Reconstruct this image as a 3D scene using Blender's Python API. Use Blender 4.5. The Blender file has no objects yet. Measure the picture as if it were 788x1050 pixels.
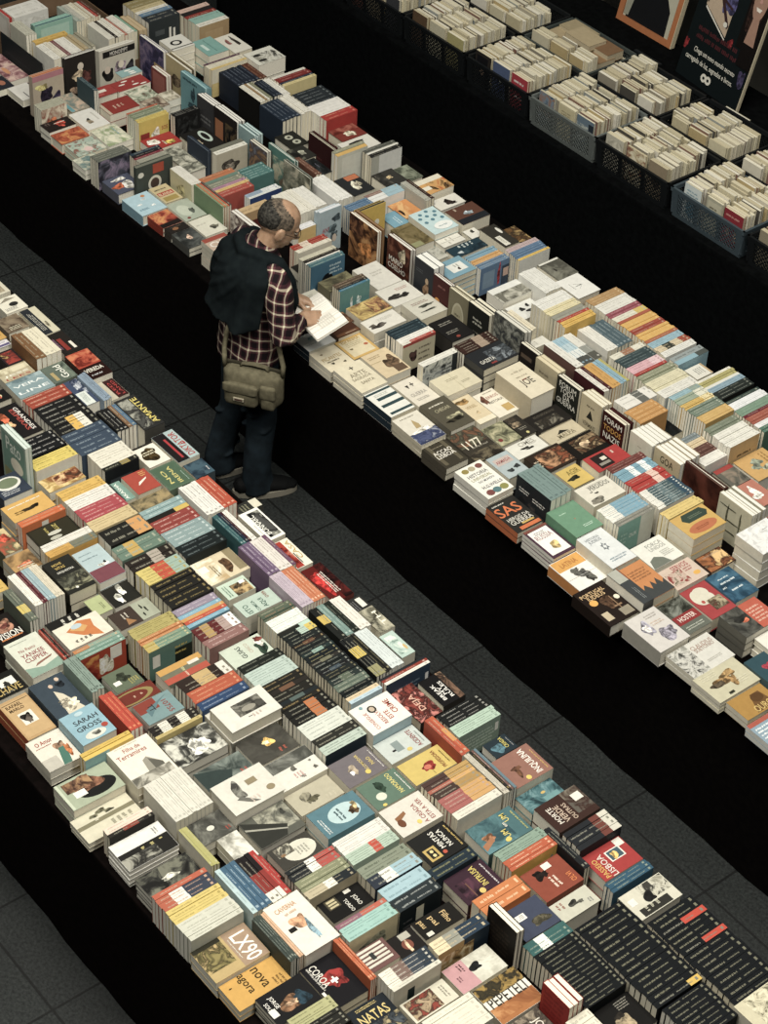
import bpy, bmesh, math, random, json
from mathutils import Vector, Matrix
random.seed(7)
SC = bpy.context.scene
COL = SC.collection
TT = 0.75            # height of the table tops
PI = math.pi

# ------------------------------------------------------------------ materials
def lin(h):
    h = h.lstrip('#')
    if len(h) == 3: h = ''.join(c * 2 for c in h)
    out = []
    for i in (0, 2, 4):
        c = int(h[i:i + 2], 16) / 255
        out.append(c / 12.92 if c <= 0.04045 else ((c + 0.055) / 1.055) ** 2.4)
    return out
GAIN = 1.0
def rgba(h, g=1.0, sat=0.76):
    c = lin(h); y = 0.2126 * c[0] + 0.7152 * c[1] + 0.0722 * c[2]
    return tuple(min(0.9, (y + (k - y) * sat) * GAIN * g) for k in c) + (1,)
_mats = {}
def new_mat(name):
    m = bpy.data.materials.new(name); m.use_nodes = True
    return m, m.node_tree.nodes, m.node_tree.links, m.node_tree.nodes['Principled BSDF']
def mat(h, rough=0.55, spec=0.08, metal=0.0):
    key = (h, rough, spec, metal)
    if key in _mats: return _mats[key]
    m, N, L, P = new_mat('ink_' + h)
    tc = N.new('ShaderNodeTexCoord'); no = N.new('ShaderNodeTexNoise'); no.inputs['Scale'].default_value = 38; no.inputs['Detail'].default_value = 5; no.inputs['Roughness'].default_value = 0.7
    L.new(tc.outputs['Object'], no.inputs['Vector'])
    mx = N.new('ShaderNodeMix'); mx.data_type = 'RGBA'
    c = rgba(h)
    mx.inputs['A'].default_value = tuple(x * 0.80 for x in c[:3]) + (1,)
    mx.inputs['B'].default_value = tuple(min(0.92, x * 1.18) for x in c[:3]) + (1,)
    L.new(no.outputs['Fac'], mx.inputs['Factor']); L.new(mx.outputs['Result'], P.inputs['Base Color'])
    P.inputs['Roughness'].default_value = rough; P.inputs['Specular IOR Level'].default_value = spec
    P.inputs['Metallic'].default_value = metal
    _mats[key] = m
    return m
def pic_mat(c1, c2, c3, scale):
    key = ('pic', c1, c2, c3, scale)
    if key in _mats: return _mats[key]
    m, N, L, P = new_mat('picture')
    tc = N.new('ShaderNodeTexCoord'); mp = N.new('ShaderNodeMapping')
    mp.inputs['Location'].default_value = (random.random() * 9, random.random() * 9, random.random() * 9)
    no = N.new('ShaderNodeTexNoise'); no.inputs['Scale'].default_value = float(scale) * 3.6
    no.inputs['Detail'].default_value = 4; no.inputs['Roughness'].default_value = 0.62
    no.inputs['Distortion'].default_value = 0.8
    cr = N.new('ShaderNodeValToRGB'); e = cr.color_ramp.elements
    e[0].position = 0.40; e[0].color = rgba(c3); e[1].position = 0.62; e[1].color = rgba(c2)
    k = cr.color_ramp.elements.new(0.49); k.color = rgba(c1)
    L.new(tc.outputs['Object'], mp.inputs['Vector']); L.new(mp.outputs['Vector'], no.inputs['Vector'])
    L.new(no.outputs['Fac'], cr.inputs['Fac']); L.new(cr.outputs['Color'], P.inputs['Base Color'])
    P.inputs['Roughness'].default_value = 0.5; P.inputs['Specular IOR Level'].default_value = 0.08
    _mats[key] = m
    return m
def page_mat(h, axis='Z', freq=420):
    key = ('page', h, axis, freq)
    if key in _mats: return _mats[key]
    m, N, L, P = new_mat('paper_' + h)
    tc = N.new('ShaderNodeTexCoord'); wv = N.new('ShaderNodeTexWave')
    wv.bands_direction = axis; wv.inputs['Scale'].default_value = freq / 6.28; wv.inputs['Distortion'].default_value = 2.0
    wv.inputs['Detail'].default_value = 2
    cr = N.new('ShaderNodeValToRGB'); e = cr.color_ramp.elements
    e[0].color = rgba(h, 0.88); e[1].color = rgba(h, 1.08); e[0].position = 0.1; e[1].position = 0.6
    L.new(tc.outputs['Object'], wv.inputs['Vector']); L.new(wv.outputs['Fac'], cr.inputs['Fac'])
    L.new(cr.outputs['Color'], P.inputs['Base Color']); P.inputs['Roughness'].default_value = 0.85
    P.inputs['Specular IOR Level'].default_value = 0.1
    _mats[key] = m
    return m

# ------------------------------------------------------------------ mesh helpers
class MB:
    def __init__(s):
        s.v, s.f, s.mi, s.mats = [], [], [], []
    def slot(s, m):
        if m not in s.mats: s.mats.append(m)
        return s.mats.index(m)
    def add(s, vs, fs, m, M=None):
        b = len(s.v); k = s.slot(m)
        s.v += [tuple(M @ Vector(v)) for v in vs] if M is not None else [tuple(v) for v in vs]
        for f in fs:
            s.f.append([b + i for i in f]); s.mi.append(k)
    def box(s, x0, x1, y0, y1, z0, z1, m, M=None):
        vs = [(x, y, z) for z in (z0, z1) for y in (y0, y1) for x in (x0, x1)]
        s.add(vs, [(0, 2, 3, 1), (4, 5, 7, 6), (0, 1, 5, 4), (2, 6, 7, 3), (0, 4, 6, 2), (1, 3, 7, 5)], m, M)
    def poly(s, pts, m, M=None):
        s.add(pts, [tuple(range(len(pts)))], m, M)
    def mesh(s, name, smooth=False):
        me = bpy.data.meshes.new(name)
        me.from_pydata(s.v, [], s.f)
        for m in s.mats: me.materials.append(m)
        me.polygons.foreach_set('material_index', s.mi)
        if smooth: me.polygons.foreach_set('use_smooth', [True] * len(s.f))
        me.update()
        return me
    def build(s, name, parent=None, smooth=False):
        return link(name, s.mesh(name, smooth), parent)
def link(name, me, parent=None):
    o = bpy.data.objects.new(name, me); COL.objects.link(o)
    if parent is not None: o.parent = parent
    return o
def empty(name, loc, rz=0.0):
    o = bpy.data.objects.new(name, None); COL.objects.link(o)
    o.location = loc; o.rotation_euler = (0, 0, rz); o.empty_display_size = 0.05
    return o
def tag(o, label, cat, group=None):
    o['label'] = label; o['category'] = cat
    if group: o['group'] = group
    return o
def struct(o):
    o['kind'] = 'structure'; return o

# ------------------------------------------------------------------ lettering
_txt = {}
def prepare_text(words):
    tmp = []
    for wd in sorted(words):
        c = bpy.data.curves.new('lettering', 'FONT'); c.body = wd; c.size = 1; c.resolution_u = 2; c.offset = 0.011
        o = bpy.data.objects.new('lettering', c); COL.objects.link(o); tmp.append((wd, o, c))
    bpy.context.view_layer.update()
    dg = bpy.context.evaluated_depsgraph_get()
    for wd, o, c in tmp:
        ev = o.evaluated_get(dg); me = ev.to_mesh()
        vs = [tuple(v.co) for v in me.vertices]; fs = [tuple(p.vertices) for p in me.polygons]
        ev.to_mesh_clear()
        if vs:
            xs = [v[0] for v in vs]; ys = [v[1] for v in vs]
            _txt[wd] = (vs, fs, min(xs), max(xs), min(ys), max(ys))
    for wd, o, c in tmp:
        bpy.data.objects.remove(o); bpy.data.curves.remove(c)

# ------------------------------------------------------------------ printed designs
# A design is drawn on a plane: M maps (x, y, 0) in metres (0..W, 0..H) onto the surface; every layer lies a hair above the last.
def words_in(el):
    return [p.split()[5].replace('~', ' ') for p in el.split(';') if p.startswith('T ')]
def dash_line(mb, x0, x1, y, hh, z, m, M, rnd):
    """a line of small print: letter-sized ticks gathered into words"""
    x = x0; lw = max(hh * 0.5, (x1 - x0) / 34)
    while x < x1 - lw:
        for _ in range(rnd.randint(2, 7)):
            w = lw * rnd.uniform(0.6, 1.0); a, b = (0, 1) if rnd.random() < .7 else ((0, .72) if rnd.random() < .6 else (-.2, .75))
            if x + w > x1: break
            mb.poly([(x, y + hh * a, z), (x + w, y + hh * a, z), (x + w, y + hh * b, z), (x, y + hh * b, z)], m, M)
            x += w + lw * 0.28
        x += lw * 0.75
def design(mb, el, W, Hh, M, seed=1):
    rnd = random.Random(seed)
    z = 0.0003; nT = len(words_in(el))
    for part in el.split(';'):
        t = part.split()
        if not t: continue
        k = t[0]
        if k == 'R':
            x0, y0, x1, y1 = [float(a) for a in t[1:5]]
            mb.poly([(x0 * W, y0 * Hh, z), (x1 * W, y0 * Hh, z), (x1 * W, y1 * Hh, z), (x0 * W, y1 * Hh, z)], mat(t[5]), M)
        elif k == 'N':
            x0, y0, x1, y1 = [float(a) for a in t[1:5]]
            mb.poly([(x0 * W, y0 * Hh, z), (x1 * W, y0 * Hh, z), (x1 * W, y1 * Hh, z), (x0 * W, y1 * Hh, z)], pic_mat(t[5], t[6], t[7], t[8]), M)
        elif k == 'E':
            cx, cy, rx, ry = [float(a) for a in t[1:5]]
            mb.poly([((cx + rx * math.cos(a * PI / 12)) * W, (cy + ry * math.sin(a * PI / 12)) * Hh, z) for a in range(24)], mat(t[5]), M)
        elif k == 'B':
            cx, cy, rx, ry = [float(a) for a in t[1:5]]; n = 40
            r2 = random.Random(int(t[6]) * 31 + 5)
            p_ = [(r2.uniform(0, 6.28), r2.uniform(.06, .2) / (1 + q_ * .25)) for q_ in range(6)]
            rr = [max(.3, .85 + sum(am * math.sin((q_ + 1) * 2 * a * PI / n + f_) for q_, (f_, am) in enumerate(p_))) for a in range(n)]
            mb.poly([(min(1, max(0, cx + rx * rr[a] * math.cos(2 * a * PI / n))) * W, min(1, max(0, cy + ry * rr[a] * math.sin(2 * a * PI / n))) * Hh, z) for a in range(n)], pic_mat(t[5], shade(t[5], 1.35), shade(t[5], .62), 9), M)
        elif k == 'P':
            q = [float(a) for a in t[2:]]
            mb.poly([(q[i] * W, q[i + 1] * Hh, z) for i in range(0, len(q) - 1, 2)], mat(t[1]), M)
        elif k == 'D':
            x0, y0, x1, y1 = [float(a) for a in t[1:5]]; n = int(t[5]); m = mat(t[6])
            for i in range(n):
                yy = y1 - (i + 0.8) * (y1 - y0) / n
                dash_line(mb, x0 * W, x1 * W * rnd.uniform(0.9, 1.0), yy * Hh, min((y1 - y0) / n * 0.5, .06) * Hh, z, m, M, rnd)
        elif k == 'T':
            cx, cy, wf = [float(a) for a in t[1:4]]; wd = t[5].replace('~', ' ')
            if wd in _txt:
                vs, fs, a0, a1, b0, b1 = _txt[wd]
                s = wf * W / (a1 - a0); sy = min(s * (1.5 if nT == 1 else 1.2), (0.30 if nT == 1 or (len(wd) <= 3 and wf > .8) else 0.145) * Hh / (b1 - b0))
                pts = [(cx * W + (v[0] - (a0 + a1) / 2) * s, cy * Hh + (v[1] - (b0 + b1) / 2) * sy, z) for v in vs]
                mb.add(pts, fs, mat(t[4]), M)
        z += 0.00025

# ------------------------------------------------------------------ books
PAPER = ['dfd8c2', 'e2ddcc', 'd6cdb2', 'e0dac8', 'dad3bc']
def shade(h, f):
    h = ''.join(c * 2 for c in h) if len(h) == 3 else h
    return ''.join('%02x' % max(0, min(255, int(int(h[i:i + 2], 16) * f))) for i in (0, 2, 4))
def blend(a, b, k):
    a, b = [''.join(c * 2 for c in q) if len(q) == 3 else q for q in (a, b)]
    return ''.join('%02x' % round(int(a[i:i + 2], 16) * (1 - k) + int(b[i:i + 2], 16) * k) for i in (0, 2, 4))
SPINES = {'eagle crest cover': 'd6d2c6', 'framed photo cover': 'b5542c', 'ruined crowd cover': 'b3a85c', 'orange SAS cover': 'b8602c', 'grey donkey cover': 'c07a2c', 'gold candlestick cover': '231a16',
          'moon cover': '5c8a94', 'sky blue cover': '8fb4c0', 'sketched men cover': '9a968a', 'plain green cover': '4a7a5c', 'magnifying glass cover': '9fbcc4', 'dark oval cover': 'b9bda4',
          'teal stripes cover': '22303a', 'pale blue map cover': '2c3a44', 'brown tower cover': 'c2b89c', 'wedding couple cover': '36434e', 'sky blue comic': '6f98a8', 'sunset comic': '8a3020',
          'six pictures cover': 'd2cec0', 'blue and white cover': 'c9c9c0', 'thick cream JOE cover': 'b5a88a'}
def spine_for(d):
    if d['short'] in SPINES: return SPINES[d['short']]
    v = sum(lin(d['base'])) / 3
    return 'cfc8b2' if v > .12 else blend(d['base'], '8a8270', .25)
def flat_cover(mb, w, l, t, col, hard, z0=0.0, spine_col=None):
    """a book lying on its back: x across, y up the page, z up; spine on x = 0"""
    ov = 0.003 if hard else 0.0008
    b = 0.0028 if hard else 0.0011
    m = mat(col); ms = mat(spine_col or col)
    mb.box(-ov, w + ov, -ov, l + ov, z0 + t - b, z0 + t, m)
    mb.box(-ov, w + ov, -ov, l + ov, z0, z0 + b, m)
    mb.box(-ov, -ov + b, -ov, l + ov, z0 + b, z0 + t - b, ms)
def page_block(mb, w, l, t, col, hard, z0=0.0):
    b = 0.0028 if hard else 0.0011; ov = 0.003 if hard else 0.0008
    mb.box(-ov + b, w - 0.0006, 0.0006, l - 0.0006, z0 + b, z0 + t - b, page_mat(col, 'Z', 900))
def upright_cover(mb, w, t, h, col):
    """a book standing up: x across, front on -y, z up; spine on x = 0"""
    b = 0.0016; m = mat(col)
    mb.box(0, w, 0, b, 0, h, m); mb.box(0, w, t - b, t, 0, h, m); mb.box(0, b, b, t - b, 0, h, m)
def upright_pages(mb, w, t, h, col):
    b = 0.0016
    mb.box(b, w - 0.002, b, t - b, 0.001, h - 0.002, page_mat(col, 'Y', 900))
def spine_cover(mb, L, t, h, bands, dash, seed, sparse=False):
    """a book with its spine on top: x along the spine, y through it, z up"""
    b = 0.0014; rnd = random.Random(seed)
    ms = [mat(c) for c in bands]; m0 = ms[0]
    mb.box(0, L, 0, b, 0, h - b, m0); mb.box(0, L, t - b, t, 0, h - b, m0)
    n = len(ms)
    for i, m in enumerate(ms):
        mb.box(L * i / n, L * (i + 1) / n, 0, t, h - b, h, m)
    if dash and t > 0.006:
        md = mat(blend(bands[0], dash, .62 if sum(lin(bands[0])) < .9 else .42)); z = h + 0.0003
        y0 = t * 0.34; hh = t * 0.26
        a, c = rnd.uniform(0.05, 0.14) * L, rnd.uniform(0.38, 0.5) * L
        dash_line(mb, a, c, y0, hh, z, md, None, rnd)
        dash_line(mb, c + 0.06 * L, rnd.uniform(0.72, 0.84) * L, y0 + t * 0.05, hh * 0.7, z, md, None, rnd)
        mb.poly([(0.90 * L, t * 0.25, z), (0.945 * L, t * 0.25, z), (0.945 * L, t * 0.75, z), (0.90 * L, t * 0.75, z)], md)
def spine_pages(mb, L, t, h, col):
    b = 0.0014
    mb.box(0.001, L - 0.001, b, t - b, 0.0015, h - b, page_mat(col, 'Y', 900))

ORD = ['first', 'second', 'third', 'fourth', 'fifth', 'sixth', 'seventh', 'eighth', 'ninth', 'tenth', 'eleventh', 'twelfth', 'thirteenth',
       'fourteenth', 'fifteenth', 'sixteenth', 'seventeenth', 'eighteenth', 'nineteenth', 'twentieth', 'twenty-first', 'twenty-second',
       'twenty-third', 'twenty-fourth', 'twenty-fifth', 'twenty-sixth', 'twenty-seventh', 'twenty-eighth', 'twenty-ninth', 'thirtieth',
       'thirty-first', 'thirty-second', 'thirty-third', 'thirty-fourth', 'thirty-fifth']
def colour_word(h):
    import colorsys
    h = ''.join(c * 2 for c in h) if len(h) == 3 else h
    r, g, b = [int(h[i:i + 2], 16) / 255 for i in (0, 2, 4)]
    hh, s, v = colorsys.rgb_to_hsv(r, g, b); hh *= 360
    if v < 0.24: return 'black'
    if s < 0.13: return 'white' if v > 0.74 else ('grey' if v > 0.38 else 'dark grey')
    if hh < 22 or hh > 335: return 'pink' if v > 0.68 and s < 0.45 else ('red' if v > 0.5 and s > 0.5 else 'dark red' if s > .35 else 'brown')
    if hh < 38: return 'orange' if s > 0.6 and v > 0.6 else ('tan' if v > 0.6 else 'brown')
    if hh < 68: return 'cream' if s < 0.26 and v > 0.68 else ('yellow' if v > 0.66 else 'olive')
    if hh < 160: return 'pale green' if v > 0.6 else ('green' if v > 0.3 else 'dark green')
    if hh < 195: return 'teal' if v < 0.62 else 'pale teal'
    if hh < 255: return 'pale blue' if v > 0.6 else ('blue' if v > 0.36 else 'navy')
    return 'purple' if v < 0.6 else 'lilac'

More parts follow.
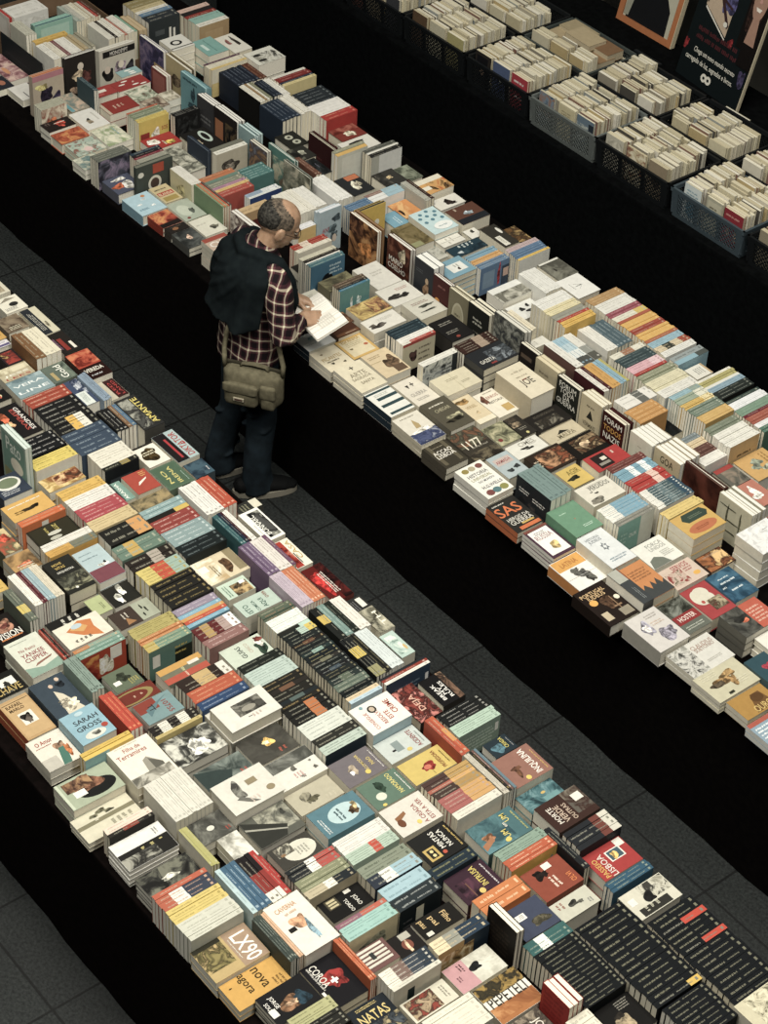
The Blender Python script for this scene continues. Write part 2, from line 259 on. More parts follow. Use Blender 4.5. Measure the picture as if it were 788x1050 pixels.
BLOCKS = json.loads(r'''[
{"t":"A","k":"F","h":0.1,"r":[-7.533,-7.4109,3.897,3.9913],"n":2,"o":"v","base":"cfc8b0","el":"N .1 .2 .9 .8 8a7a60 b5a888 4a4238 5","short":"sketch cover","desc":"cream cover with a brown sketch at the far corner"},
{"t":"A","k":"F","h":0.1,"r":[-7.3812,-7.2579,3.877,3.9954],"n":2,"o":"u","base":"ddd8c4","el":"E .6 .45 .2 .14 2c2c2a;P 8c8472 .1 .7 .9 .8 .5 .95;D .1 .1 .7 .3 3 777","short":"hat cover","desc":"white cover with a black hat shape near the far corner"},
{"t":"A","k":"F","h":0.09,"r":[-7.2563,-7.0268,3.939,4.0259],"n":2,"o":"v","base":"c9c2a4","el":"R 0 .45 1 1 2a2e33;D .15 .55 .85 .85 3 b9b6a6;B .3 .3 .12 .1 7c755f 3","short":"navy-topped cover","desc":"cream cover with a dark navy upper half"},
{"t":"A","k":"F","h":0.09,"r":[-7.2569,-7.1313,3.8122,3.9256],"n":2,"o":"u","base":"6e5d4a","el":"N 0 0 1 1 6e5d4a 8d7c62 45392c 4;D .2 .1 .8 .35 3 d8cfae","short":"brown landscape cover","desc":"brown cover with pale lettering below"},
{"t":"A","k":"S","h":0.15,"r":[-7.0448,-6.8219,3.7753,3.9073],"ax":"v","cols":["2*7a5530","3*d8d0b4"]},
{"t":"A","k":"F","h":0.09,"r":[-7.022,-6.8526,3.9362,4.0268],"n":2,"o":"v","base":"26221f","el":"R .1 .45 .7 .7 8c2f26;R .1 .08 .45 .25 ddd8c8;D .2 .8 .8 .92 2 a79","short":"dark red-lettered cover","desc":"black cover with red lettering and a white tag"},
{"t":"A","k":"F","h":0.11,"r":[-6.815,-6.5963,3.9149,4.0342],"n":2,"o":"u","base":"2a1512","el":"R 0 .45 1 1 a83a22;N 0 .5 1 1 b5482a d17a48 6e1f14 4;T .5 .3 .8 e8e2d0 VEREDA;D .2 .08 .7 .16 1 bbb","short":"red sunset cover","desc":"black and red sunset cover with big white letters"},
{"t":"A","k":"F","h":0.08,"r":[-6.5953,-6.452,3.9314,4.0267],"n":2,"o":"v","base":"b9b299","el":"R 0 0 1 .6 3a1d1c;T .5 .42 .7 b23a36 RED;T .5 .18 .8 b23a36 LAND","short":"red letters cover","desc":"dark cover with red letters and a pale top"},
{"t":"A","k":"F","h":0.09,"r":[-7.202,-7.1177,3.7389,3.7913],"n":1,"o":"u","base":"c99a3a","el":"D .1 .3 .9 .7 3 6b4a1a","short":"mustard sliver cover","desc":"mustard cover cut by the picture edge"},
{"t":"A","k":"F","h":0.08,"r":[-7.1167,-7.0745,3.7227,3.7888],"n":1,"o":"u","base":"d9d4d6","el":"R 0 0 1 .4 5d5580;D .1 .6 .9 .9 3 8a86a0","short":"purple-white cover","desc":"white cover with a purple band"},
{"t":"A","k":"F","h":0.08,"r":[-7.0455,-6.9296,3.6884,3.7743],"n":2,"o":"u","base":"2b2426","el":"N .1 .1 .9 .9 2b2426 a3392a d3a24a 4","short":"fire picture cover","desc":"dark cover with a red and yellow picture"},
{"t":"A","k":"F","h":0.08,"r":[-6.9305,-6.8306,3.6118,3.7718],"n":2,"o":"u","base":"b7ab88","el":"T .5 .35 .8 ece6d4 JESS;T .5 .12 .8 a03c2e LEES;N 0 .55 1 1 b7ab88 8f8158 d6cda8 3","short":"beige letters cover","desc":"beige cover with white and red letters"},
{"t":"A","k":"F","h":0.09,"r":[-6.8169,-6.6795,3.6029,3.7846],"n":2,"o":"u","base":"7e979c","el":"T .5 .62 .85 dfe6e2 VERA;T .5 .25 .85 dfe6e2 LINE;N 0 .8 1 1 7e979c 9db2b4 5f777e 4","short":"pale blue letters cover","desc":"grey-blue cover with tall white letters"},
{"t":"A","k":"F","h":0.09,"r":[-6.8209,-6.6873,3.7856,3.9058],"n":2,"o":"v","base":"59665a","el":"T .5 0.38 .8 e4e6d8 Gold;R .1 0.7 .6 0.85 a9945a;N 0 0 1 0.25 59665a 6f7d6c 3f4a42 4","short":"gold-titled cover","desc":"grey-green cover with white lettering"},
{"t":"A","k":"F","h":0.12,"r":[-6.6402,-6.4397,3.7936,3.8655],"n":2,"o":"V","base":"3d4a66","el":"N 0 .4 .6 1 3d4a66 c5cbd2 2a3144 9;R .5 .05 1 .75 cfd6cf;D .55 .2 .95 .6 5 8b9a94","short":"white label cover","desc":"navy patterned cover with a pale label"},
{"t":"A","k":"S","h":0.14,"r":[-6.6345,-6.4091,3.8665,3.9075],"ax":"v","cols":["3*7f93a6"]},
{"t":"A","k":"S","h":0.14,"r":[-6.6169,-6.5421,3.5763,3.7859],"ax":"u","cols":["3*a4452f/e8d9b8"]},
{"t":"A","k":"S","h":0.14,"r":[-6.5351,-6.1384,3.5767,3.7843],"ax":"u","cols":["4*1f1f1f/d6d2c0","3*1f1f1f,1f1f1f,d8a92c,d8d4c4,1f1f1f","5*39485a/9fb0b8"]},
{"t":"A","k":"F","h":0.09,"r":[-6.7909,-6.7184,3.5051,3.5798],"n":1,"o":"u","base":"1c1b1b","el":"E .4 .5 .2 .2 d8cf9a;B .3 .5 .2 .3 b4513a 3","short":"small flower cover","desc":"black cover with a pale flower"},
{"t":"A","k":"F","h":0.09,"r":[-6.6806,-6.4391,3.4349,3.5737],"n":2,"o":"V","base":"1e1c1c","el":"T .5 .82 .75 e0d8d0 GRANDES;T .5 .66 .7 b8483c ESPERAS;B .35 .25 .2 .16 b5542c 7;B .55 .3 .1 .1 d8a06a 9","short":"orange flower cover","desc":"black cover with an orange flower and white letters"},
{"t":"A","k":"S","h":0.14,"r":[-6.374,-6.2493,3.3911,3.573],"ax":"u","cols":["4*1c1d1f/e8e4d8"]},
{"t":"A","k":"S","h":0.14,"r":[-6.2397,-6.1661,3.3689,3.5774],"ax":"u","cols":["3*d2bb3c/5a5020"],"front":"R 0 0 1 1 d2cebf"},
{"t":"A","k":"P","h":0.27,"r":[-6.3753,-6.1726,3.3281,3.3679],"fac":"V","n":2,"pc":["c3cfc6","c3cfc6"],"base":"8ea596","el":"R .06 .06 .94 .94 6f9484;E .6 .45 .25 .14 e6dcc4;R .06 .06 .94 .25 8d8c5a;T .5 .78 .6 dfe6d8 Pato","short":"green duck book","desc":"standing green picture book with a cream egg shape"},
{"t":"A","k":"S","h":0.14,"r":[-6.3648,-6.189,3.7935,3.8939],"ax":"v","cols":["1*222","2*1f1f1f/e6e2d6","1*7a5a3c","1*4c6c86"]},
{"t":"A","k":"F","h":0.14,"r":[-6.3722,-6.13,3.8949,3.9954],"n":1,"o":"v","base":"2b2b2a","el":"N .05 .4 .95 .98 2b2b2a 9a9a8c 4a4a46 5;T .5 .2 .85 d6c24a AMANTE;D .1 .32 .8 .36 1 c9b84a","short":"yellow-titled dark cover","desc":"dark cover with a grey photo and yellow title"},
{"t":"A","k":"F","h":0.09,"r":[-6.1059,-5.9546,3.8007,3.9115],"n":2,"o":"u","base":"ddd8c8","el":"B .5 .55 .4 .36 3d3016 11;D .2 .5 .8 .7 2 d8d0ae;R 0 .92 1 1 2a2622","short":"brown splash cover","desc":"white cover with a big brown splash"},
{"t":"A","k":"F","h":0.1,"r":[-6.1144,-5.9014,3.9135,4.0252],"n":2,"o":"v","base":"9fb4b4","el":"R 0 .45 1 1 1f1c1d;R .1 .6 .8 .7 b03034;T .5 .22 .85 a8322c DIKTATOR;E .5 .08 .06 .04 a8322c","short":"black and blue cover","desc":"black and light blue cover with red capital letters"},
{"t":"A","k":"F","h":0.08,"r":[-5.8976,-5.79,3.931,4.0294],"n":2,"o":"v","base":"243746","el":"N 0 0 1 1 243746 3c5866 141d26 4;D .2 .1 .5 .2 1 ccc","short":"navy fish cover","desc":"navy cover by the man's shoe"},
{"t":"A","k":"F","h":0.11,"r":[-5.9239,-5.7605,3.7751,3.9037],"n":2,"o":"v","base":"4d6650","el":"R .05 0.05 .95 0.95 466049;T .5 0.7 .6 cdbf5c NO;T .5 0.4 .75 cdbf5c IRENA;D .1 0.1 .6 0.15 1 9fc0b0","short":"green yellow-lettered cover","desc":"green cover with yellow capital letters"},
{"t":"A","k":"F","h":0.12,"r":[-5.943,-5.8041,3.6471,3.763],"n":2,"o":"u","base":"a8402f","el":"P e2dccb .3 .35 .75 .55 .8 .62 .4 .5;D .65 .7 .95 .95 3 d9a24a","short":"white fish cover","desc":"brick red cover with a white fish"},
{"t":"A","k":"F","h":0.09,"r":[-5.9625,-5.8316,3.5926,3.6475],"n":1,"o":"v","base":"6f9488","el":"T .5 .5 .9 e4eadd AKASHA;R 0 .8 1 1 2d3d3a","short":"teal letters cover","desc":"teal cover with pale capital letters"},
{"t":"A","k":"S","h":0.15,"r":[-6.1262,-5.9847,3.5973,3.7713],"ax":"u","cols":["4*d4cfbd/8f8a78","1*23241f,23241f,8d7a3c,23241f"],"front":"R 0 0 1 1 1d1f22;R .15 .2 .8 .6 3a4044;E .3 .2 .1 .2 0c0c0c"},
{"t":"A","k":"S","h":0.15,"r":[-5.6761,-5.5703,3.358,3.5626],"ax":"u","cols":["2*22221f,22221f,c98f45"]},
{"t":"A","k":"F","h":0.11,"r":[-5.7917,-5.7205,3.5944,3.7686],"n":1,"o":"u","base":"7d6f4c","el":"N 0 0 1 1 7d6f4c a08a58 4a4430 4","short":"hill picture cover","desc":"brown cover with a hill landscape"},
{"t":"A","k":"S","h":0.15,"r":[-5.6816,-5.3374,3.5642,3.768],"ax":"u","cols":["2*7f9c9c/cfdcd8","1*20201c,20201c,c6a733","3*8e3b34/e6d5c4","4*7d9494/d5dedb","3*1c2324/7d8c8c"]},
{"t":"A","k":"S","h":0.14,"r":[-5.7313,-5.5127,3.7965,3.9471],"ax":"v","cols":["4*d6d4cc/55544e","3*b2492c/e6cfae"]},
{"t":"A","k":"F","h":0.08,"r":[-5.5495,-5.4919,3.9481,4.0633],"n":1,"o":"v","base":"2e2f2a","el":"R 0 0 1 .35 cfcab2;D .1 .5 .9 .9 3 8c8a6a","short":"cream-edged cover","desc":"dark cover with a cream edge at the aisle"},
{"t":"A","k":"F","h":0.1,"r":[-5.4747,-5.2713,3.9251,4.0169],"n":1,"o":"v","base":"e4e2d8","el":"N .06 .06 .94 .62 1d1d1d a6a69a 4a4a48 3;R .06 .52 .94 .7 1b1b1b;T .5 .6 .7 e8e6da BONNARC;D .2 .84 .6 .88 1 555","short":"face photo cover","desc":"white cover with a black and white face photo"},
{"t":"A","k":"F","h":0.09,"r":[-5.255,-5.0732,3.9354,4.0106],"n":1,"o":"v","base":"ddd6c2","el":"R 0 .5 1 1 a8301f;N .1 .5 .8 .9 a8301f d6b08a 5a1712 4;R .1 .4 .5 .46 1d1d1d;T .6 .22 .7 b89b52 CASA","short":"red and cream cover","desc":"half red half cream cover at the aisle"},
{"t":"A","k":"F","h":0.1,"r":[-5.0471,-4.8178,3.926,4.0283],"n":2,"o":"v","base":"5a1612","el":"B .5 .65 .36 .3 b3201a 5;N 0 0 1 .4 2a0f0e 5a1a16 1a0a0a 4;D .2 .3 .85 .6 3 e0d6c8","short":"red woman cover","desc":"dark red cover with a red figure at the aisle"},
{"t":"A","k":"F","h":0.08,"r":[-4.814,-4.7315,3.9762,4.0513],"n":1,"o":"v","base":"2b2b2a","el":"R .2 .1 .9 .45 d9d6c8;D .1 .6 .9 .9 2 777","short":"small dark cover","desc":"small dark cover with a pale tag at the aisle"},
{"t":"A","k":"F","h":0.09,"r":[-4.7305,-4.5791,3.9743,4.049],"n":2,"o":"v","base":"7d7a66","el":"N 0 0 1 1 7d7a66 b3ad92 3a382e 4;T .5 .25 .6 e2dec8 TH","short":"striding figure cover","desc":"grey-brown cover with a figure and pale letters"},
{"t":"A","k":"F","h":0.09,"r":[-4.5678,-4.4244,3.9589,4.0228],"n":1,"o":"v","base":"a7bfb4","el":"N .1 .2 .9 .9 a7bfb4 5d7a6c d5ddcf 5;E .3 .2 .12 .1 c5a55c","short":"mint leaf cover","desc":"mint cover with dark leaves at the aisle"},
{"t":"A","k":"S","h":0.14,"r":[-5.5012,-5.2793,3.8071,3.8793],"ax":"v","cols":["2*2f5a5e/b8c8c4","1*222b3c","1*3f1f26","2*d9d6cc"]},
{"t":"A","k":"S","h":0.15,"r":[-5.2724,-5.0561,3.7786,3.9129],"ax":"v","cols":["3*6d5874/d0c8cf","3*cfc8bf/7a7062","1*6b4a62"]},
{"t":"A","k":"S","h":0.15,"r":[-5.0551,-4.8314,3.7755,3.8912],"ax":"v","cols":["4*b5a5b2/6d5c70","4*bf6d42/f0d8b8"]},
{"t":"A","k":"F","h":0.1,"r":[-5.3384,-5.1828,3.5794,3.7776],"n":2,"o":"v","base":"cdbd98","el":"N 0 .5 1 1 cdbd98 b79a68 e4dcc0 3;B .5 .35 .3 .14 5a4028 4;R .1 0 1 .2 8a7c58;R .5 .75 .75 .95 e4e0d0;D .2 .6 .7 .7 2 6c5838","short":"ship cover","desc":"cream cover with a brown ship"},
{"t":"A","k":"F","h":0.09,"r":[-5.1777,-5.0829,3.5988,3.7326],"n":2,"o":"v","base":"b5c8b4","el":"N 0 .05 .75 .65 6b5434 c2a264 2d2a20 6;R .6 .1 .8 .3 e4e4dc;D .1 .75 .9 .92 2 5c7c66","short":"feast picture cover","desc":"pale green cover with a brown feast picture"},
{"t":"A","k":"F","h":0.1,"r":[-5.0486,-4.9516,3.5905,3.7681],"n":2,"o":"v","base":"a9bcae","el":"T .38 .82 .6 31574a ISTO;T .38 .6 .7 31574a COMECA;T .38 .38 .6 31574a AQUI;T .75 .2 .45 8a4a32 OVER","short":"mint lettered cover","desc":"mint cover with large dark green letters"},
{"t":"A","k":"F","h":0.1,"r":[-4.8605,-4.74,3.3886,3.5767],"n":2,"o":"v","base":"b9c4b2","el":"T .55 .62 .6 23302a GUIAS;T .6 .42 .5 b09c86 CINCO;B .4 .18 .3 .16 2b3d30 4;B .6 .12 .2 .1 d8d4c4 5;B .8 .1 .15 .1 7a3a30 6","short":"swan cover","desc":"pale green cover with dark letters and a white bird"},
{"t":"A","k":"S","h":0.14,"r":[-4.9103,-4.3067,3.6118,3.7651],"ax":"u","cols":["1*57604c","2*4d5a4a/c48458","4*d5dad0/9aa39b","1*23241f,23241f,a8c4b4","2*1e2321,1e2321,a8c0b0,c9b03a","2*1f2424/b0ae94","1*23201e,5c3c2c,23201e/c9a868","2*1f2424/8d8f78","1*22302f,7d9c90,22302f","2*1a2022/c2b06c","1*2c2a26,6b6a50,2c2a26","2*1f2424/b5b8a8","1*1c1c1e,3c4a54,1c1c1e/a0a8a0","2*1f2424/9c8f60","2*26302e,55604f,26302e/c9c6b0","2*5c6a5c","2*1d2222/a9a58c","1*c9b48c","1*a8c0cc"]},
{"t":"A","k":"S","h":0.14,"r":[-4.8123,-4.6062,3.7912,3.9462],"ax":"v","cols":["2*1e201e,c2a433,1e201e,1e201e","2*6c8880/c5d2c8","2*232823/8a8f7c","3*d4cfc4/8f8878"]},
{"t":"A","k":"S","h":0.14,"r":[-4.6052,-4.3622,3.7837,3.9182],"ax":"v","cols":["3*1e2020,c8ae35,1e2020,8f8a5a","2*262622/a89f6c","4*c3ccca/7f8a88"]},
{"t":"A","k":"S","h":0.14,"r":[-4.7183,-4.1549,3.3753,3.5719],"ax":"u","cols":["2*202420/8f9480","4*a8bab0/5c6e64","2*23221e/b59a5c","1*2a2622,6a4a34,2a2622","2*23221e/a8a48c","1*202628,4c5c58,202628","1*23221e/c2a050","4*1e1e1c,1e1e1c,b4682f,1e1e1c","4*c4c8bc/6a7068","2*2b2b26","2*a9b8aa/3c4840"],"front":"R 0 0 1 1 23303a;D .05 .3 .9 .8 1 dfe4e0"},
{"t":"A","k":"S","h":0.15,"r":[-4.3416,-4.2986,3.773,3.9948],"ax":"u","cols":["1*23262a","1*8a3325/e0d2be","1*d4d0c4"],"front":"R 0 0 1 1 2d4054;D .2 .4 .8 .7 2 6f8496;R .9 .4 .97 .7 ddd"},
{"t":"A","k":"F","h":0.09,"r":[-4.2992,-4.1079,3.7933,3.9051],"n":2,"o":"v","base":"241614","el":"N 0 0 1 1 241614 8c3a30 c8756a 6;T .5 .45 .5 d9a48c DEJA","short":"red pattern cover","desc":"black cover with a red brick pattern and a title"},
{"t":"A","k":"F","h":0.09,"r":[-4.2837,-4.1236,3.9206,4.0323],"n":2,"o":"v","base":"161516","el":"T .45 .72 .6 e6e2da BREAK;T .45 .55 .3 e6e2da MY;T .45 .38 .6 e6e2da RULES;N 0 0 1 .25 161516 7a5a44 b08a68 4","short":"white-lettered black cover","desc":"black cover with three lines of white capitals"},
{"t":"A","k":"S","h":0.15,"r":[-4.0631,-3.9287,3.827,4.0357],"ax":"u","cols":["4*1c1d1d/c9c7bb","3*9fb8a4/54685a"],"front":"R 0 0 1 1 7e9484;D .1 .2 .9 .8 5 b4c6b6;R .88 .5 .96 .8 e0e0d6"},
{"t":"A","k":"S","h":0.15,"r":[-4.0739,-3.853,3.7791,3.8203],"ax":"v","cols":["1*a8482e","1*b8532c,c98a3c,b8532c"]},
{"t":"A","k":"S","h":0.15,"r":[-3.852,-3.6163,3.7841,3.8418],"ax":"v","cols":["2*b9b2a0/55504a","1*2a2826/b4963c","1*6d5048/d8c8b8","1*5c7580"]},
{"t":"A","k":"F","h":0.09,"r":[-3.992,-3.8724,3.582,3.7781],"n":2,"o":"v","base":"c4aa44","el":"B .4 0.5 .2 .18 8c2a20 3;E .42 0.52 .1 .08 c86a50;D .05 0.48 .25 0.5 1 222;T .5 0.22 .8 7d3a22 PROFESSORA;D .2 0.06 .8 0.1 1 54481e","short":"red cherry cover","desc":"yellow cover with a dark red cherry"},
{"t":"A","k":"F","h":0.1,"r":[-4.1191,-4.0013,3.5695,3.7596],"n":2,"o":"v","base":"b5bdb8","el":"R .3 0.52 .75 0.7 7e8c8a;R .38 0.7 .46 0.78 222;E .2 0.45 .08 .06 c9b24a;T .5 0.2 .8 8c3a34 ACIDENTE;D .2 0.06 .8 0.1 1 6a706c","short":"car mirror cover","desc":"pale grey cover with a car mirror and red title"},
{"t":"A","k":"F","h":0.15,"r":[-4.2771,-4.1201,3.5729,3.7597],"n":2,"o":"v","base":"d9d6cc","el":"T .4 0.78 .62 a8442c CONSEGUE;T .45 0.55 .62 a8442c RESOLVER;T .35 0.38 .3 a8442c ESTE;T .55 0.2 .5 a8442c CRIME;E .72 0.58 .12 .1 33302a;E .72 0.58 .08 .06 b8a58c;E .9 0.75 .05 .04 6f9aa0","short":"magnifying glass cover","desc":"white cover with red capitals and a magnifying glass"},
{"t":"A","k":"F","h":0.1,"r":[-4.1376,-3.9992,3.3698,3.5501],"n":2,"o":"v","base":"6b6468","el":"T .55 0.36 .7 cbb34e INCOMODAR;T .5 0.18 .3 cbb34e NAO;B .45 0.65 .2 .12 8a7c68 3;B .4 0.7 .08 .06 d2cfc4 4;E .2 0.4 .08 .06 d2b93a;D .1 0.03 .9 0.07 1 ddd8d0","short":"purple-grey cover","desc":"purple-grey cover with yellow title and a bird"},
{"t":"A","k":"F","h":0.1,"r":[-3.9907,-3.855,3.3877,3.5655],"n":2,"o":"v","base":"55705f","el":"T .55 0.25 .8 d6c65a NAMORADO;E .35 0.7 .14 .12 c9cbb8;B .6 0.55 .18 .12 26382c 5;B .8 0.58 .1 .08 26382c 6;E .05 0.78 .05 .05 d2b93a;D .1 0.05 .9 0.1 1 dcdcd0","short":"white rose cover","desc":"green cover with a white rose and yellow title"},
{"t":"A","k":"F","h":0.11,"r":[-3.8434,-3.6944,3.3765,3.5626],"n":2,"o":"v","base":"c9c4b8","el":"T .4 0.34 .7 8c3428 A~CRIADA;T .45 0.18 .75 8c3428 ESTA~A~VER;P 8a5c34 .35 0.85 .6 0.85 .68 0.58 .58 0.58 .5 0.72;E .38 0.8 .13 .08 6b3f26;E .18 0.48 .07 .05 d2b93a","short":"whisky glass cover","desc":"white cover with a whisky glass and red title"},
{"t":"A","k":"F","h":0.12,"r":[-3.98,-3.8415,3.1513,3.3631],"n":2,"o":"v","base":"4a7480","el":"E .5 .42 .33 .32 a9c4c6;B .42 .25 .16 .12 4d3a24 3;B .6 .18 .14 .06 b39c68 4;D .3 .45 .75 .6 2 2c464e;D .1 .85 .7 .94 2 d5dcd8","short":"moon cover","desc":"teal cover with a big pale moon disc"},
{"t":"A","k":"S","h":0.13,"r":[-3.8171,-3.6935,3.1448,3.3566],"ax":"u","cols":["4*d2cfc6/948f84","3*a3b8a4,a3b8a4,a3b8a4,c04a34,a3b8a4,a3b8a4"]},
{"t":"A","k":"S","h":0.14,"r":[-3.6665,-3.5551,3.1349,3.3486],"ax":"u","cols":["2*7c8470/3f4638","2*2d3440,d9d6cc,8fb2bd,8fb2bd"]},
{"t":"A","k":"S","h":0.14,"r":[-3.5486,-3.4252,3.1381,3.3297],"ax":"u","cols":["2*93b4be/4c6a74","2*283034/c9ccc4"],"front":"R 0 0 1 1 1d2528;R .4 .3 .58 .8 d0ccb0;D .1 .2 .35 .6 2 666"},
{"t":"A","k":"F","h":0.09,"r":[-3.6904,-3.5449,3.3819,3.5567],"n":2,"o":"v","base":"1f1f1e","el":"R .1 0.6 .52 0.9 b89a42;R .16 0.66 .46 0.84 2b2a22;E .24 0.74 .05 .04 d8c47a;E .38 0.74 .05 .04 d8c47a;T .6 0.45 .6 dcd8cc MINTAS;T .55 0.28 .6 dcd8cc NUNCA;E .18 0.5 .06 .05 b84a30;D .1 0.05 .9 0.12 1 b89a42","short":"cassette cover","desc":"black cover with a yellow cassette and white letters"},
{"t":"A","k":"S","h":0.13,"r":[-3.5203,-3.4706,3.3362,3.5335],"ax":"u","cols":["2*22303a/b0a860"],"front":"R 0 0 1 1 1f2d3a;D .1 .2 .8 .8 1 5c7484"},
{"t":"A","k":"S","h":0.15,"r":[-3.83,-3.6209,3.5618,3.7775],"ax":"u","cols":["2*4a3530,4a3530,b08a40,b08a40","1*a35a48,a35a48,c9984a,c9984a","2*43332d,43332d,a5803c,a5803c","4*a05a54,a05a54,c2924a,c2924a","2*cdc8b8"]},
{"t":"A","k":"F","h":0.08,"r":[-3.8925,-3.8077,3.9157,4.0254],"n":2,"o":"v","base":"233038","el":"B .4 0.6 .3 .3 3e606c 5;T .6 0.3 .7 c9b93e CRIADA;D .2 0.05 .9 0.12 1 999","short":"yellow-lettered navy cover","desc":"dark navy cover with slanted yellow letters at the aisle"},
{"t":"A","k":"F","h":0.12,"r":[-3.7801,-3.6233,3.8536,4.0325],"n":2,"o":"v","base":"8e6152","el":"T .52 0.26 .85 e6e0d4 INQUILINA;E .12 0.58 .07 .06 d2b93a;B .42 0.68 .2 .08 5c3c28 4;B .5 0.64 .06 .16 5c3c28 5;D .1 0.05 .8 0.1 1 c9a24a","short":"hand on rose cover","desc":"rose-brown cover with white title at the aisle"},
{"t":"A","k":"F","h":0.08,"r":[-3.6223,-3.5231,3.8424,4.0173],"n":2,"o":"v","base":"3f6a70","el":"N 0 0 1 1 3f6a70 6f969a 1f3a40 4;E .6 .4 .06 .06 c2a24a;R .05 .1 .4 .5 5f8e90","short":"teal picture cover","desc":"teal picture cover under the rose-brown one"},
{"t":"A","k":"F","h":0.11,"r":[-3.5918,-3.4529,3.5731,3.7833],"n":2,"o":"v","base":"3f676c","el":"N 0 0.3 1 1 3f676c 54828a 2c4c54 3;B .42 0.75 .16 .14 a06a44 5;P a06a44 .1 0.98 .3 0.98 .45 0.7 .3 0.7;T .3 0.45 .28 d2bf4e UM;T .55 0.34 .16 ddd8c8 em;T .75 0.25 .28 d2bf4e UM;E .1 0.5 .07 .06 d2b93a;D .1 0.04 .9 0.1 1 a9a85c","short":"reaching hand cover","desc":"teal cover with a reaching hand"},
{"t":"A","k":"S","h":0.14,"r":[-3.4364,-3.3344,3.572,3.7887],"ax":"u","cols":["3*7d9684/44564a","3*b5542e/ecd8b4"],"front":"R 0 0 1 1 cda32e;E .9 .5 .04 .2 8a8a7a"},
{"t":"A","k":"F","h":0.13,"r":[-3.5122,-3.3696,3.8305,4.0331],"n":2,"o":"v","base":"3b2620","el":"N .2 0 1 0.4 3b2620 7c7464 59534a 3;R .55 0.05 .8 0.25 d6d2c4;T .5 0.8 .6 d9cfc0 MORTE;T .45 0.66 .6 c0a890 VERDE;T .4 0.5 .6 c0a890 OUTRAS","short":"dark brown cover","desc":"dark brown cover with pale letters and a white tag"},
{"t":"A","k":"S","h":0.16,"r":[-3.344,-3.2493,3.8169,4.0215],"ax":"u","cols":["4*23262a,23262a,23262a,6e3a30,c4c0b0"]},
{"t":"A","k":"S","h":0.14,"r":[-3.4134,-3.1905,3.7882,3.8159],"ax":"v","cols":["1*1f2224","1*23262a"]},
{"t":"A","k":"F","h":0.11,"r":[-3.2496,-3.1168,3.8257,4.0092],"n":2,"o":"v","base":"a3302e","el":"R .4 0.18 .78 0.55 ddd9cc;R .43 0.21 .75 0.52 3c5560;B .58 0.4 .14 .1 c9a24a 4;R .72 0.02 .98 0.22 d6d2c4;T .4 0.86 .7 d2a43c PASSEIO;T .4 0.7 .8 d5c8bc LISBOA","short":"postage stamp cover","desc":"bright red cover with a stamp picture"},
{"t":"A","k":"S","h":0.14,"r":[-3.0993,-3.0521,3.7954,3.9935],"ax":"u","cols":["3*2a5268/b5b38c"]},
{"t":"A","k":"F","h":0.1,"r":[-3.3244,-3.1779,3.6017,3.7811],"n":2,"o":"v","base":"8a3f2a","el":"B .75 .7 .16 .14 1e1714 4;B .7 .55 .1 .1 1e1714 5;R .78 .3 .96 .5 ddd8c8;D .2 .4 .6 .6 2 e2cdb8;T .25 .15 .3 d9782c OLVI","short":"rust head cover","desc":"rust brown cover with black heads and a white tag"},
{"t":"A","k":"F","h":0.1,"r":[-3.4696,-3.33,3.371,3.5456],"n":2,"o":"v","base":"3a2430","el":"N 0 0.3 .7 0.9 3a2430 5a3444 23151d 3;T .6 0.34 .7 cfb83e INTRUSA;E .16 0.5 .09 .07 cfb04a;D .1 0.08 .9 0.15 1 c8c0c0;R .1 0.67 .6 0.7 6e4a3c","short":"dark purple cover","desc":"dark purple cover with a yellow title"},
{"t":"A","k":"S","h":0.13,"r":[-3.3249,-3.2387,3.3765,3.58],"ax":"u","cols":["2*c4712f/f0dcb8"]},
{"t":"A","k":"F","h":0.13,"r":[-3.2147,-3.0783,3.4151,3.5742],"n":1,"o":"U","base":"3c4358","el":"B .35 .7 .25 .18 5a5440 4;R .55 .25 .8 .45 dcdad0;D .6 .28 .76 .42 3 666","short":"price tag cover","desc":"slate blue cover with a white price tag"},
{"t":"A","k":"P","h":0.22,"r":[-3.2251,-3.0749,3.3585,3.3985],"fac":"V","n":2,"pc":["e0d8c4","e0d8c4"],"base":"1a1613","el":"D .15 .2 .85 .8 6 332a20","short":"standing black book","desc":"upright black book with its page edge on top"},
{"t":"A","k":"F","h":0.1,"r":[-3.1593,-3.0763,3.5933,3.7633],"n":1,"o":"V","base":"b9b7a4","el":"B .45 .5 .16 .16 3a3a34 4;B .55 .65 .12 .08 5a5a50 6;D .1 .1 .5 .3 2 8a4a3a;D .6 .8 .9 .92 2 777","short":"bird drawing cover","desc":"grey-white cover with a dark bird drawing"},
{"t":"A","k":"F","h":0.12,"r":[-3.0333,-2.9135,3.8055,3.9998],"n":1,"o":"V","base":"c4c0ac","el":"N 0 .4 .6 1 c4c0ac 8d8a78 3b3a34 7;B .5 .5 .2 .16 1a1a1a 4;R .25 .05 .5 .2 dcd9cc;R .7 .1 1 .8 2e2d28;D .7 .2 .95 .6 3 a9a690","short":"inky flowers cover","desc":"white cover with grey flowers and a black blot"},
{"t":"A","k":"S","h":0.13,"r":[-3.0739,-2.7508,3.3935,3.5784],"ax":"u","cols":["3*2f5e5c,d9dcd4,2f5e5c,2f5e5c","14*15181a/a8a482"]},
{"t":"A","k":"S","h":0.13,"r":[-3.0206,-2.6117,3.5846,3.7999],"ax":"u","cols":["14*14171a/b0ab84","1*14171a,14171a,14171a,d0aa2c"]},
{"t":"A","k":"S","h":0.13,"r":[-2.8922,-2.4657,3.8038,4.0185],"ax":"u","cols":["2*14171a/b0ab84","1*14171a,14171a,c0402a,c0402a","3*14171a/b0ab84","1*14171a,14171a,c0402a,c0402a","9*14171a/a8a482"]},
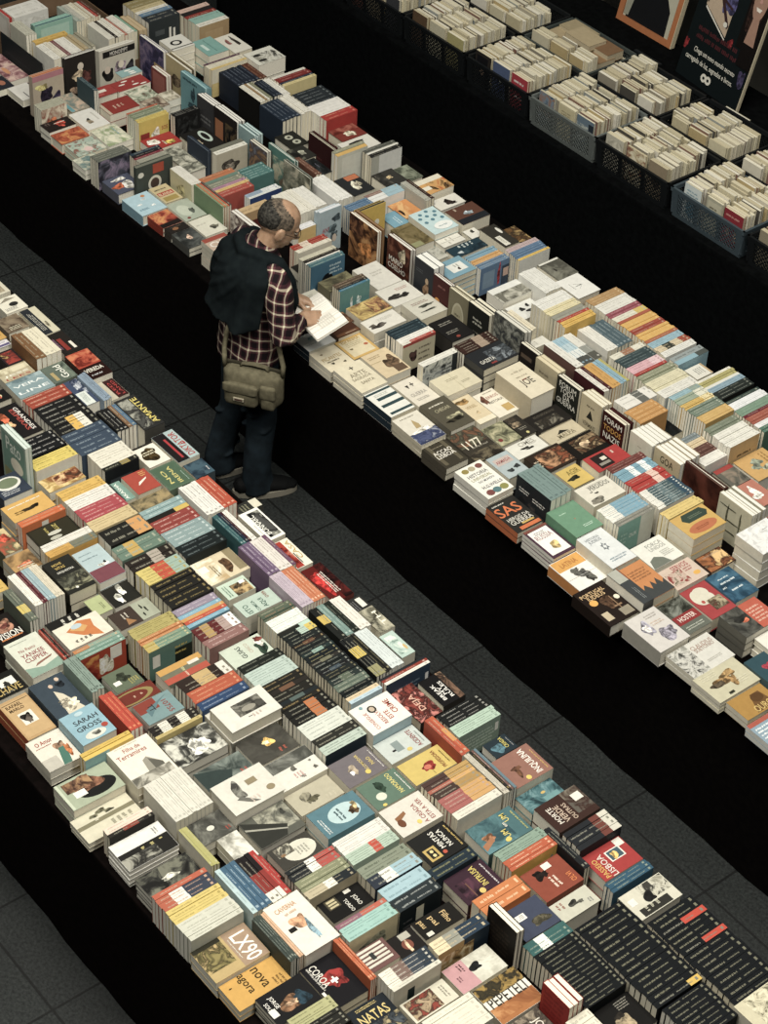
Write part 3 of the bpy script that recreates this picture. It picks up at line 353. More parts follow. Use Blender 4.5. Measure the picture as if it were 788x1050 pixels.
{"t":"A","k":"S","h":0.12,"r":[-2.6054,-2.4378,3.5986,3.7949],"ax":"u","cols":["8*14171a/a8a482"]},
{"t":"A","k":"F","h":0.13,"r":[-2.4647,-2.2834,3.7981,3.9888],"n":1,"o":"u","base":"c3bb9a","el":"N .2 .1 1 1 c3bb9a 6b6650 d6cfae 9;D .05 .1 .15 .9 1 6b6650","short":"ink flowers cover","desc":"cream cover with inked flowers at the near right corner"},
{"t":"A","k":"F","h":0.08,"r":[-2.7498,-2.5968,3.4272,3.5836],"n":2,"o":"u","base":"161514","el":"B .45 .4 .2 .3 8a7a5c 4;B .4 .6 .14 .1 2b2620 5;D .5 .7 .9 .95 4 8a867a","short":"dim portrait cover","desc":"black cover with a dim face by the black spines"},
{"t":"A","k":"P","h":0.2,"r":[-2.885,-2.7509,3.3072,3.3772],"fac":"V","n":3,"pc":["e4dac4","e4dac4","e4dac4"],"base":"a32a24","el":"D .1 .1 .9 .9 7 8c221e","short":"standing red book","desc":"upright red book with cream page edges"},
{"t":"A","k":"S","h":0.14,"r":[-2.7509,-2.6404,3.2952,3.3931],"ax":"u","cols":["3*d4ceb8"]},
{"t":"A","k":"S","h":0.15,"r":[-3.2597,-3.2019,3.1269,3.3551],"ax":"u","cols":["2*d6c49a,8d8d80,26384a,26384a"],"front":"R 0 0 .5 1 b08c4c;R .5 0 1 1 22303e;N 0 0 .7 .8 b08c4c 5a4428 d6c49a 6"},
{"t":"A","k":"F","h":0.09,"r":[-3.3955,-3.3066,3.1635,3.3372],"n":2,"o":"V","base":"1c1a17","el":"T .5 .72 .6 c9a86a Filho;T .4 .42 .5 c9a86a pai;T .3 .15 .4 c9a86a pau;R .75 .1 .95 .25 ccc8ba","short":"gold script cover","desc":"black cover with gold handwriting"},
{"t":"A","k":"F","h":0.08,"r":[-3.3959,-3.2826,3.0539,3.1636],"n":2,"o":"V","base":"1e1b1a","el":"E .5 .5 .2 .2 7a4434;B .6 .5 .25 .08 b59a78 4;R .05 .4 .3 .8 a9a596","short":"brown disc cover","desc":"black cover with a brown disc"},
{"t":"A","k":"F","h":0.09,"r":[-3.4119,-3.3075,2.911,3.0529],"n":2,"o":"V","base":"6a4844","el":"R .05 .1 .15 .9 c9c4b4;R .22 .1 .32 .9 c9c4b4;R .39 .1 .49 .9 c9c4b4;R .56 .1 .66 .9 c9c4b4;R .73 .1 .83 .9 c9c4b4;R .3 .4 .6 .52 333","short":"white stripes cover","desc":"dark red cover with white finger-like stripes"},
{"t":"A","k":"S","h":0.15,"r":[-3.2627,-3.1743,2.9121,3.1179],"ax":"u","cols":["4*d8d2c0,7a6258,3a4450,2c3844","1*c9c5b4"],"front":"R 0 0 1 1 c6c1ae;R .3 .3 .45 .75 1f2e30"},
{"t":"A","k":"F","h":0.08,"r":[-3.1841,-3.0647,3.1271,3.3286],"n":2,"o":"V","base":"b7b4a2","el":"R 0 0 1 .42 c08c90;N 0 .42 1 1 b7b4a2 9a9a8c cfcdbc 2;B .45 .55 .14 .16 17191a 4;D .1 .25 .4 .36 2 4a2a30;D .45 .1 .7 .2 2 7a5058","short":"pink and grey cover","desc":"half pink half grey cover with a black shape"},
{"t":"A","k":"F","h":0.08,"r":[-3.1609,-3.0675,2.9264,3.1141],"n":2,"o":"V","base":"c9c4ae","el":"N .05 .05 .95 .68 3c2c24 a9906c 8a3a2c 9;D .2 .8 .8 .92 2 777060","short":"crowd picture cover","desc":"cream cover with a dense crowd picture"},
{"t":"A","k":"S","h":0.14,"r":[-3.034,-2.9067,2.9149,3.1202],"ax":"u","cols":["5*d4cfba/a8a28e"]},
{"t":"A","k":"F","h":0.09,"r":[-3.0521,-2.886,3.149,3.3363],"n":2,"o":"u","base":"d9d5c6","el":"R 0 0 1 .42 a8672a;N 0 .1 1 .4 a8672a 8a4e1e c08444 3;T .5 .53 .85 3a3630 PEPETELI;R 0 .64 1 1 26241e;N 0 .64 1 1 26241e 9c7c2c 3c3420 7","short":"three band cover","desc":"cover in brown, white and black-gold bands"},
{"t":"A","k":"F","h":0.08,"r":[-2.8835,-2.728,3.1583,3.2942],"n":2,"o":"V","base":"3a332c","el":"N 0 0 1 1 3a332c 9a8a74 5c5046 5;T .5 .7 .6 d6d0c0 JO~BR","short":"mixed photo cover","desc":"dark photo cover at the bottom edge by the red book"},
{"t":"A","k":"F","h":0.09,"r":[-3.2338,-3.0925,2.7542,2.912],"n":2,"o":"u","base":"1f252b","el":"T .5 .6 .75 cfb662 NATAS;D .2 .85 .8 .95 2 cfb662;N 0 0 1 .4 1f252b 4a5258 a9986a 5;R .05 .1 .3 .25 c98a2c","short":"gold title navy cover","desc":"dark navy cover with a big gold title"},
{"t":"A","k":"S","h":0.13,"r":[-3.3093,-3.1842,2.57,2.7437],"ax":"u","cols":["3*a4a36c/55552e","4*23231f/b8b49c"]},
{"t":"A","k":"F","h":0.08,"r":[-3.4722,-3.2695,2.743,2.8869],"n":2,"o":"V","base":"17161a","el":"B .5 .55 .24 .32 7a221f 6;R .47 .42 .53 .62 e6e2da;R .42 .5 .58 .55 e6e2da;D .05 .1 .6 .2 1 b8b4aa;R .6 .02 .75 .1 d6d2c6;T .3 .28 .5 d8d4c8 COROA","short":"white cross cover","desc":"black cover with a red hooded figure and white cross"},
{"t":"A","k":"S","h":0.14,"r":[-3.4718,-3.2637,2.886,2.9111],"ax":"v","cols":["3*b85a2c/e8c49a"]},
{"t":"A","k":"S","h":0.14,"r":[-3.5131,-3.43,2.9234,3.1371],"ax":"u","cols":["1*8a5a6a,8a5a6a,b85a44,b85a44","3*8db8ae/4a6e68"],"front":"R 0 0 1 1 cdbf92;B .5 .4 .3 .3 8a8a70 5"},
{"t":"A","k":"F","h":0.09,"r":[-3.6528,-3.551,2.9534,3.1339],"n":2,"o":"V","base":"171615","el":"T .62 .72 .5 d6d2c6 JOAO;T .66 .52 .6 d6d2c6 TORDO;R .05 .12 .5 .4 4a4432;R .1 .16 .2 .36 b9ac80;R .25 .16 .33 .36 b9ac80;R .38 .16 .46 .36 b9ac80;R .05 .6 .2 .75 c9c5b8","short":"lit windows cover","desc":"black cover with white name and small lit windows"},
{"t":"A","k":"S","h":0.14,"r":[-3.8031,-3.6538,2.9242,3.1333],"ax":"u","cols":["3*25282a,25282a,d9d6cc,b04a40,b04a40","3*7d805f/c5c49c","2*b3a684,b3a684,d6d2c4,22282c,22282c"]},
{"t":"A","k":"S","h":0.15,"r":[-3.9463,-3.7138,2.7285,2.8944],"ax":"v","cols":["1*a9c2c4","3*3c5f78/b8cbd4","3*201c1d,201c1d,8a2f28,8a2f28,d6d2c4","1*a8302a"]},
{"t":"A","k":"S","h":0.14,"r":[-3.7079,-3.4812,2.716,2.7695],"ax":"v","cols":["4*3c4640/a9b0a0","2*c99f78/f0dcc0"]},
{"t":"A","k":"F","h":0.14,"r":[-3.7145,-3.4732,2.7705,2.9155],"n":1,"o":"u","base":"d9d3c4","el":"B .5 .55 .22 .16 a97c58 4;B .62 .3 .08 .25 7fa0ae 5;R .1 .42 .3 .5 23211f;T .45 .85 .6 c08a5c CAVERNA;D .3 .7 .7 .78 1 c9a98a","short":"watercolour figure cover","desc":"big white cover with a brown watercolour figure"},
{"t":"A","k":"F","h":0.08,"r":[-3.7512,-3.5921,2.4893,2.7136],"n":2,"o":"V","base":"b59a5c","el":"R 0 .55 1 1 a08468;N 0 0 .75 .5 3c3820 8a7c40 b59a5c 6;T .55 .78 .8 e4e0d6 LX90;D .2 .58 .8 .62 1 ccc4b4;R 0 0 .12 .5 2f2e22","short":"ruined crowd cover","desc":"tan cover with big white letters and a dark crowd"},
{"t":"A","k":"F","h":0.06,"r":[-3.5919,-3.4652,2.4947,2.7163],"n":2,"o":"V","base":"c9972c","el":"T .4 .62 .7 3a2c10 nova;T .35 .35 .7 3a2c10 agora;D .6 .75 .95 .95 3 7a5a1c;E .25 .12 .02 .03 3a2c10","short":"yellow handwriting cover","desc":"golden yellow cover with black handwriting"},
{"t":"A","k":"F","h":0.08,"r":[-3.4656,-3.3281,2.5547,2.7417],"n":4,"o":"V","base":"19191b","el":"B .62 .5 .22 .28 7a5638 4;B .6 .72 .24 .18 1f3440 5;B .62 .5 .1 .14 c49a72 6;T .35 .22 .4 e0dcd2 JORGE;T .45 .08 .4 e0dcd2 SOUSA;R .5 .02 .75 .16 dcd8cc","short":"turban portrait cover","desc":"black cover with a turbaned portrait and white letters"},
{"t":"A","k":"S","h":0.14,"r":[-3.9893,-3.7522,2.4948,2.7159],"ax":"u","cols":["1*b5573a","3*b0583c,d6d2c6,39404f,39404f","3*c9b250/7a6820","4*bfbfae/84846f"]},
{"t":"A","k":"F","h":0.09,"r":[-4.1182,-3.9894,2.5107,2.7254],"n":4,"o":"V","base":"33332f","el":"N 0 0 1 1 33332f 70705f 1d1d1b 4;B .45 .5 .1 .2 b9b7a6 5;D .75 .1 .95 .3 2 a84a3a","short":"dark statue cover","desc":"black and white photo cover of a dark statue"},
{"t":"A","k":"F","h":0.09,"r":[-4.2961,-4.1561,2.5152,2.7268],"n":4,"o":"V","base":"d8d6ce","el":"R .42 0 1 1 22211f;N .6 0 1 .7 22211f 9a988a 4a4944 4;D .5 .4 .62 .95 3 b0a35c;D .1 .8 .35 .9 2 888","short":"white third cover","desc":"white cover with a black photo half"},
{"t":"A","k":"S","h":0.13,"r":[-4.3467,-4.2971,2.5256,2.7184],"ax":"u","cols":["2*d9c4b0/8a7464","1*2a2723,8a3a2c,2a2723"],"front":"R 0 0 1 1 23211e"},
{"t":"A","k":"F","h":0.05,"r":[-4.5057,-4.377,2.4863,2.728],"n":2,"o":"V","base":"c6c0a6","el":"R .35 0 .5 1 7a7458;B .15 .5 .08 .12 5c5a44 4;B .25 .6 .06 .1 5c5a44 5;B .22 .35 .08 .08 5c5a44 8;D .6 .5 .9 .9 4 948f78;D .37 .2 .48 .8 1 c6c0a6","short":"botanical cover","desc":"beige cover with dark plant drawings and a band"},
{"t":"A","k":"F","h":0.09,"r":[-4.6495,-4.5063,2.508,2.7305],"n":2,"o":"V","base":"9aa58a","el":"E .62 .6 .28 .36 1b1c1b;B .35 .45 .3 .35 7a5038 5;N .08 .1 .45 .6 6b4a34 a88050 3c2a20 7;R .48 .18 .7 .4 dcdad0;R 0 0 1 .05 b9c2a8","short":"dark oval cover","desc":"sage green cover with a dark oval and price tag"},
{"t":"A","k":"F","h":0.12,"r":[-4.6535,-4.4367,2.7396,2.9172],"n":3,"o":"u","base":"d9d3c2","el":"T .5 .86 .4 9c4a3c Filha~de;T .42 .74 .7 9c4a3c Terramires;P 8d897a .45 .2 .5 .5 .62 .55 .85 .3 .85 .15;P 5a584e .62 .2 .62 .5 .85 .3 .85 .15;N 0 0 .95 .22 8d897a 5c5a50 b5b1a2 6;D .15 .95 .8 .97 1 888","short":"ruined house cover","desc":"cream cover with a ruined house drawing and red title"},
{"t":"A","k":"S","h":0.13,"r":[-4.437,-4.2213,2.7573,2.92],"ax":"v","cols":["9*cbc8ba/8c897c"]},
{"t":"A","k":"S","h":0.11,"r":[-4.2009,-3.9918,2.7518,2.7857],"ax":"v","cols":["3*a4a054"],"side":"R 0 0 1 1 cfcab8"},
{"t":"A","k":"F","h":0.09,"r":[-4.5998,-4.4481,2.9333,3.1479],"n":2,"o":"V","base":"4c4c46","el":"N 0 0 1 1 4c4c46 c9c8ba 2b2b28 4;B .55 .6 .3 .25 cfcdc0 3;D .75 .15 .95 .35 2 9a9a8c","short":"white sculpture cover","desc":"grey photo cover of white sculptures"},
{"t":"A","k":"F","h":0.09,"r":[-4.4033,-4.294,2.9519,3.1583],"n":2,"o":"V","base":"56605a","el":"N 0 0 1 1 56605a 7a847c 343d3a 3;P 2f3c3a 0 0 1 0 1 .5 .6 .65 .3 .4;D .75 .75 .95 .92 2 a84a3a","short":"sea wave cover","desc":"grey photo cover of a dark sea wave"},
{"t":"A","k":"F","h":0.1,"r":[-4.4262,-4.281,3.1587,3.3545],"n":2,"o":"V","base":"45433c","el":"N 0 0 1 1 45433c 525047 3a3832 2;B .4 .55 .16 .14 c99a3c 5;B .42 .5 .08 .08 f0d890 6;D .75 .6 .95 .8 2 a8503c","short":"golden flame cover","desc":"dark grey cover with a small golden flame"},
{"t":"A","k":"F","h":0.11,"r":[-4.6064,-4.4397,3.1493,3.3758],"n":1,"o":"V","base":"d4d0c2","el":"D .1 .2 .5 .5 2 c4c0b2","short":"cream under-book","desc":"cream book under the portrait book"},
{"t":"A","k":"F","h":0.17,"r":[-4.5699,-4.4252,3.1489,3.3744],"n":1,"o":"V","base":"d0ccc0","el":"N .2 .3 .68 .85 2e2d2a 7d7a6e 4a4842 5;E .5 .55 .1 .14 8f8a7c;D .75 .5 .92 .7 3 b09a8c;R .78 .42 .8 .5 444","short":"small portrait cover","desc":"thick cream book with a small dark portrait","z":0.11},
{"t":"A","k":"F","h":0.1,"r":[-4.2756,-4.1267,3.1587,3.3698],"n":2,"o":"V","base":"cfccc0","el":"R 0 0 .4 1 5c5d56;N 0 0 .4 1 5c5d56 7d7e75 44453f 3;B .5 .5 .09 .07 55534b 4;B .75 .85 .06 .05 55534b 5;B .85 .55 .06 .05 66645c 6;B .5 .85 .04 .03 66645c 7;D .65 .4 .9 .6 3 c9a39a","short":"moth drawings cover","desc":"cream cover with small grey moths"},
{"t":"A","k":"F","h":0.14,"r":[-4.272,-4.1117,2.9408,3.1577],"n":1,"o":"V","base":"cbc8bb","el":"B .45 .35 .3 .12 66655c 4;P 66655c .6 .3 .95 .55 .9 .4 .65 .2;R .25 .55 .42 .75 8a7c5c;E .75 .85 .09 .08 8a7c5c;D .75 .4 .95 .6 3 c9b8a8","short":"grey slug cover","desc":"cream cover with a long grey slug shape"},
{"t":"A","k":"F","h":0.08,"r":[-4.2203,-4.1024,2.7856,2.9408],"n":2,"o":"V","base":"4a4a44","el":"N 0 0 1 1 4a4a44 77776c 33332f 3;E .5 .5 .1 .1 c9c8ba;D .7 .8 .95 .95 2 a84a3a","short":"cloudy sky cover","desc":"dark grey photo cover with a bright glow"},
{"t":"A","k":"F","h":0.08,"r":[-4.1027,-3.9602,2.8467,2.9351],"n":2,"o":"V","base":"b9b7aa","el":"N 0 0 1 1 b9b7aa 8a887c d6d4c8 4;P 3a3a34 .8 0 1 0 1 .9","short":"white knot cover","desc":"pale photo cover of a twisted white form"},
{"t":"A","k":"F","h":0.09,"r":[-4.1107,-3.9658,2.9476,3.1439],"n":1,"o":"V","base":"55564d","el":"N 0 .3 .8 1 7d7c6c a9a792 55564d 5;P 2f302b 0 0 1 0 1 .6 .7 .75;P 9a988a .25 0 .32 0 .85 .7 .8 .7;B .3 .85 .1 .06 2f302b 4","short":"railway tracks cover","desc":"grey photo cover of railway tracks"},
{"t":"A","k":"F","h":0.08,"r":[-4.123,-4.0105,3.1592,3.3575],"n":2,"o":"V","base":"aca58c","el":"B .5 .35 .35 .12 6f6a58 6;B .6 .45 .12 .16 59553f 7;D .7 .65 .95 .9 3 bdb59c","short":"horse drawing cover","desc":"beige cover with a galloping horse"},
{"t":"A","k":"F","h":0.08,"r":[-3.9526,-3.8452,2.9589,3.1336],"n":2,"o":"V","base":"3c3a34","el":"E .55 .6 .42 .38 c9c6b4;N .05 .1 .5 .5 3c3a34 8a8472 b5b09a 5;D .4 .5 .8 .8 4 8a887a;E .45 .22 .06 .06 8a6844","short":"pale oval cover","desc":"dark cover with a large pale oval"},
{"t":"A","k":"S","h":0.1,"r":[-3.9404,-3.82,2.9121,2.9267],"ax":"v","cols":["1*a8302a"]},
{"t":"A","k":"S","h":0.12,"r":[-4.6653,-4.6008,2.9302,3.1361],"ax":"u","cols":["3*2a2623,d6d2c4,2a2623,d6d2c4,2a2623","1*b8a35c"]},
{"t":"A","k":"S","h":0.14,"r":[-4.7884,-4.6074,3.1371,3.358],"ax":"u","cols":["3*302520,302520,b89a5c,b89a5c,302520,d0ccc0","3*b0502f/d9a878","2*2b4468/aab6c6"]},
{"t":"A","k":"F","h":0.1,"r":[-4.8115,-4.6911,2.9556,3.1182],"n":2,"o":"V","base":"6d8c8e","el":"R 0 0 .5 .55 86372a;P 54747a .1 .9 .3 .6 .75 .2 .4 .2;T .6 .72 .6 8c4038 10755;T .4 .35 .3 2b2e30 TT","short":"numbered teal cover","desc":"teal-grey cover with red numerals"},
{"t":"A","k":"F","h":0.08,"r":[-4.9126,-4.8305,2.9485,3.1041],"n":2,"o":"V","base":"6e2c20","el":"E .55 .3 .45 .6 8a7a3c;E .55 .25 .36 .5 6e2c20;D .5 .3 .7 .7 2 c9a88a","short":"golden arch cover","desc":"dark red cover with an olive-gold arch"},
{"t":"A","k":"S","h":0.15,"r":[-4.8928,-4.6707,2.8635,2.9166],"ax":"v","cols":["3*b5402a/e09a5c"]},
{"t":"A","k":"F","h":0.08,"r":[-5.03,-4.9153,2.9594,3.0851],"n":2,"o":"V","base":"5a6650","el":"B .42 .5 .25 .25 2f3528 9;D .6 .6 .9 .95 4 a89a3c;R .5 .12 .7 .36 dcdad0","short":"tree sketch cover","desc":"olive green cover with a tree sketch and tag"},
{"t":"A","k":"F","h":0.11,"r":[-4.9034,-4.7955,3.124,3.3228],"n":2,"o":"V","base":"6b6a54","el":"R 0 0 .3 1 c08f34;R .55 0 .85 1 b04a34;R .85 0 1 1 3c4034;T .7 .5 .25 e0cdb0 mitto;T .42 .5 .2 c9c88a tte;R .22 .65 .38 .9 ccc9bc","short":"four band cover","desc":"cover with yellow, olive, red and dark bands"},
{"t":"A","k":"S","h":0.16,"r":[-5.1161,-4.9622,3.1352,3.3377],"ax":"u","cols":["4*a3964a/5c5424","2*b5743a/e8c890","3*b09a40,6d8a74,6d8a74,6d8a74"],"front":"R 0 0 1 1 54786c;R .6 .1 1 .7 23281f;R .08 .4 .25 .8 ddd9cc;D .6 .5 .9 .9 2 c2a83c"},
{"t":"A","k":"S","h":0.15,"r":[-5.5599,-5.4722,3.3485,3.5606],"ax":"u","cols":["2*5f7868,b9963c,5f7868,5f7868"]},
{"t":"A","k":"S","h":0.15,"r":[-5.4613,-5.3904,3.3482,3.5576],"ax":"u","cols":["2*2a2420,2a2420,a59a8c,2a2420"]},
{"t":"A","k":"S","h":0.15,"r":[-5.3843,-5.289,3.3517,3.5531],"ax":"u","cols":["3*c4b050,bb4a2c,8fa898"]},
{"t":"A","k":"S","h":0.15,"r":[-5.2832,-5.1236,3.3511,3.5542],"ax":"u","cols":["5*22211e/b59a4a"]},
{"t":"A","k":"S","h":0.14,"r":[-5.1239,-5.0021,3.3493,3.5485],"ax":"u","cols":["2*8c8092/d5cdd2","1*6f9fb4/e0e4e0","1*c08a3c","1*b8492e/e8c8a0","1*6f9fb4/e0e4e0"]},
{"t":"A","k":"S","h":0.14,"r":[-4.9907,-4.8615,3.3463,3.538],"ax":"u","cols":["3*5e2626,a88848,5e2626,a89088,ddd","2*8a625c/d6bcb4"]},
{"t":"A","k":"S","h":0.16,"r":[-5.1227,-4.9113,2.8486,2.9026],"ax":"v","cols":["4*788c80/2f3a34"]},
{"t":"A","k":"S","h":0.15,"r":[-5.1486,-5.0935,2.9076,3.1171],"ax":"u","cols":["1*b5743a,7d9886,7d9886","2*6d9080/ccd4c8"],"front":"R 0 0 1 1 a83c1e;B .5 .45 .2 .4 d9cfb0 3;R .65 .5 .9 .95 ddd9cc;N 0 0 .4 .9 a83c1e d9902c 7a1f10 3"},
{"t":"A","k":"F","h":0.12,"r":[-5.3196,-5.1845,2.9199,3.1219],"n":2,"o":"V","base":"d3ccb8","el":"P c2702c .05 .55 .3 .2 .7 .45 .98 .8 .5 .75 .2 .8;P c9964a .1 .5 .3 .28 .55 .5 .4 .65;E .24 .45 .1 .12 a9bcc4;D .75 .2 .95 .6 4 5a5448","short":"flame drop cover","desc":"cream cover with an orange flame drop"},
{"t":"A","k":"F","h":0.09,"r":[-5.3915,-5.3298,2.929,3.123],"n":2,"o":"V","base":"1f1e1c","el":"D .2 .3 .9 .8 3 c9c6b8","short":"black text cover","desc":"black cover mostly under the flame drop cover"},
{"t":"A","k":"F","h":0.08,"r":[-5.4252,-5.3222,3.1294,3.2065],"n":2,"o":"V","base":"a3ad74","el":"D .4 .6 .8 .8 2 4a5030","short":"lime green cover","desc":"lime green cover beside a zebra-striped one"},
{"t":"A","k":"F","h":0.08,"r":[-5.4347,-5.3177,3.2131,3.3416],"n":2,"o":"V","base":"23231f","el":"B .3 .6 .35 .14 c9c8b8 4;B .7 .35 .35 .12 c9c8b8 6","short":"zebra cover","desc":"black cover with white zebra swirls"},
{"t":"A","k":"F","h":0.08,"r":[-5.3046,-5.196,3.2626,3.3501],"n":2,"o":"V","base":"9a9f8a","el":"B .3 .4 .15 .06 25261f 5;B .55 .55 .2 .05 25261f 6;B .75 .3 .12 .05 25261f 7","short":"dark leaf cover","desc":"grey-green cover with dark leaves"},
{"t":"A","k":"F","h":0.09,"r":[-5.2907,-5.1866,3.1558,3.2631],"n":2,"o":"V","base":"3f332c","el":"P 9a6c3c .5 .5 .9 .4 .85 .8;D .2 .4 .6 .7 2 cfc6b4","short":"brown stage cover","desc":"dark brown cover with pale letters"},
{"t":"A","k":"S","h":0.13,"r":[-5.3468,-5.1474,2.8757,2.9001],"ax":"v","cols":["1*a83c2a","1*231f1e","1*6b2f28"]},
{"t":"A","k":"F","h":0.11,"r":[-5.3654,-5.1478,2.7289,2.876],"n":3,"o":"u","base":"c6c9b8","el":"T .45 .7 .5 8c3a34 No~Rasto;T .5 .55 .68 8c2f34 YANKEE;T .5 .42 .66 8c2f34 CLIPPER;P 7d9a88 0 0 1 0 1 .22 .5 .14 0 .26;P 8a5a4a .3 .22 .85 .3 .9 .34 .4 .28;D .1 .9 .7 .93 1 888c80","short":"seaplane cover","desc":"pale green cover with red capitals and a seaplane"},
{"t":"A","k":"S","h":0.15,"r":[-5.6636,-5.4476,2.9295,3.0629],"ax":"v","cols":["3*d8d5c9/8f8a7c","2*5e2a30/c9b0a8","3*8ba4aa/dfe4e0","3*c9c0a8/8a8068"]},
{"t":"A","k":"S","h":0.13,"r":[-5.6143,-5.4019,2.8755,2.9143],"ax":"v","cols":["3*5c6456,5c6456,c4ae44,5c6456"]},
{"t":"A","k":"F","h":0.09,"r":[-5.7215,-5.6522,2.8667,2.9285],"n":2,"o":"u","base":"cba63c","el":"D .1 .2 .8 .8 2 7a5f1c","short":"plain mustard cover","desc":"mustard yellow cover at the picture edge"},
{"t":"A","k":"F","h":0.07,"r":[-5.5635,-5.3919,2.745,2.8631],"n":2,"o":"u","base":"1d1917","el":"B .5 .65 .42 .3 94664e 4;B .55 .6 .2 .1 5a2f28 5;T .5 .3 .9 e0dcd0 VISION;R .1 .16 .9 .2 c4722c","short":"shadowed mouth cover","desc":"black cover with a shadowed face and white letters"},
{"t":"A","k":"F","h":0.09,"r":[-5.9847,-5.8279,3.0117,3.0989],"n":2,"o":"u","base":"5a5a3c","el":"N 0 0 1 1 5a5a3c b8492c c9b27a 3;B .6 .6 .3 .2 b0442a 5","short":"orange stripe cover","desc":"patchwork cover with orange and green stripes"},
{"t":"A","k":"F","h":0.08,"r":[-5.8269,-5.7087,2.9987,3.1195],"n":2,"o":"u","base":"8a6a3c","el":"N 0 0 1 1 8a6a3c b58a48 5c4628 3;B .5 .35 .3 .14 b8623a 5;D .2 .15 .9 .4 2 c9bfa0","short":"tan desert cover","desc":"tan cover with an orange and brown landscape"},
{"t":"A","k":"F","h":0.11,"r":[-6.0752,-5.9586,3.1385,3.3391],"n":3,"o":"u","base":"cf9f3a","el":"B .5 .42 .16 .12 2b2418 4;B .65 .45 .12 .1 2b2418 8;D .1 .75 .95 .85 1 d9dccf;D .15 .3 .4 .5 2 5a4418","short":"acrobats cover","desc":"yellow cover with small black acrobats"},
{"t":"A","k":"S","h":0.14,"r":[-5.9271,-5.8904,3.1313,3.3439],"ax":"u","cols":["2*c9622a"],"front":"R 0 0 1 1 cc6a2c;R .45 .1 .6 .9 d9d6c8"},
{"t":"A","k":"F","h":0.1,"r":[-5.8906,-5.779,3.1472,3.3499],"n":2,"o":"v","base":"26251c","el":"R .04 .04 .96 .96 2f2d1f;T .68 .62 .35 c2b048 NOVA;T .7 .4 .35 c2b048 LUZ;E .42 .5 .1 .16 b9b8a8;E .15 .55 .1 .14 a9a898","short":"yellow name cover","desc":"black cover with yellow letters and a portrait"},
{"t":"A","k":"S","h":0.14,"r":[-5.7462,-5.6676,3.1281,3.3574],"ax":"u","cols":["3*d4d0c4/8f8a80","3*c4942e,c4942e,6b7264,6b7264"]},
{"t":"A","k":"F","h":0.12,"r":[-5.6666,-5.4514,3.0865,3.2133],"n":2,"o":"u","base":"262622","el":"T .4 .86 .34 c9a63c NOVE;T .42 .75 .36 c9a63c VITAS;T .5 .62 .62 d6d3c6 ORQUESTRA;N 0 .1 1 .5 262622 5f604e 8a8868 4;E .4 .1 .05 .03 d6d3c6","short":"orchestra cover","desc":"black cover with yellow and white stacked words"},
{"t":"A","k":"F","h":0.12,"r":[-5.6496,-5.4371,3.2173,3.3458],"n":3,"o":"u","base":"a3b8bc","el":"R 0 0 1 .38 77404a;D .1 .7 .7 .76 1 6a7f86;D .1 .84 .6 .88 1 6a7f86;B .65 .44 .2 .06 d9d9cc 4;B .7 .48 .05 .05 2b2b2b 5","short":"blue and burgundy cover","desc":"pale blue cover with a burgundy lower part"},
{"t":"A","k":"S","h":0.14,"r":[-5.9984,-5.6922,3.3593,3.57],"ax":"u","cols":["3*cfa433/6b5216","3*d6d2c8/77726a","4*a8434a/e0c2b4","3*c4ae78/8a7648"]},
{"t":"A","k":"F","h":0.1,"r":[-6.1439,-6.0511,3.3613,3.5459],"n":2,"o":"u","base":"b99a4a","el":"N 0 0 1 1 b99a4a 8a5a2c e0c078 5;N .3 .2 1 .9 8a4a28 d9b478 4a3020 6","short":"food picture cover","desc":"golden brown cover with a food picture"},
{"t":"A","k":"F","h":0.09,"r":[-6.2738,-6.1282,3.1869,3.3288],"n":2,"o":"u","base":"313a4a","el":"E .5 .6 .42 .3 d8d6cc;E .5 .62 .34 .22 6c7a5c;D .1 .1 .7 .35 3 b9bdc0","short":"white plate cover","desc":"navy cover with a white plate"},
{"t":"A","k":"F","h":0.08,"r":[-5.2724,-5.1464,2.5709,2.7095],"n":2,"o":"u","base":"1b1b19","el":"R .35 .4 .85 .75 d9d8cc;B .55 .5 .1 .16 2b2b28 3;T .5 .24 .8 b59a4a CHAVE;D .3 .1 .7 .16 1 8a8a80","short":"silhouette window cover","desc":"black cover with a white window and silhouette"},
{"t":"A","k":"F","h":0.08,"r":[-5.1307,-4.9051,2.5603,2.6852],"n":2,"o":"u","base":"b48f58","el":"R .05 .05 .95 .95 bd9a62;R .28 .32 .75 .62 d8d4c4;B .5 .5 .18 .13 26221e 4;B .5 .42 .1 .12 4a423a 5;T .4 .84 .55 4a3420 RAFAEL;T .4 .74 .5 4a3420 MARLO;R .05 .91 .95 .92 5a4428","short":"framed photo cover","desc":"tan cover with a framed black and white photo"},
{"t":"A","k":"F","h":0.1,"r":[-5.1289,-4.9148,2.6945,2.8426],"n":2,"o":"u","base":"36434e","el":"P c9bfa6 .35 0 .85 0 .62 .5 .45 .65;E .48 .78 .06 .05 c4a890;B .75 .75 .12 .1 20262c 4;E .75 .88 .06 .05 c9b098;B .62 .2 .3 .15 bdb298 6;D .35 .25 .7 .4 2 7a735f","short":"wedding couple cover","desc":"dark blue cover with a pale wedding couple"},
{"t":"A","k":"F","h":0.13,"r":[-4.894,-4.7238,2.686,2.8355],"n":2,"o":"u","base":"7fa9b8","el":"T .55 .66 .7 2c2b2e SARAH;T .5 .44 .7 2c2b2e GROSS;E .5 .16 .3 .12 c9c9bc;B .55 .18 .12 .08 6a6a60 4;E .85 .28 .09 .07 a8402f;E .5 .88 .12 .06 a9c4cc","short":"sky blue cover","desc":"sky blue cover with dark serif capitals and a red seal"},
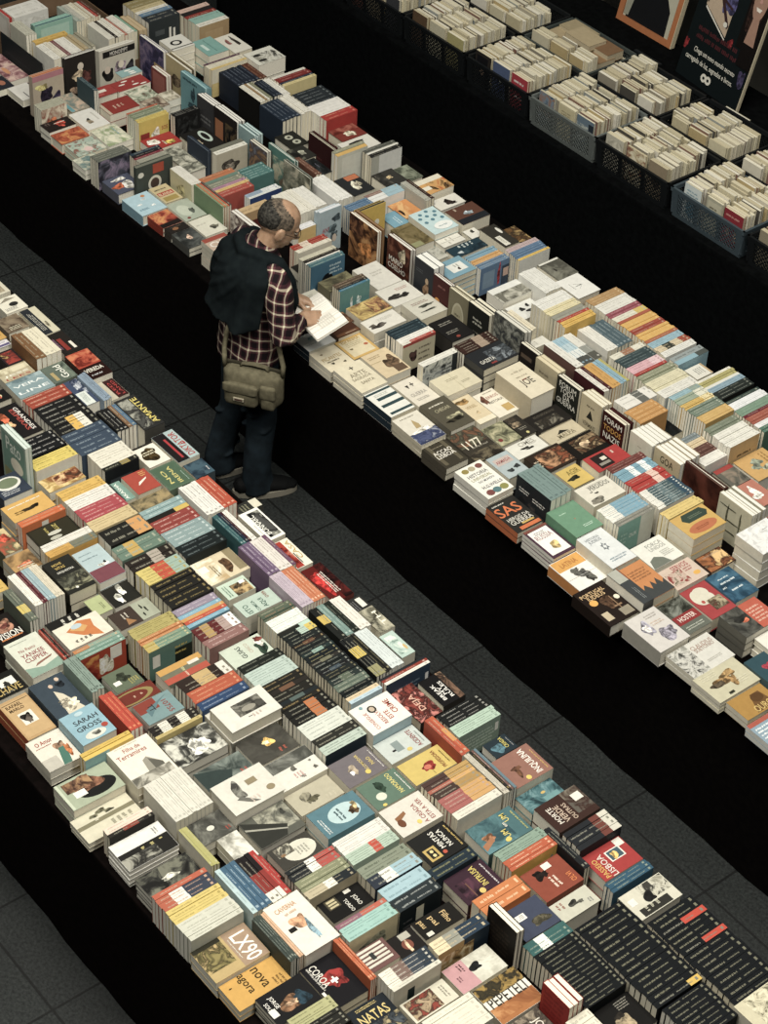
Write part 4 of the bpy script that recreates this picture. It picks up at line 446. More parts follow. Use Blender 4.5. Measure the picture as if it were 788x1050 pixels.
{"t":"A","k":"F","h":0.08,"r":[-4.8999,-4.7236,2.5424,2.6853],"n":2,"o":"u","base":"d3ccbc","el":"B .72 .55 .16 .2 8a6a50 4;P 3f6f60 .45 0 .7 0 .85 .5 .62 .5;B .85 .35 .1 .2 b5682f 6;R 0 0 .45 .35 b5b0a2;T .4 .82 .5 a8503c O~Amor;D .1 .68 .6 .72 1 a8503c","short":"long green hair cover","desc":"cream cover with a brown head and green stream"},
{"t":"A","k":"S","h":0.14,"r":[-4.6895,-4.653,2.6466,2.8625],"ax":"u","cols":["1*c9a62c","1*cfae30"],"front":"R 0 0 .5 1 85b0b0;R .5 0 1 1 cfa82c;E .3 .3 .1 .3 c9b25c"},
{"t":"B","k":"F","h":0.08,"r":[-4.0654,-3.8548,4.8162,4.9796],"n":1,"o":"u","base":"c3beb8","el":"B .3 .6 .16 .25 8a8794 5;B .7 .3 .3 .2 8c8794 6;B .3 .62 .1 .14 b9b3b0 4;D .5 .8 .9 .92 2 a39c94;D .5 .6 .9 .72 2 c9b3a0","short":"sketched men cover","desc":"thick off-white cover with grey sketched men"},
{"t":"B","k":"F","h":0.06,"r":[-4.0665,-3.8727,4.999,5.1281],"n":2,"o":"u","base":"5d6258","el":"N 0 .55 1 1 4a4d44 7c8076 24261f 4;R 0 .28 1 .55 8a2a2a;T .5 .42 .7 e0d0c4 HOSTER;D .1 .08 .9 .2 2 b3b8a8","short":"red band cover","desc":"dark landscape cover with a red title band"},
{"t":"B","k":"F","h":0.07,"r":[-4.0633,-3.8747,5.1291,5.2677],"n":1,"o":"u","base":"a2383a","el":"E .35 .65 .28 .25 c9c4b0;E .5 .75 .28 .18 c9c4b0;E .55 .55 .25 .2 c9c4b0;N .4 .15 .95 .5 4a4030 a89a78 6a3a30 7;E .3 .5 .06 .05 b34a40","short":"white cloud cover","desc":"red cover with a white scalloped cloud"},
{"t":"B","k":"F","h":0.08,"r":[-4.0608,-3.8806,5.2677,5.4069],"n":2,"o":"u","base":"27516a","el":"N 0 0 1 1 27516a 3a6a84 1a3a4e 3;D .2 .6 .8 .7 1 c9d6da;D .25 .75 .75 .82 1 c9d6da;D .3 .3 .8 .4 1 c9d6da;D .1 .45 .3 .55 1 c9d6da","short":"sea blue cover","desc":"sea blue cover with a ring of pale words"},
{"t":"B","k":"F","h":0.05,"r":[-3.8512,-3.6878,4.8449,5.0768],"n":2,"o":"u","base":"c6c4bb","el":"N 0 0 .42 1 c6c4bb 2b2c28 8a8a80 6;T .7 .78 .5 9a7a6a CLAUDIUS;T .7 .66 .45 9a7a6a SUETONIO;D .5 .2 .9 .3 2 aaa79c","short":"marching crowd cover","desc":"white cover with a black and white marching crowd"},
{"t":"B","k":"F","h":0.06,"r":[-3.6838,-3.5276,4.8245,5.0516],"n":3,"o":"u","base":"b9b394","el":"B .45 .55 .2 .18 8a6a3a 4;B .6 .65 .18 .14 94743f 5;B .3 .5 .16 .12 4a3f30 4;B .62 .4 .1 .2 8a6a3a 6;D .1 .75 .5 .95 3 d2ccb0;R .3 .06 .42 .14 2b2b20;D .65 .2 .95 .4 3 d2ccb0","short":"two ladies cover","desc":"cream cover with two brown bonneted figures"},
{"t":"B","k":"F","h":0.05,"r":[-3.5242,-3.4034,4.8541,5.0406],"n":2,"o":"u","base":"a57a24","el":"P 6b4a20 .35 .05 .55 .8 .8 .8 .9 .05;E .65 .6 .16 .2 5a3c1a;T .6 .2 .5 c9a850 OURO","short":"gold robe cover","desc":"gold cover with a dark robed figure"},
{"t":"B","k":"F","h":0.05,"r":[-3.3903,-3.2498,4.8259,4.9529],"n":2,"o":"u","base":"7f98a8","el":"D .1 .3 .9 .8 4 e0e4e2;R 0 .85 1 1 a8503c","short":"blue and white cover","desc":"blue cover with white letters by the gold one"},
{"t":"B","k":"F","h":0.07,"r":[-3.6268,-3.4582,5.0519,5.167],"n":2,"o":"u","base":"2a4a54","el":"B .6 .6 .2 .15 8a2a38 4;B .65 .35 .12 .14 c9ccc4 5","short":"teal figure cover","desc":"dark teal cover with a red shape at the edge"},
{"t":"B","k":"F","h":0.12,"r":[-3.8409,-3.6862,5.1199,5.324],"n":3,"o":"u","base":"4a4a44","el":"R .5 0 1 1 b8543c;N 0 0 .5 1 4a4a44 6a6a62 2d2d2a 3;D .55 .2 .95 .8 5 d8a890;B .35 .5 .1 .1 c0603c 4;B .3 .6 .2 .12 262624 6","short":"half orange cover","desc":"half dark half orange-red cover on a pile"},
{"t":"B","k":"F","h":0.09,"r":[-3.6852,-3.5162,5.168,5.2823],"n":3,"o":"v","base":"d4d0c4","el":"D .1 .3 .9 .7 2 444a54;R 0 0 1 .15 c07a4c","short":"white lettered cover","desc":"white cover with dark letters on tan pages"},
{"t":"B","k":"F","h":0.06,"r":[-4.3199,-4.0931,4.7721,4.9301],"n":1,"o":"u","base":"231a16","el":"T .45 .85 .8 d2ac72 PORTUGAL;T .45 .73 .6 d2ac72 JUDEUS;E .22 .62 .12 .08 e0a02c;B .65 .5 .28 .2 4a3424 7;R .6 .32 .85 .36 8a6a4a;R .72 .25 .75 .62 8a6a4a;R .08 .1 .3 .32 b9a888;R .6 .05 .95 .25 8a806c;E .9 .52 .08 .06 d8cfb8","short":"gold candlestick cover","desc":"dark brown cover with gold capitals and a yellow seal"},
{"t":"B","k":"F","h":0.06,"r":[-4.5128,-4.3211,4.8134,4.9643],"n":1,"o":"u","base":"d9d7d0","el":"R 0 .66 1 1 cf942c;T .5 .82 .6 a8661c LATINA;B .55 .42 .2 .16 4a4a46 4;B .65 .2 .14 .2 54544e 5;B .45 .55 .18 .08 5a5a54 6;R 0 .35 1 .36 b5b3ac","short":"grey donkey cover","desc":"orange and white cover with a grey donkey"},
{"t":"B","k":"F","h":0.08,"r":[-4.7122,-4.5144,4.8392,4.9654],"n":4,"o":"u","base":"4a3040","el":"R .08 .08 .92 .92 e2e0d8;T .5 .68 .7 9a7478 RUSSIA;D .25 .76 .75 .86 2 8a8088;B .55 .35 .22 .14 b3985a 8;R 0 .93 1 1 7a4438","short":"eagle crest cover","desc":"white cover with a purple border and gold crest"},
{"t":"B","k":"F","h":0.12,"r":[-4.5193,-4.2982,4.9664,5.101],"n":1,"o":"u","base":"ccd0d0","el":"P 6d7478 .5 .68 .62 .48 .38 .48;P 6d7478 .5 .42 .62 .61 .38 .61;P ccd0d0 .5 .62 .57 .52 .43 .52;P ccd0d0 .5 .48 .57 .57 .43 .57;T .4 .86 .55 8a9094 HISTORIA;T .4 .76 .5 8a9094 JUDEUS;D .2 .12 .9 .24 2 94a4ac","short":"grey star cover","desc":"pale grey cover with a six-pointed star"},
{"t":"B","k":"F","h":0.13,"r":[-4.7089,-4.5192,4.9674,5.1156],"n":1,"o":"u","base":"5d8a6c","el":"D .2 .75 .5 .8 1 a8c8b0;D .5 .15 .9 .25 2 b8d4c0;E .5 .5 .02 .02 a86a4a","short":"plain green cover","desc":"thick plain green hardcover"},
{"t":"B","k":"F","h":0.1,"r":[-4.2908,-4.0797,4.9906,5.1161],"n":2,"o":"u","base":"c07a3a","el":"P 3f4242 0 0 1 0 1 .35 .85 .25 .75 .45 .6 .28 .5 .42 .35 .22 .2 .4 0 .25;D .1 .55 .9 .85 4 8a5a30","short":"orange flames cover","desc":"orange cover with dark flames along its foot"},
{"t":"B","k":"F","h":0.11,"r":[-4.2972,-4.0763,4.9293,4.9896],"n":2,"o":"v","base":"3c4042","el":"R .65 0 1 1 a3a498;R .65 0 1 .1 8a4a2a;D .1 .3 .5 .6 2 8a9090","short":"dark spine cover","desc":"dark grey cover with a pale end beside the orange flames"},
{"t":"B","k":"F","h":0.1,"r":[-4.3591,-4.2044,5.1188,5.2904],"n":2,"o":"u","base":"d3d2c8","el":"T .62 .8 .5 8a8c84 FORCA;T .62 .64 .5 8a8c84 UNIDOS;P 6a6f64 0 0 .6 0 .5 .25 .3 .4 .1 .3;D .55 .25 .95 .5 4 a5a79c","short":"grey mountain cover","desc":"white cover with grey capitals and a mountain"},
{"t":"B","k":"F","h":0.09,"r":[-4.1913,-4.0675,5.1191,5.2964],"n":1,"o":"u","base":"c5ae9c","el":"N .05 .1 .55 .75 c5ae9c 6a6048 8a3c34 6;E .82 .28 .1 .1 d8a024;T .6 .85 .5 a04a4a SERVOS;D .6 .5 .9 .72 2 a8605c","short":"pink crowd cover","desc":"pinkish cover with a picnic crowd and gold sticker"},
{"t":"B","k":"F","h":0.08,"r":[-4.1691,-4.0688,5.3174,5.4592],"n":1,"o":"u","base":"3a221c","el":"N 0 0 1 1 3a221c a0602c d8b06a 4;D .2 .8 .9 .9 2 a08a78","short":"fiery cover","desc":"dark brown cover with a fiery glow"},
{"t":"B","k":"F","h":0.18,"r":[-4.3353,-4.1863,5.3104,5.5053],"n":4,"o":"u","base":"c29a3c","el":"P 34443a .3 .95 .85 .95 .95 .75 .85 .58 .3 .58 .2 .75;E .5 .28 .4 .2 b5663a;D .4 .7 .8 .82 2 6d7a62;D .3 .22 .7 .34 2 8a4426","short":"two shapes cover","desc":"gold cover with a dark hexagon and orange oval"},
{"t":"B","k":"S","h":0.18,"r":[-4.3973,-4.3419,5.3174,5.5251],"ax":"u","cols":["3*cdb25c/7a6830"]},
{"t":"B","k":"F","h":0.2,"r":[-4.0967,-3.9392,5.4602,5.6445],"n":4,"o":"u","base":"d3d3d0","el":"N 0 0 1 1 d3d3d0 dededc c0c0be 9;D .6 .7 .8 .74 1 555","short":"patterned white cover","desc":"tall white pile with speckled sides"},
{"t":"B","k":"S","h":0.17,"r":[-4.5707,-4.4363,5.1207,5.3314],"ax":"u","cols":["6*d8d6cc,d8d6cc,6f9cb0,6f9cb0,6f9cb0,6f9cb0/3d5e70","2*7d7c72/b0ac9c"],"front":"R 0 0 .62 1 76a89c;R .62 0 1 1 c9ccc0;T .45 .5 .2 dfe8e0 DUX;D .1 .3 .3 .7 3 a8ccc0"},
{"t":"B","k":"F","h":0.15,"r":[-4.7346,-4.6032,5.1404,5.3257],"n":2,"o":"u","base":"cdc8b8","el":"T .62 .75 .6 5a5a52 PERDIDOS;D .3 .85 .9 .92 1 8a8478;B .25 .2 .25 .16 6a665a 8;B .4 .5 .06 .05 54524a 4;B .3 .6 .04 .03 54524a 4","short":"scattered soldiers cover","desc":"cream cover with grey capitals and dark specks"},
{"t":"B","k":"S","h":0.15,"r":[-4.7673,-4.434,5.3587,5.5663],"ax":"u","cols":["3*6b3a34/b89a8c","5*6f9cae,6f9cae,dde2e0,6f9cae,dde2e0,6f9cae","6*a8342e,a8342e,a8342e,d8b8a8,a8342e","9*d5d3c8,435a60,5f7478,435a60,2f4a5c/9aa8a4"]},
{"t":"B","k":"F","h":0.12,"r":[-4.8934,-4.7825,5.3405,5.5365],"n":2,"o":"V","base":"a8302e","el":"R .1 .15 .9 .55 2a211f;R .3 .35 .5 .5 d0c9b8;R .6 .2 .75 .5 8a8478;D .2 .7 .5 .8 1 d8c0b0","short":"red and black cover","desc":"red cover with a black block and pale labels"},
{"t":"B","k":"F","h":0.08,"r":[-4.9256,-4.8041,5.2184,5.3357],"n":1,"o":"u","base":"c4a640","el":"B .35 .4 .3 .14 2b2a1e 5;T .6 .72 .6 7a6a28 AGIR","short":"yellow insect cover","desc":"yellow cover with a black insect shape, sunk between piles"},
{"t":"B","k":"S","h":0.19,"r":[-4.929,-4.7112,4.9884,5.1091],"ax":"v","cols":["4*6c8480/4a5e5c"],"side":"R 0 0 1 1 20262a;D .1 .6 .4 .75 2 dcdcd4;D .5 .55 .9 .7 2 dcdcd4;N .1 .05 .6 .5 20262a 4a4440 1a1d20 4"},
{"t":"B","k":"F","h":0.06,"r":[-4.9455,-4.7378,4.8392,4.9874],"n":2,"o":"u","base":"2a2926","el":"T .45 .68 .86 cf6a2c SAS;D .1 .88 .6 .94 1 c9c5b8;T .5 .4 .8 c9c5b8 HEROIS~DA;T .5 .28 .8 c9c5b8 GUERRA;R .4 .16 .85 .21 c2a03c;R .2 .02 .95 .12 c8662c","short":"orange SAS cover","desc":"black cover with three huge orange letters"},
{"t":"B","k":"F","h":0.1,"r":[-5.1705,-4.9446,4.8485,4.9958],"n":3,"o":"u","base":"dcdace","el":"E .25 .88 .12 .07 8c7c34;E .5 .88 .12 .07 a59a7a;E .78 .88 .12 .07 7a4a44;T .5 .7 .75 6d6d6a HISTORIA;T .5 .58 .75 a3a07c UNIVERSAL;T .55 .47 .6 8a8c90 DO~MUNDO;T .55 .3 .75 77757a H.G.WELLS;E .25 .12 .14 .08 7a4440;E .5 .12 .14 .08 4f7478;E .78 .12 .14 .08 86843a","short":"six pictures cover","desc":"white cover with six small round pictures"},
{"t":"B","k":"F","h":0.08,"r":[-5.1705,-5.0143,5.0306,5.1447],"n":1,"o":"u","base":"9fadb0","el":"R .1 .55 .9 .85 b9a8a0;T .5 .7 .7 9a4a48 ARMADA;B .4 .25 .15 .1 2b2f30 4;B .75 .3 .15 .1 2b2f30 5","short":"black boats cover","desc":"grey-blue cover with a red title and black shapes"},
{"t":"B","k":"F","h":0.07,"r":[-5.3995,-5.2297,4.856,4.9845],"n":2,"o":"u","base":"3a352a","el":"R .1 .1 .25 1 5c5440;R .75 .1 .9 1 5c5440;T .5 .62 .8 dcd6c8 ACCAO;T .5 .46 .8 dcd6c8 LISBOA;D .2 .8 .8 .86 1 8a8068","short":"dark columns cover","desc":"dark olive cover with white words and columns"},
{"t":"B","k":"F","h":0.08,"r":[-5.3897,-5.1715,4.9855,5.1414],"n":1,"o":"u","base":"38332a","el":"N 0 .5 1 1 38332a 8a5a3a 5a5844 4;T .45 .55 .6 d8d0b8 1177;D .3 .38 .9 .46 1 8a8474;N 0 0 1 .3 38332a 6b6048 241f1a 5","short":"numbered dark cover","desc":"dark battle cover with a cream year number"},
{"t":"B","k":"F","h":0.07,"r":[-5.6303,-5.4168,4.8707,5.015],"n":3,"o":"u","base":"cfc9b8","el":"R 0 0 1 .38 2f3858;B .5 .38 .4 .1 cfc9b8 5;P a8905c .4 .5 .6 .5 .62 .62 .52 .8 .45 .66;D .2 .88 .8 .94 1 8a8474;N 0 .05 1 .35 2f3858 4a5478 8a90a0 5","short":"brown tower cover","desc":"cream and navy cover with a small brown tower"},
{"t":"B","k":"F","h":0.1,"r":[-5.6147,-5.3907,5.016,5.1575],"n":2,"o":"u","base":"504b3c","el":"D .15 .8 .85 .88 1 d0c9b4;T .5 .66 .6 a09878 CHEGAR;B .65 .35 .3 .12 8c8768 4;B .5 .25 .35 .08 2b281f 5","short":"olive road cover","desc":"dark olive cover with a pale car-like curve"},
{"t":"B","k":"F","h":0.08,"r":[-5.577,-5.371,5.1699,5.2712],"n":2,"o":"u","base":"cdbb94","el":"B .4 .85 .35 .12 8a6a34 4;T .5 .6 .6 a38a5a VERSEL;B .5 .35 .1 .07 a3906a 5;R 0 0 1 .15 d9d0b4","short":"tan top cover","desc":"cream cover with a tan blot at the top"},
{"t":"B","k":"F","h":0.08,"r":[-5.5497,-5.3578,5.2722,5.39],"n":2,"o":"u","base":"d8d0bc","el":"T .65 .75 .55 9a5a48 ERROS;T .6 .56 .7 5c564c HISTORIA;B .2 .7 .14 .2 6a4434 5;R .55 .1 .95 .35 b5954c;D .4 .9 .9 .95 1 8a8068","short":"red and grey title cover","desc":"cream cover with a red word over a grey one"},
{"t":"B","k":"F","h":0.08,"r":[-5.3404,-5.1989,5.1478,5.2645],"n":1,"o":"u","base":"7d7c5c","el":"N 0 0 1 1 7d7c5c b3ac84 4a4a38 5;E .2 .25 .1 .08 7a3430","short":"olive battle cover","desc":"olive green cover with a battle painting"},
{"t":"B","k":"F","h":0.08,"r":[-5.3351,-5.1929,5.2725,5.3505],"n":1,"o":"u","base":"2c2924","el":"N 0 .5 .7 1 2c2924 a08a6a 4a4034 4;E .5 .12 .1 .06 c4b86a;D .2 .3 .8 .45 2 8a8474","short":"dark painting cover","desc":"black cover with a small painted figure"},
{"t":"B","k":"F","h":0.07,"r":[-5.189,-5.0952,5.1581,5.3321],"n":1,"o":"u","base":"d0cec2","el":"B .45 .5 .14 .1 2e2c28 4;B .55 .36 .14 .08 2e2c28 5;T .6 .8 .5 9a968a CIMES;D .6 .55 .95 .7 2 a8a498","short":"paper boats cover","desc":"white cover with two small black shapes"},
{"t":"B","k":"F","h":0.08,"r":[-5.2911,-5.1736,5.3534,5.5467],"n":1,"o":"u","base":"221f1c","el":"N .1 .1 .8 .6 221f1c 7a7464 3a352c 5;D .2 .75 .9 .88 2 5a5448","short":"warriors cover","desc":"black cover with grey marching figures"},
{"t":"B","k":"F","h":0.07,"r":[-5.1726,-5.0802,5.3451,5.5422],"n":1,"o":"u","base":"b9ac8c","el":"P 2a2a24 .5 .75 .7 .5 .35 .5;T .55 .32 .5 7a6f54 MALPA;D .2 .15 .8 .22 1 8a8060","short":"triangle on beige cover","desc":"beige cover with a small black triangle, lying flat"},
{"t":"B","k":"F","h":0.08,"r":[-5.0801,-4.9432,5.1752,5.3635],"n":1,"o":"u","base":"2e241c","el":"N .2 .1 1 .9 2e241c c08a5a 8a4a2a 4;D .05 .3 .2 .7 3 c9b89a","short":"saint painting cover","desc":"dark cover with a warm old painting"},
{"t":"B","k":"F","h":0.08,"r":[-5.0643,-4.9283,5.3666,5.5492],"n":1,"o":"u","base":"1b1815","el":"N .2 .2 1 .9 1b1815 c2a070 6a4a30 3;B .55 .55 .2 .14 c9a880 6","short":"pale bodies painting cover","desc":"black cover with pale painted bodies"},
{"t":"B","k":"F","h":0.18,"r":[-5.5294,-5.2912,5.3896,5.5303],"n":1,"o":"u","base":"cfc4a8","el":"T .5 .42 .5 4f4a40 JOE;D .3 .75 .9 .85 1 a59a80;D .3 .6 .9 .68 1 a59a80;R .4 .52 .6 .54 8a4438","short":"thick cream JOE cover","desc":"very thick cream book with three dark letters"},
{"t":"B","k":"F","h":0.11,"r":[-5.7208,-5.5834,5.1579,5.3632],"n":3,"o":"u","base":"c9bf9f","el":"D .3 .6 .7 .75 2 8a8264;D .6 .3 .9 .42 2 8a8264;R .5 0 .51 1 b0a684","short":"plain cream cover","desc":"plain cream cover on a small pile"},
{"t":"B","k":"S","h":0.17,"r":[-5.8007,-5.7628,5.1546,5.3619],"ax":"u","cols":["2*d3d0c4"],"front":"N 0 0 1 1 c9ccc4 3c4244 8a9090 4;D .55 .3 .95 .8 4 2c2f30;R .85 0 1 1 2c3032"},
{"t":"B","k":"F","h":0.16,"r":[-5.7293,-5.5902,5.3696,5.5837],"n":4,"o":"u","base":"25272a","el":"N .4 .1 1 .8 25272a 8a949c 4a5258 5;T .3 .35 .4 d0ccc0 GAZETA;R .3 .1 .45 .18 8a3430","short":"grey ship cover","desc":"dark cover with a grey ship on a cream pile"},
{"t":"B","k":"S","h":0.15,"r":[-5.8267,-5.7449,5.3851,5.5944],"ax":"u","cols":["5*3a2620,3a2620,a08a74,3a2620"]},
{"t":"B","k":"F","h":0.09,"r":[-6.0837,-5.9083,5.457,5.5957],"n":1,"o":"u","base":"1c1b1b","el":"D .2 .7 .8 .85 2 8a867a;D .15 .3 .7 .45 2 8a867a;E .4 .12 .08 .05 8a3a2c","short":"black dedication cover","desc":"black cover with small grey words"},
{"t":"B","k":"S","h":0.16,"r":[-6.0803,-5.9467,5.1861,5.3843],"ax":"u","cols":["4*26353c/5f7880","2*d6d3c9","1*cfcabc,b0483c,b0483c,b0483c"],"front":"R 0 0 1 1 c2b896;R 0 .9 1 1 a8443c;B .35 .5 .12 .25 4a3430 4;D .5 .2 .9 .8 3 5a5244"},
{"t":"B","k":"F","h":0.09,"r":[-6.0627,-5.8655,5.0314,5.1766],"n":2,"o":"u","base":"c9b48c","el":"B .68 .42 .3 .3 5a4632 9;R .55 .05 .95 .3 5f4a36;D .1 .75 .6 .88 2 9a8660;R 0 .6 .4 .62 a89468","short":"brown castle cover","desc":"tan cover with a brown rocky castle"},
{"t":"B","k":"F","h":0.08,"r":[-5.823,-5.6315,5.0285,5.1536],"n":1,"o":"u","base":"d0c8b6","el":"P 3a3630 .3 .8 .45 .8 .38 .65;R .6 .7 .64 .85 3a3630;R .54 .76 .7 .79 3a3630;T .5 .4 .7 9a948a GUERRA;D .2 .15 .8 .25 2 a8a298","short":"two crosses cover","desc":"off-white cover with two small black crosses"},
{"t":"B","k":"F","h":0.09,"r":[-6.0555,-5.8437,4.8695,5.0204],"n":4,"o":"u","base":"d0c6a8","el":"R .48 .78 .52 .9 4a463c;R .42 .83 .58 .86 4a463c;T .5 .6 .6 8a8068 ARTE;T .5 .45 .7 8a8068 SAGRADA;T .55 .28 .5 8a8068 SANTA","short":"plus sign cover","desc":"cream pile with a plus sign and grey words"},
{"t":"B","k":"F","h":0.08,"r":[-5.8397,-5.6405,4.8757,5.0159],"n":2,"o":"u","base":"d6d6cc","el":"R 0 .9 1 .97 2c4448;R .2 .62 1 .72 2c4448;R .1 .36 1 .46 2c4448;R .1 .06 1 .14 2c4448;D .2 .76 .8 .86 2 b3b8ae","short":"teal stripes cover","desc":"white cover with four dark teal stripes"},
{"t":"B","k":"F","h":0.06,"r":[-6.2452,-6.0767,4.876,5.0192],"n":2,"o":"u","base":"cfc4a6","el":"B .35 .3 .06 .06 4a4230 4;B .75 .2 .06 .05 4a4230 5;T .5 .55 .75 a58a54 PICANTES;B .3 .8 .05 .04 5a4a30 4;D .2 .35 .8 .45 1 6a604c","short":"pencil sketch cover","desc":"cream cover with faint brown handwriting"},
{"t":"B","k":"F","h":0.06,"r":[-6.2475,-6.0959,5.0239,5.1734],"n":1,"o":"u","base":"c49c44","el":"R .07 .07 .93 .93 cdbf98;D .2 .55 .85 .78 3 a09068;E .82 .45 .08 .06 b0603c;B .25 .45 .06 .05 54482c 4;T .5 .88 .7 a8842c ESPANHA","short":"gold border cover","desc":"cream cover with a gold border and red seal"},
{"t":"B","k":"F","h":0.06,"r":[-6.383,-6.2602,4.8878,5.0473],"n":2,"o":"u","base":"d3d6d2","el":"B .6 .7 .35 .14 8fb0b4 8;B .7 .5 .2 .1 8fb0b4 9;D .1 .3 .5 .4 1 8a9a9c","short":"pale blue map cover","desc":"white cover with a pale blue map shape"},
{"t":"B","k":"F","h":0.08,"r":[-6.3173,-6.2476,5.0474,5.1775],"n":1,"o":"u","base":"4a2c1c","el":"R 0 0 1 .3 6b4428;D .4 .1 .9 .2 1 c9b496","short":"plain brown cover","desc":"dark brown cover near the man's open book"},
{"t":"B","k":"F","h":0.08,"r":[-6.4081,-6.3183,5.0735,5.193],"n":1,"o":"u","base":"5c3c28","el":"N 0 0 1 1 5c3c28 a07a50 3a2418 5;D .1 .2 .8 .3 1 d8ccb0","short":"brown market cover","desc":"brown picture cover behind the man's open book"},
{"t":"B","k":"F","h":0.11,"r":[-6.3844,-6.262,5.194,5.3839],"n":2,"o":"u","base":"a58a44","el":"N 0 0 1 1 a58a44 6a4a34 c9ac5c 5;N .5 .1 1 .9 8a5a3c c2a050 54402c 6","short":"ochre tapestry cover","desc":"ochre cover with a busy brown painting"},
{"t":"B","k":"F","h":0.11,"r":[-6.2554,-6.1452,5.1785,5.374],"n":2,"o":"u","base":"cfcbbf","el":"B .3 .35 .25 .16 4a443e 9;D .4 .6 .9 .8 3 a8a498;B .15 .5 .1 .1 5a544a 5","short":"smudged cover","desc":"white cover with a brown smudge on a thick pile"},
{"t":"B","k":"F","h":0.09,"r":[-6.64,-6.4351,5.4315,5.5814],"n":2,"o":"u","base":"cbc8bd","el":"D .35 .5 .85 .7 2 aaa69a","short":"blank white cover","desc":"nearly blank white cover"},
{"t":"B","k":"F","h":0.09,"r":[-6.4341,-6.2803,5.4079,5.5925],"n":2,"o":"u","base":"c9c6ba","el":"B .3 .45 .25 .14 2e2c28 11;B .55 .35 .2 .12 2e2c28 9;D .5 .65 .95 .8 2 a8766c","short":"ink blots cover","desc":"white cover with black ink blots"},
{"t":"B","k":"F","h":0.09,"r":[-6.2805,-6.1258,5.4493,5.6121],"n":2,"o":"u","base":"bfbcac","el":"B .6 .55 .3 .08 4a4a40 7;B .5 .3 .3 .05 4a4a40 5;D .2 .7 .8 .85 2 8a6a60","short":"grey scribble cover","desc":"grey-white cover with dark scribbles"},
{"t":"B","k":"S","h":0.2,"r":[-6.4707,-6.4083,5.1771,5.3558],"ax":"u","cols":["2*5c4c3c/b5a88c","1*2c2a28","1*3a7088"],"front":"R 0 0 1 1 568a88;B .4 .5 .04 .4 c9d6d0 4;B .65 .5 .1 .2 a9c4be 6"},
{"t":"B","k":"F","h":0.13,"r":[-6.6071,-6.5112,5.1984,5.3686],"n":1,"o":"u","base":"5f5a40","el":"N 0 0 1 1 5f5a40 7d7854 3f3c2c 3","short":"dark olive cover","desc":"dark olive cover by the standing teal book"},
{"t":"B","k":"S","h":0.21,"r":[-6.7312,-6.6335,5.174,5.3817],"ax":"u","cols":["2*b9b49c/7a745f","1*2c2824","1*d8d4ca","2*4a7078"],"front":"R 0 0 1 1 3c6a84;E .5 .35 .2 .32 16181a;E .52 .3 .1 .2 a8a08c;D .55 .6 .95 .9 3 b5ccd2"},
{"t":"B","k":"S","h":0.16,"r":[-6.894,-6.8225,5.2425,5.4476],"ax":"u","cols":["3*9c3426,d0c4b0,9c3426,9c3426","2*c9c2ae"]},
{"t":"B","k":"S","h":0.18,"r":[-7.0014,-6.9587,5.3441,5.4534],"ax":"u","cols":["2*d0cfd0"],"front":"R 0 0 1 1 cfae62;D .2 .3 .8 .6 1 8a7430"},
{"t":"B","k":"F","h":0.1,"r":[-6.8215,-6.7305,5.194,5.2993],"n":2,"o":"v","base":"24221f","el":"R .3 .3 .6 .7 c9c5b8;D .7 .2 .9 .8 2 8a8678","short":"black white-tag cover","desc":"black cover with a white block beside the man's chest"},
{"t":"B","k":"F","h":0.08,"r":[-6.6325,-6.4699,5.066,5.1974],"n":2,"o":"u","base":"bcb9a8","el":"B .5 .4 .3 .12 3a3a34 7;D .2 .7 .8 .85 2 8a877a","short":"grey flowers cover","desc":"grey-white cover with dark shapes at the man's hands"},
{"t":"B","k":"P","h":0.25,"r":[-6.9828,-6.9328,5.4544,5.5918],"fac":"u","n":2,"pc":["c9ccd0","c9ccd0"],"base":"9fb4bc","el":"B .7 .35 .2 .12 4c5a60 6;E .7 .3 .1 .09 c9b9a8;B .75 .75 .2 .1 3c4a50 5;T .3 .55 .35 a84a54 ANE;D .1 .4 .4 .46 1 a84a54;B .6 .55 .25 .1 6a8088 8","short":"ice blue book","desc":"standing pale blue book with a dark-haired figure"},
{"t":"B","k":"P","h":0.25,"r":[-6.8622,-6.6408,5.5818,5.6318],"fac":"V","n":3,"pc":["d8d4c4","d8d4c4","8a6a44"],"base":"8a5a2c","el":"N 0 0 1 1 8a5a2c c08a4a 3a2214 3;B .6 .4 .25 .2 b8742c 5;N 0 .6 .5 1 4a2c1c 8a5a34 2c1a12 5","short":"standing painting book","desc":"standing brown book with an orange painted figure"},
{"t":"B","k":"P","h":0.24,"r":[-6.6177,-6.4394,5.6256,5.6656],"fac":"V","n":2,"pc":["d0ccc0","d0ccc0"],"base":"4a2418","el":"N 0 .3 1 1 4a2418 7a4a34 2c140e 3;B .65 .7 .16 .2 a89c80 5;T .4 .5 .6 d8d4c8 MARIO;T .45 .34 .75 d8d4c8 COELHO","short":"standing portrait book","desc":"tilted brown book with a pale portrait and white words"},
{"t":"B","k":"P","h":0.22,"r":[-6.9084,-6.8684,5.6425,5.8193],"fac":"u","n":2,"pc":["3a3a34","3a3a34"],"base":"d0ac34","el":"E .7 .55 .09 .08 e0dcc8;D .2 .2 .6 .26 1 7a6420;R .85 .05 .9 .15 8a8a78","short":"standing yellow book","desc":"standing bright yellow book with a pale round sticker"},
{"t":"B","k":"S","h":0.15,"r":[-7.043,-6.9827,5.6856,5.8342],"ax":"u","cols":["4*4c6c8a/a9bccc"]},
{"t":"B","k":"S","h":0.14,"r":[-7.0723,-7.0013,5.8377,6.0529],"ax":"u","cols":["1*8a6a60,8a6a60,8fb0bc,8fb0bc","2*d6d6d2,d6d6d2,8fb0bc,8fb0bc"]},
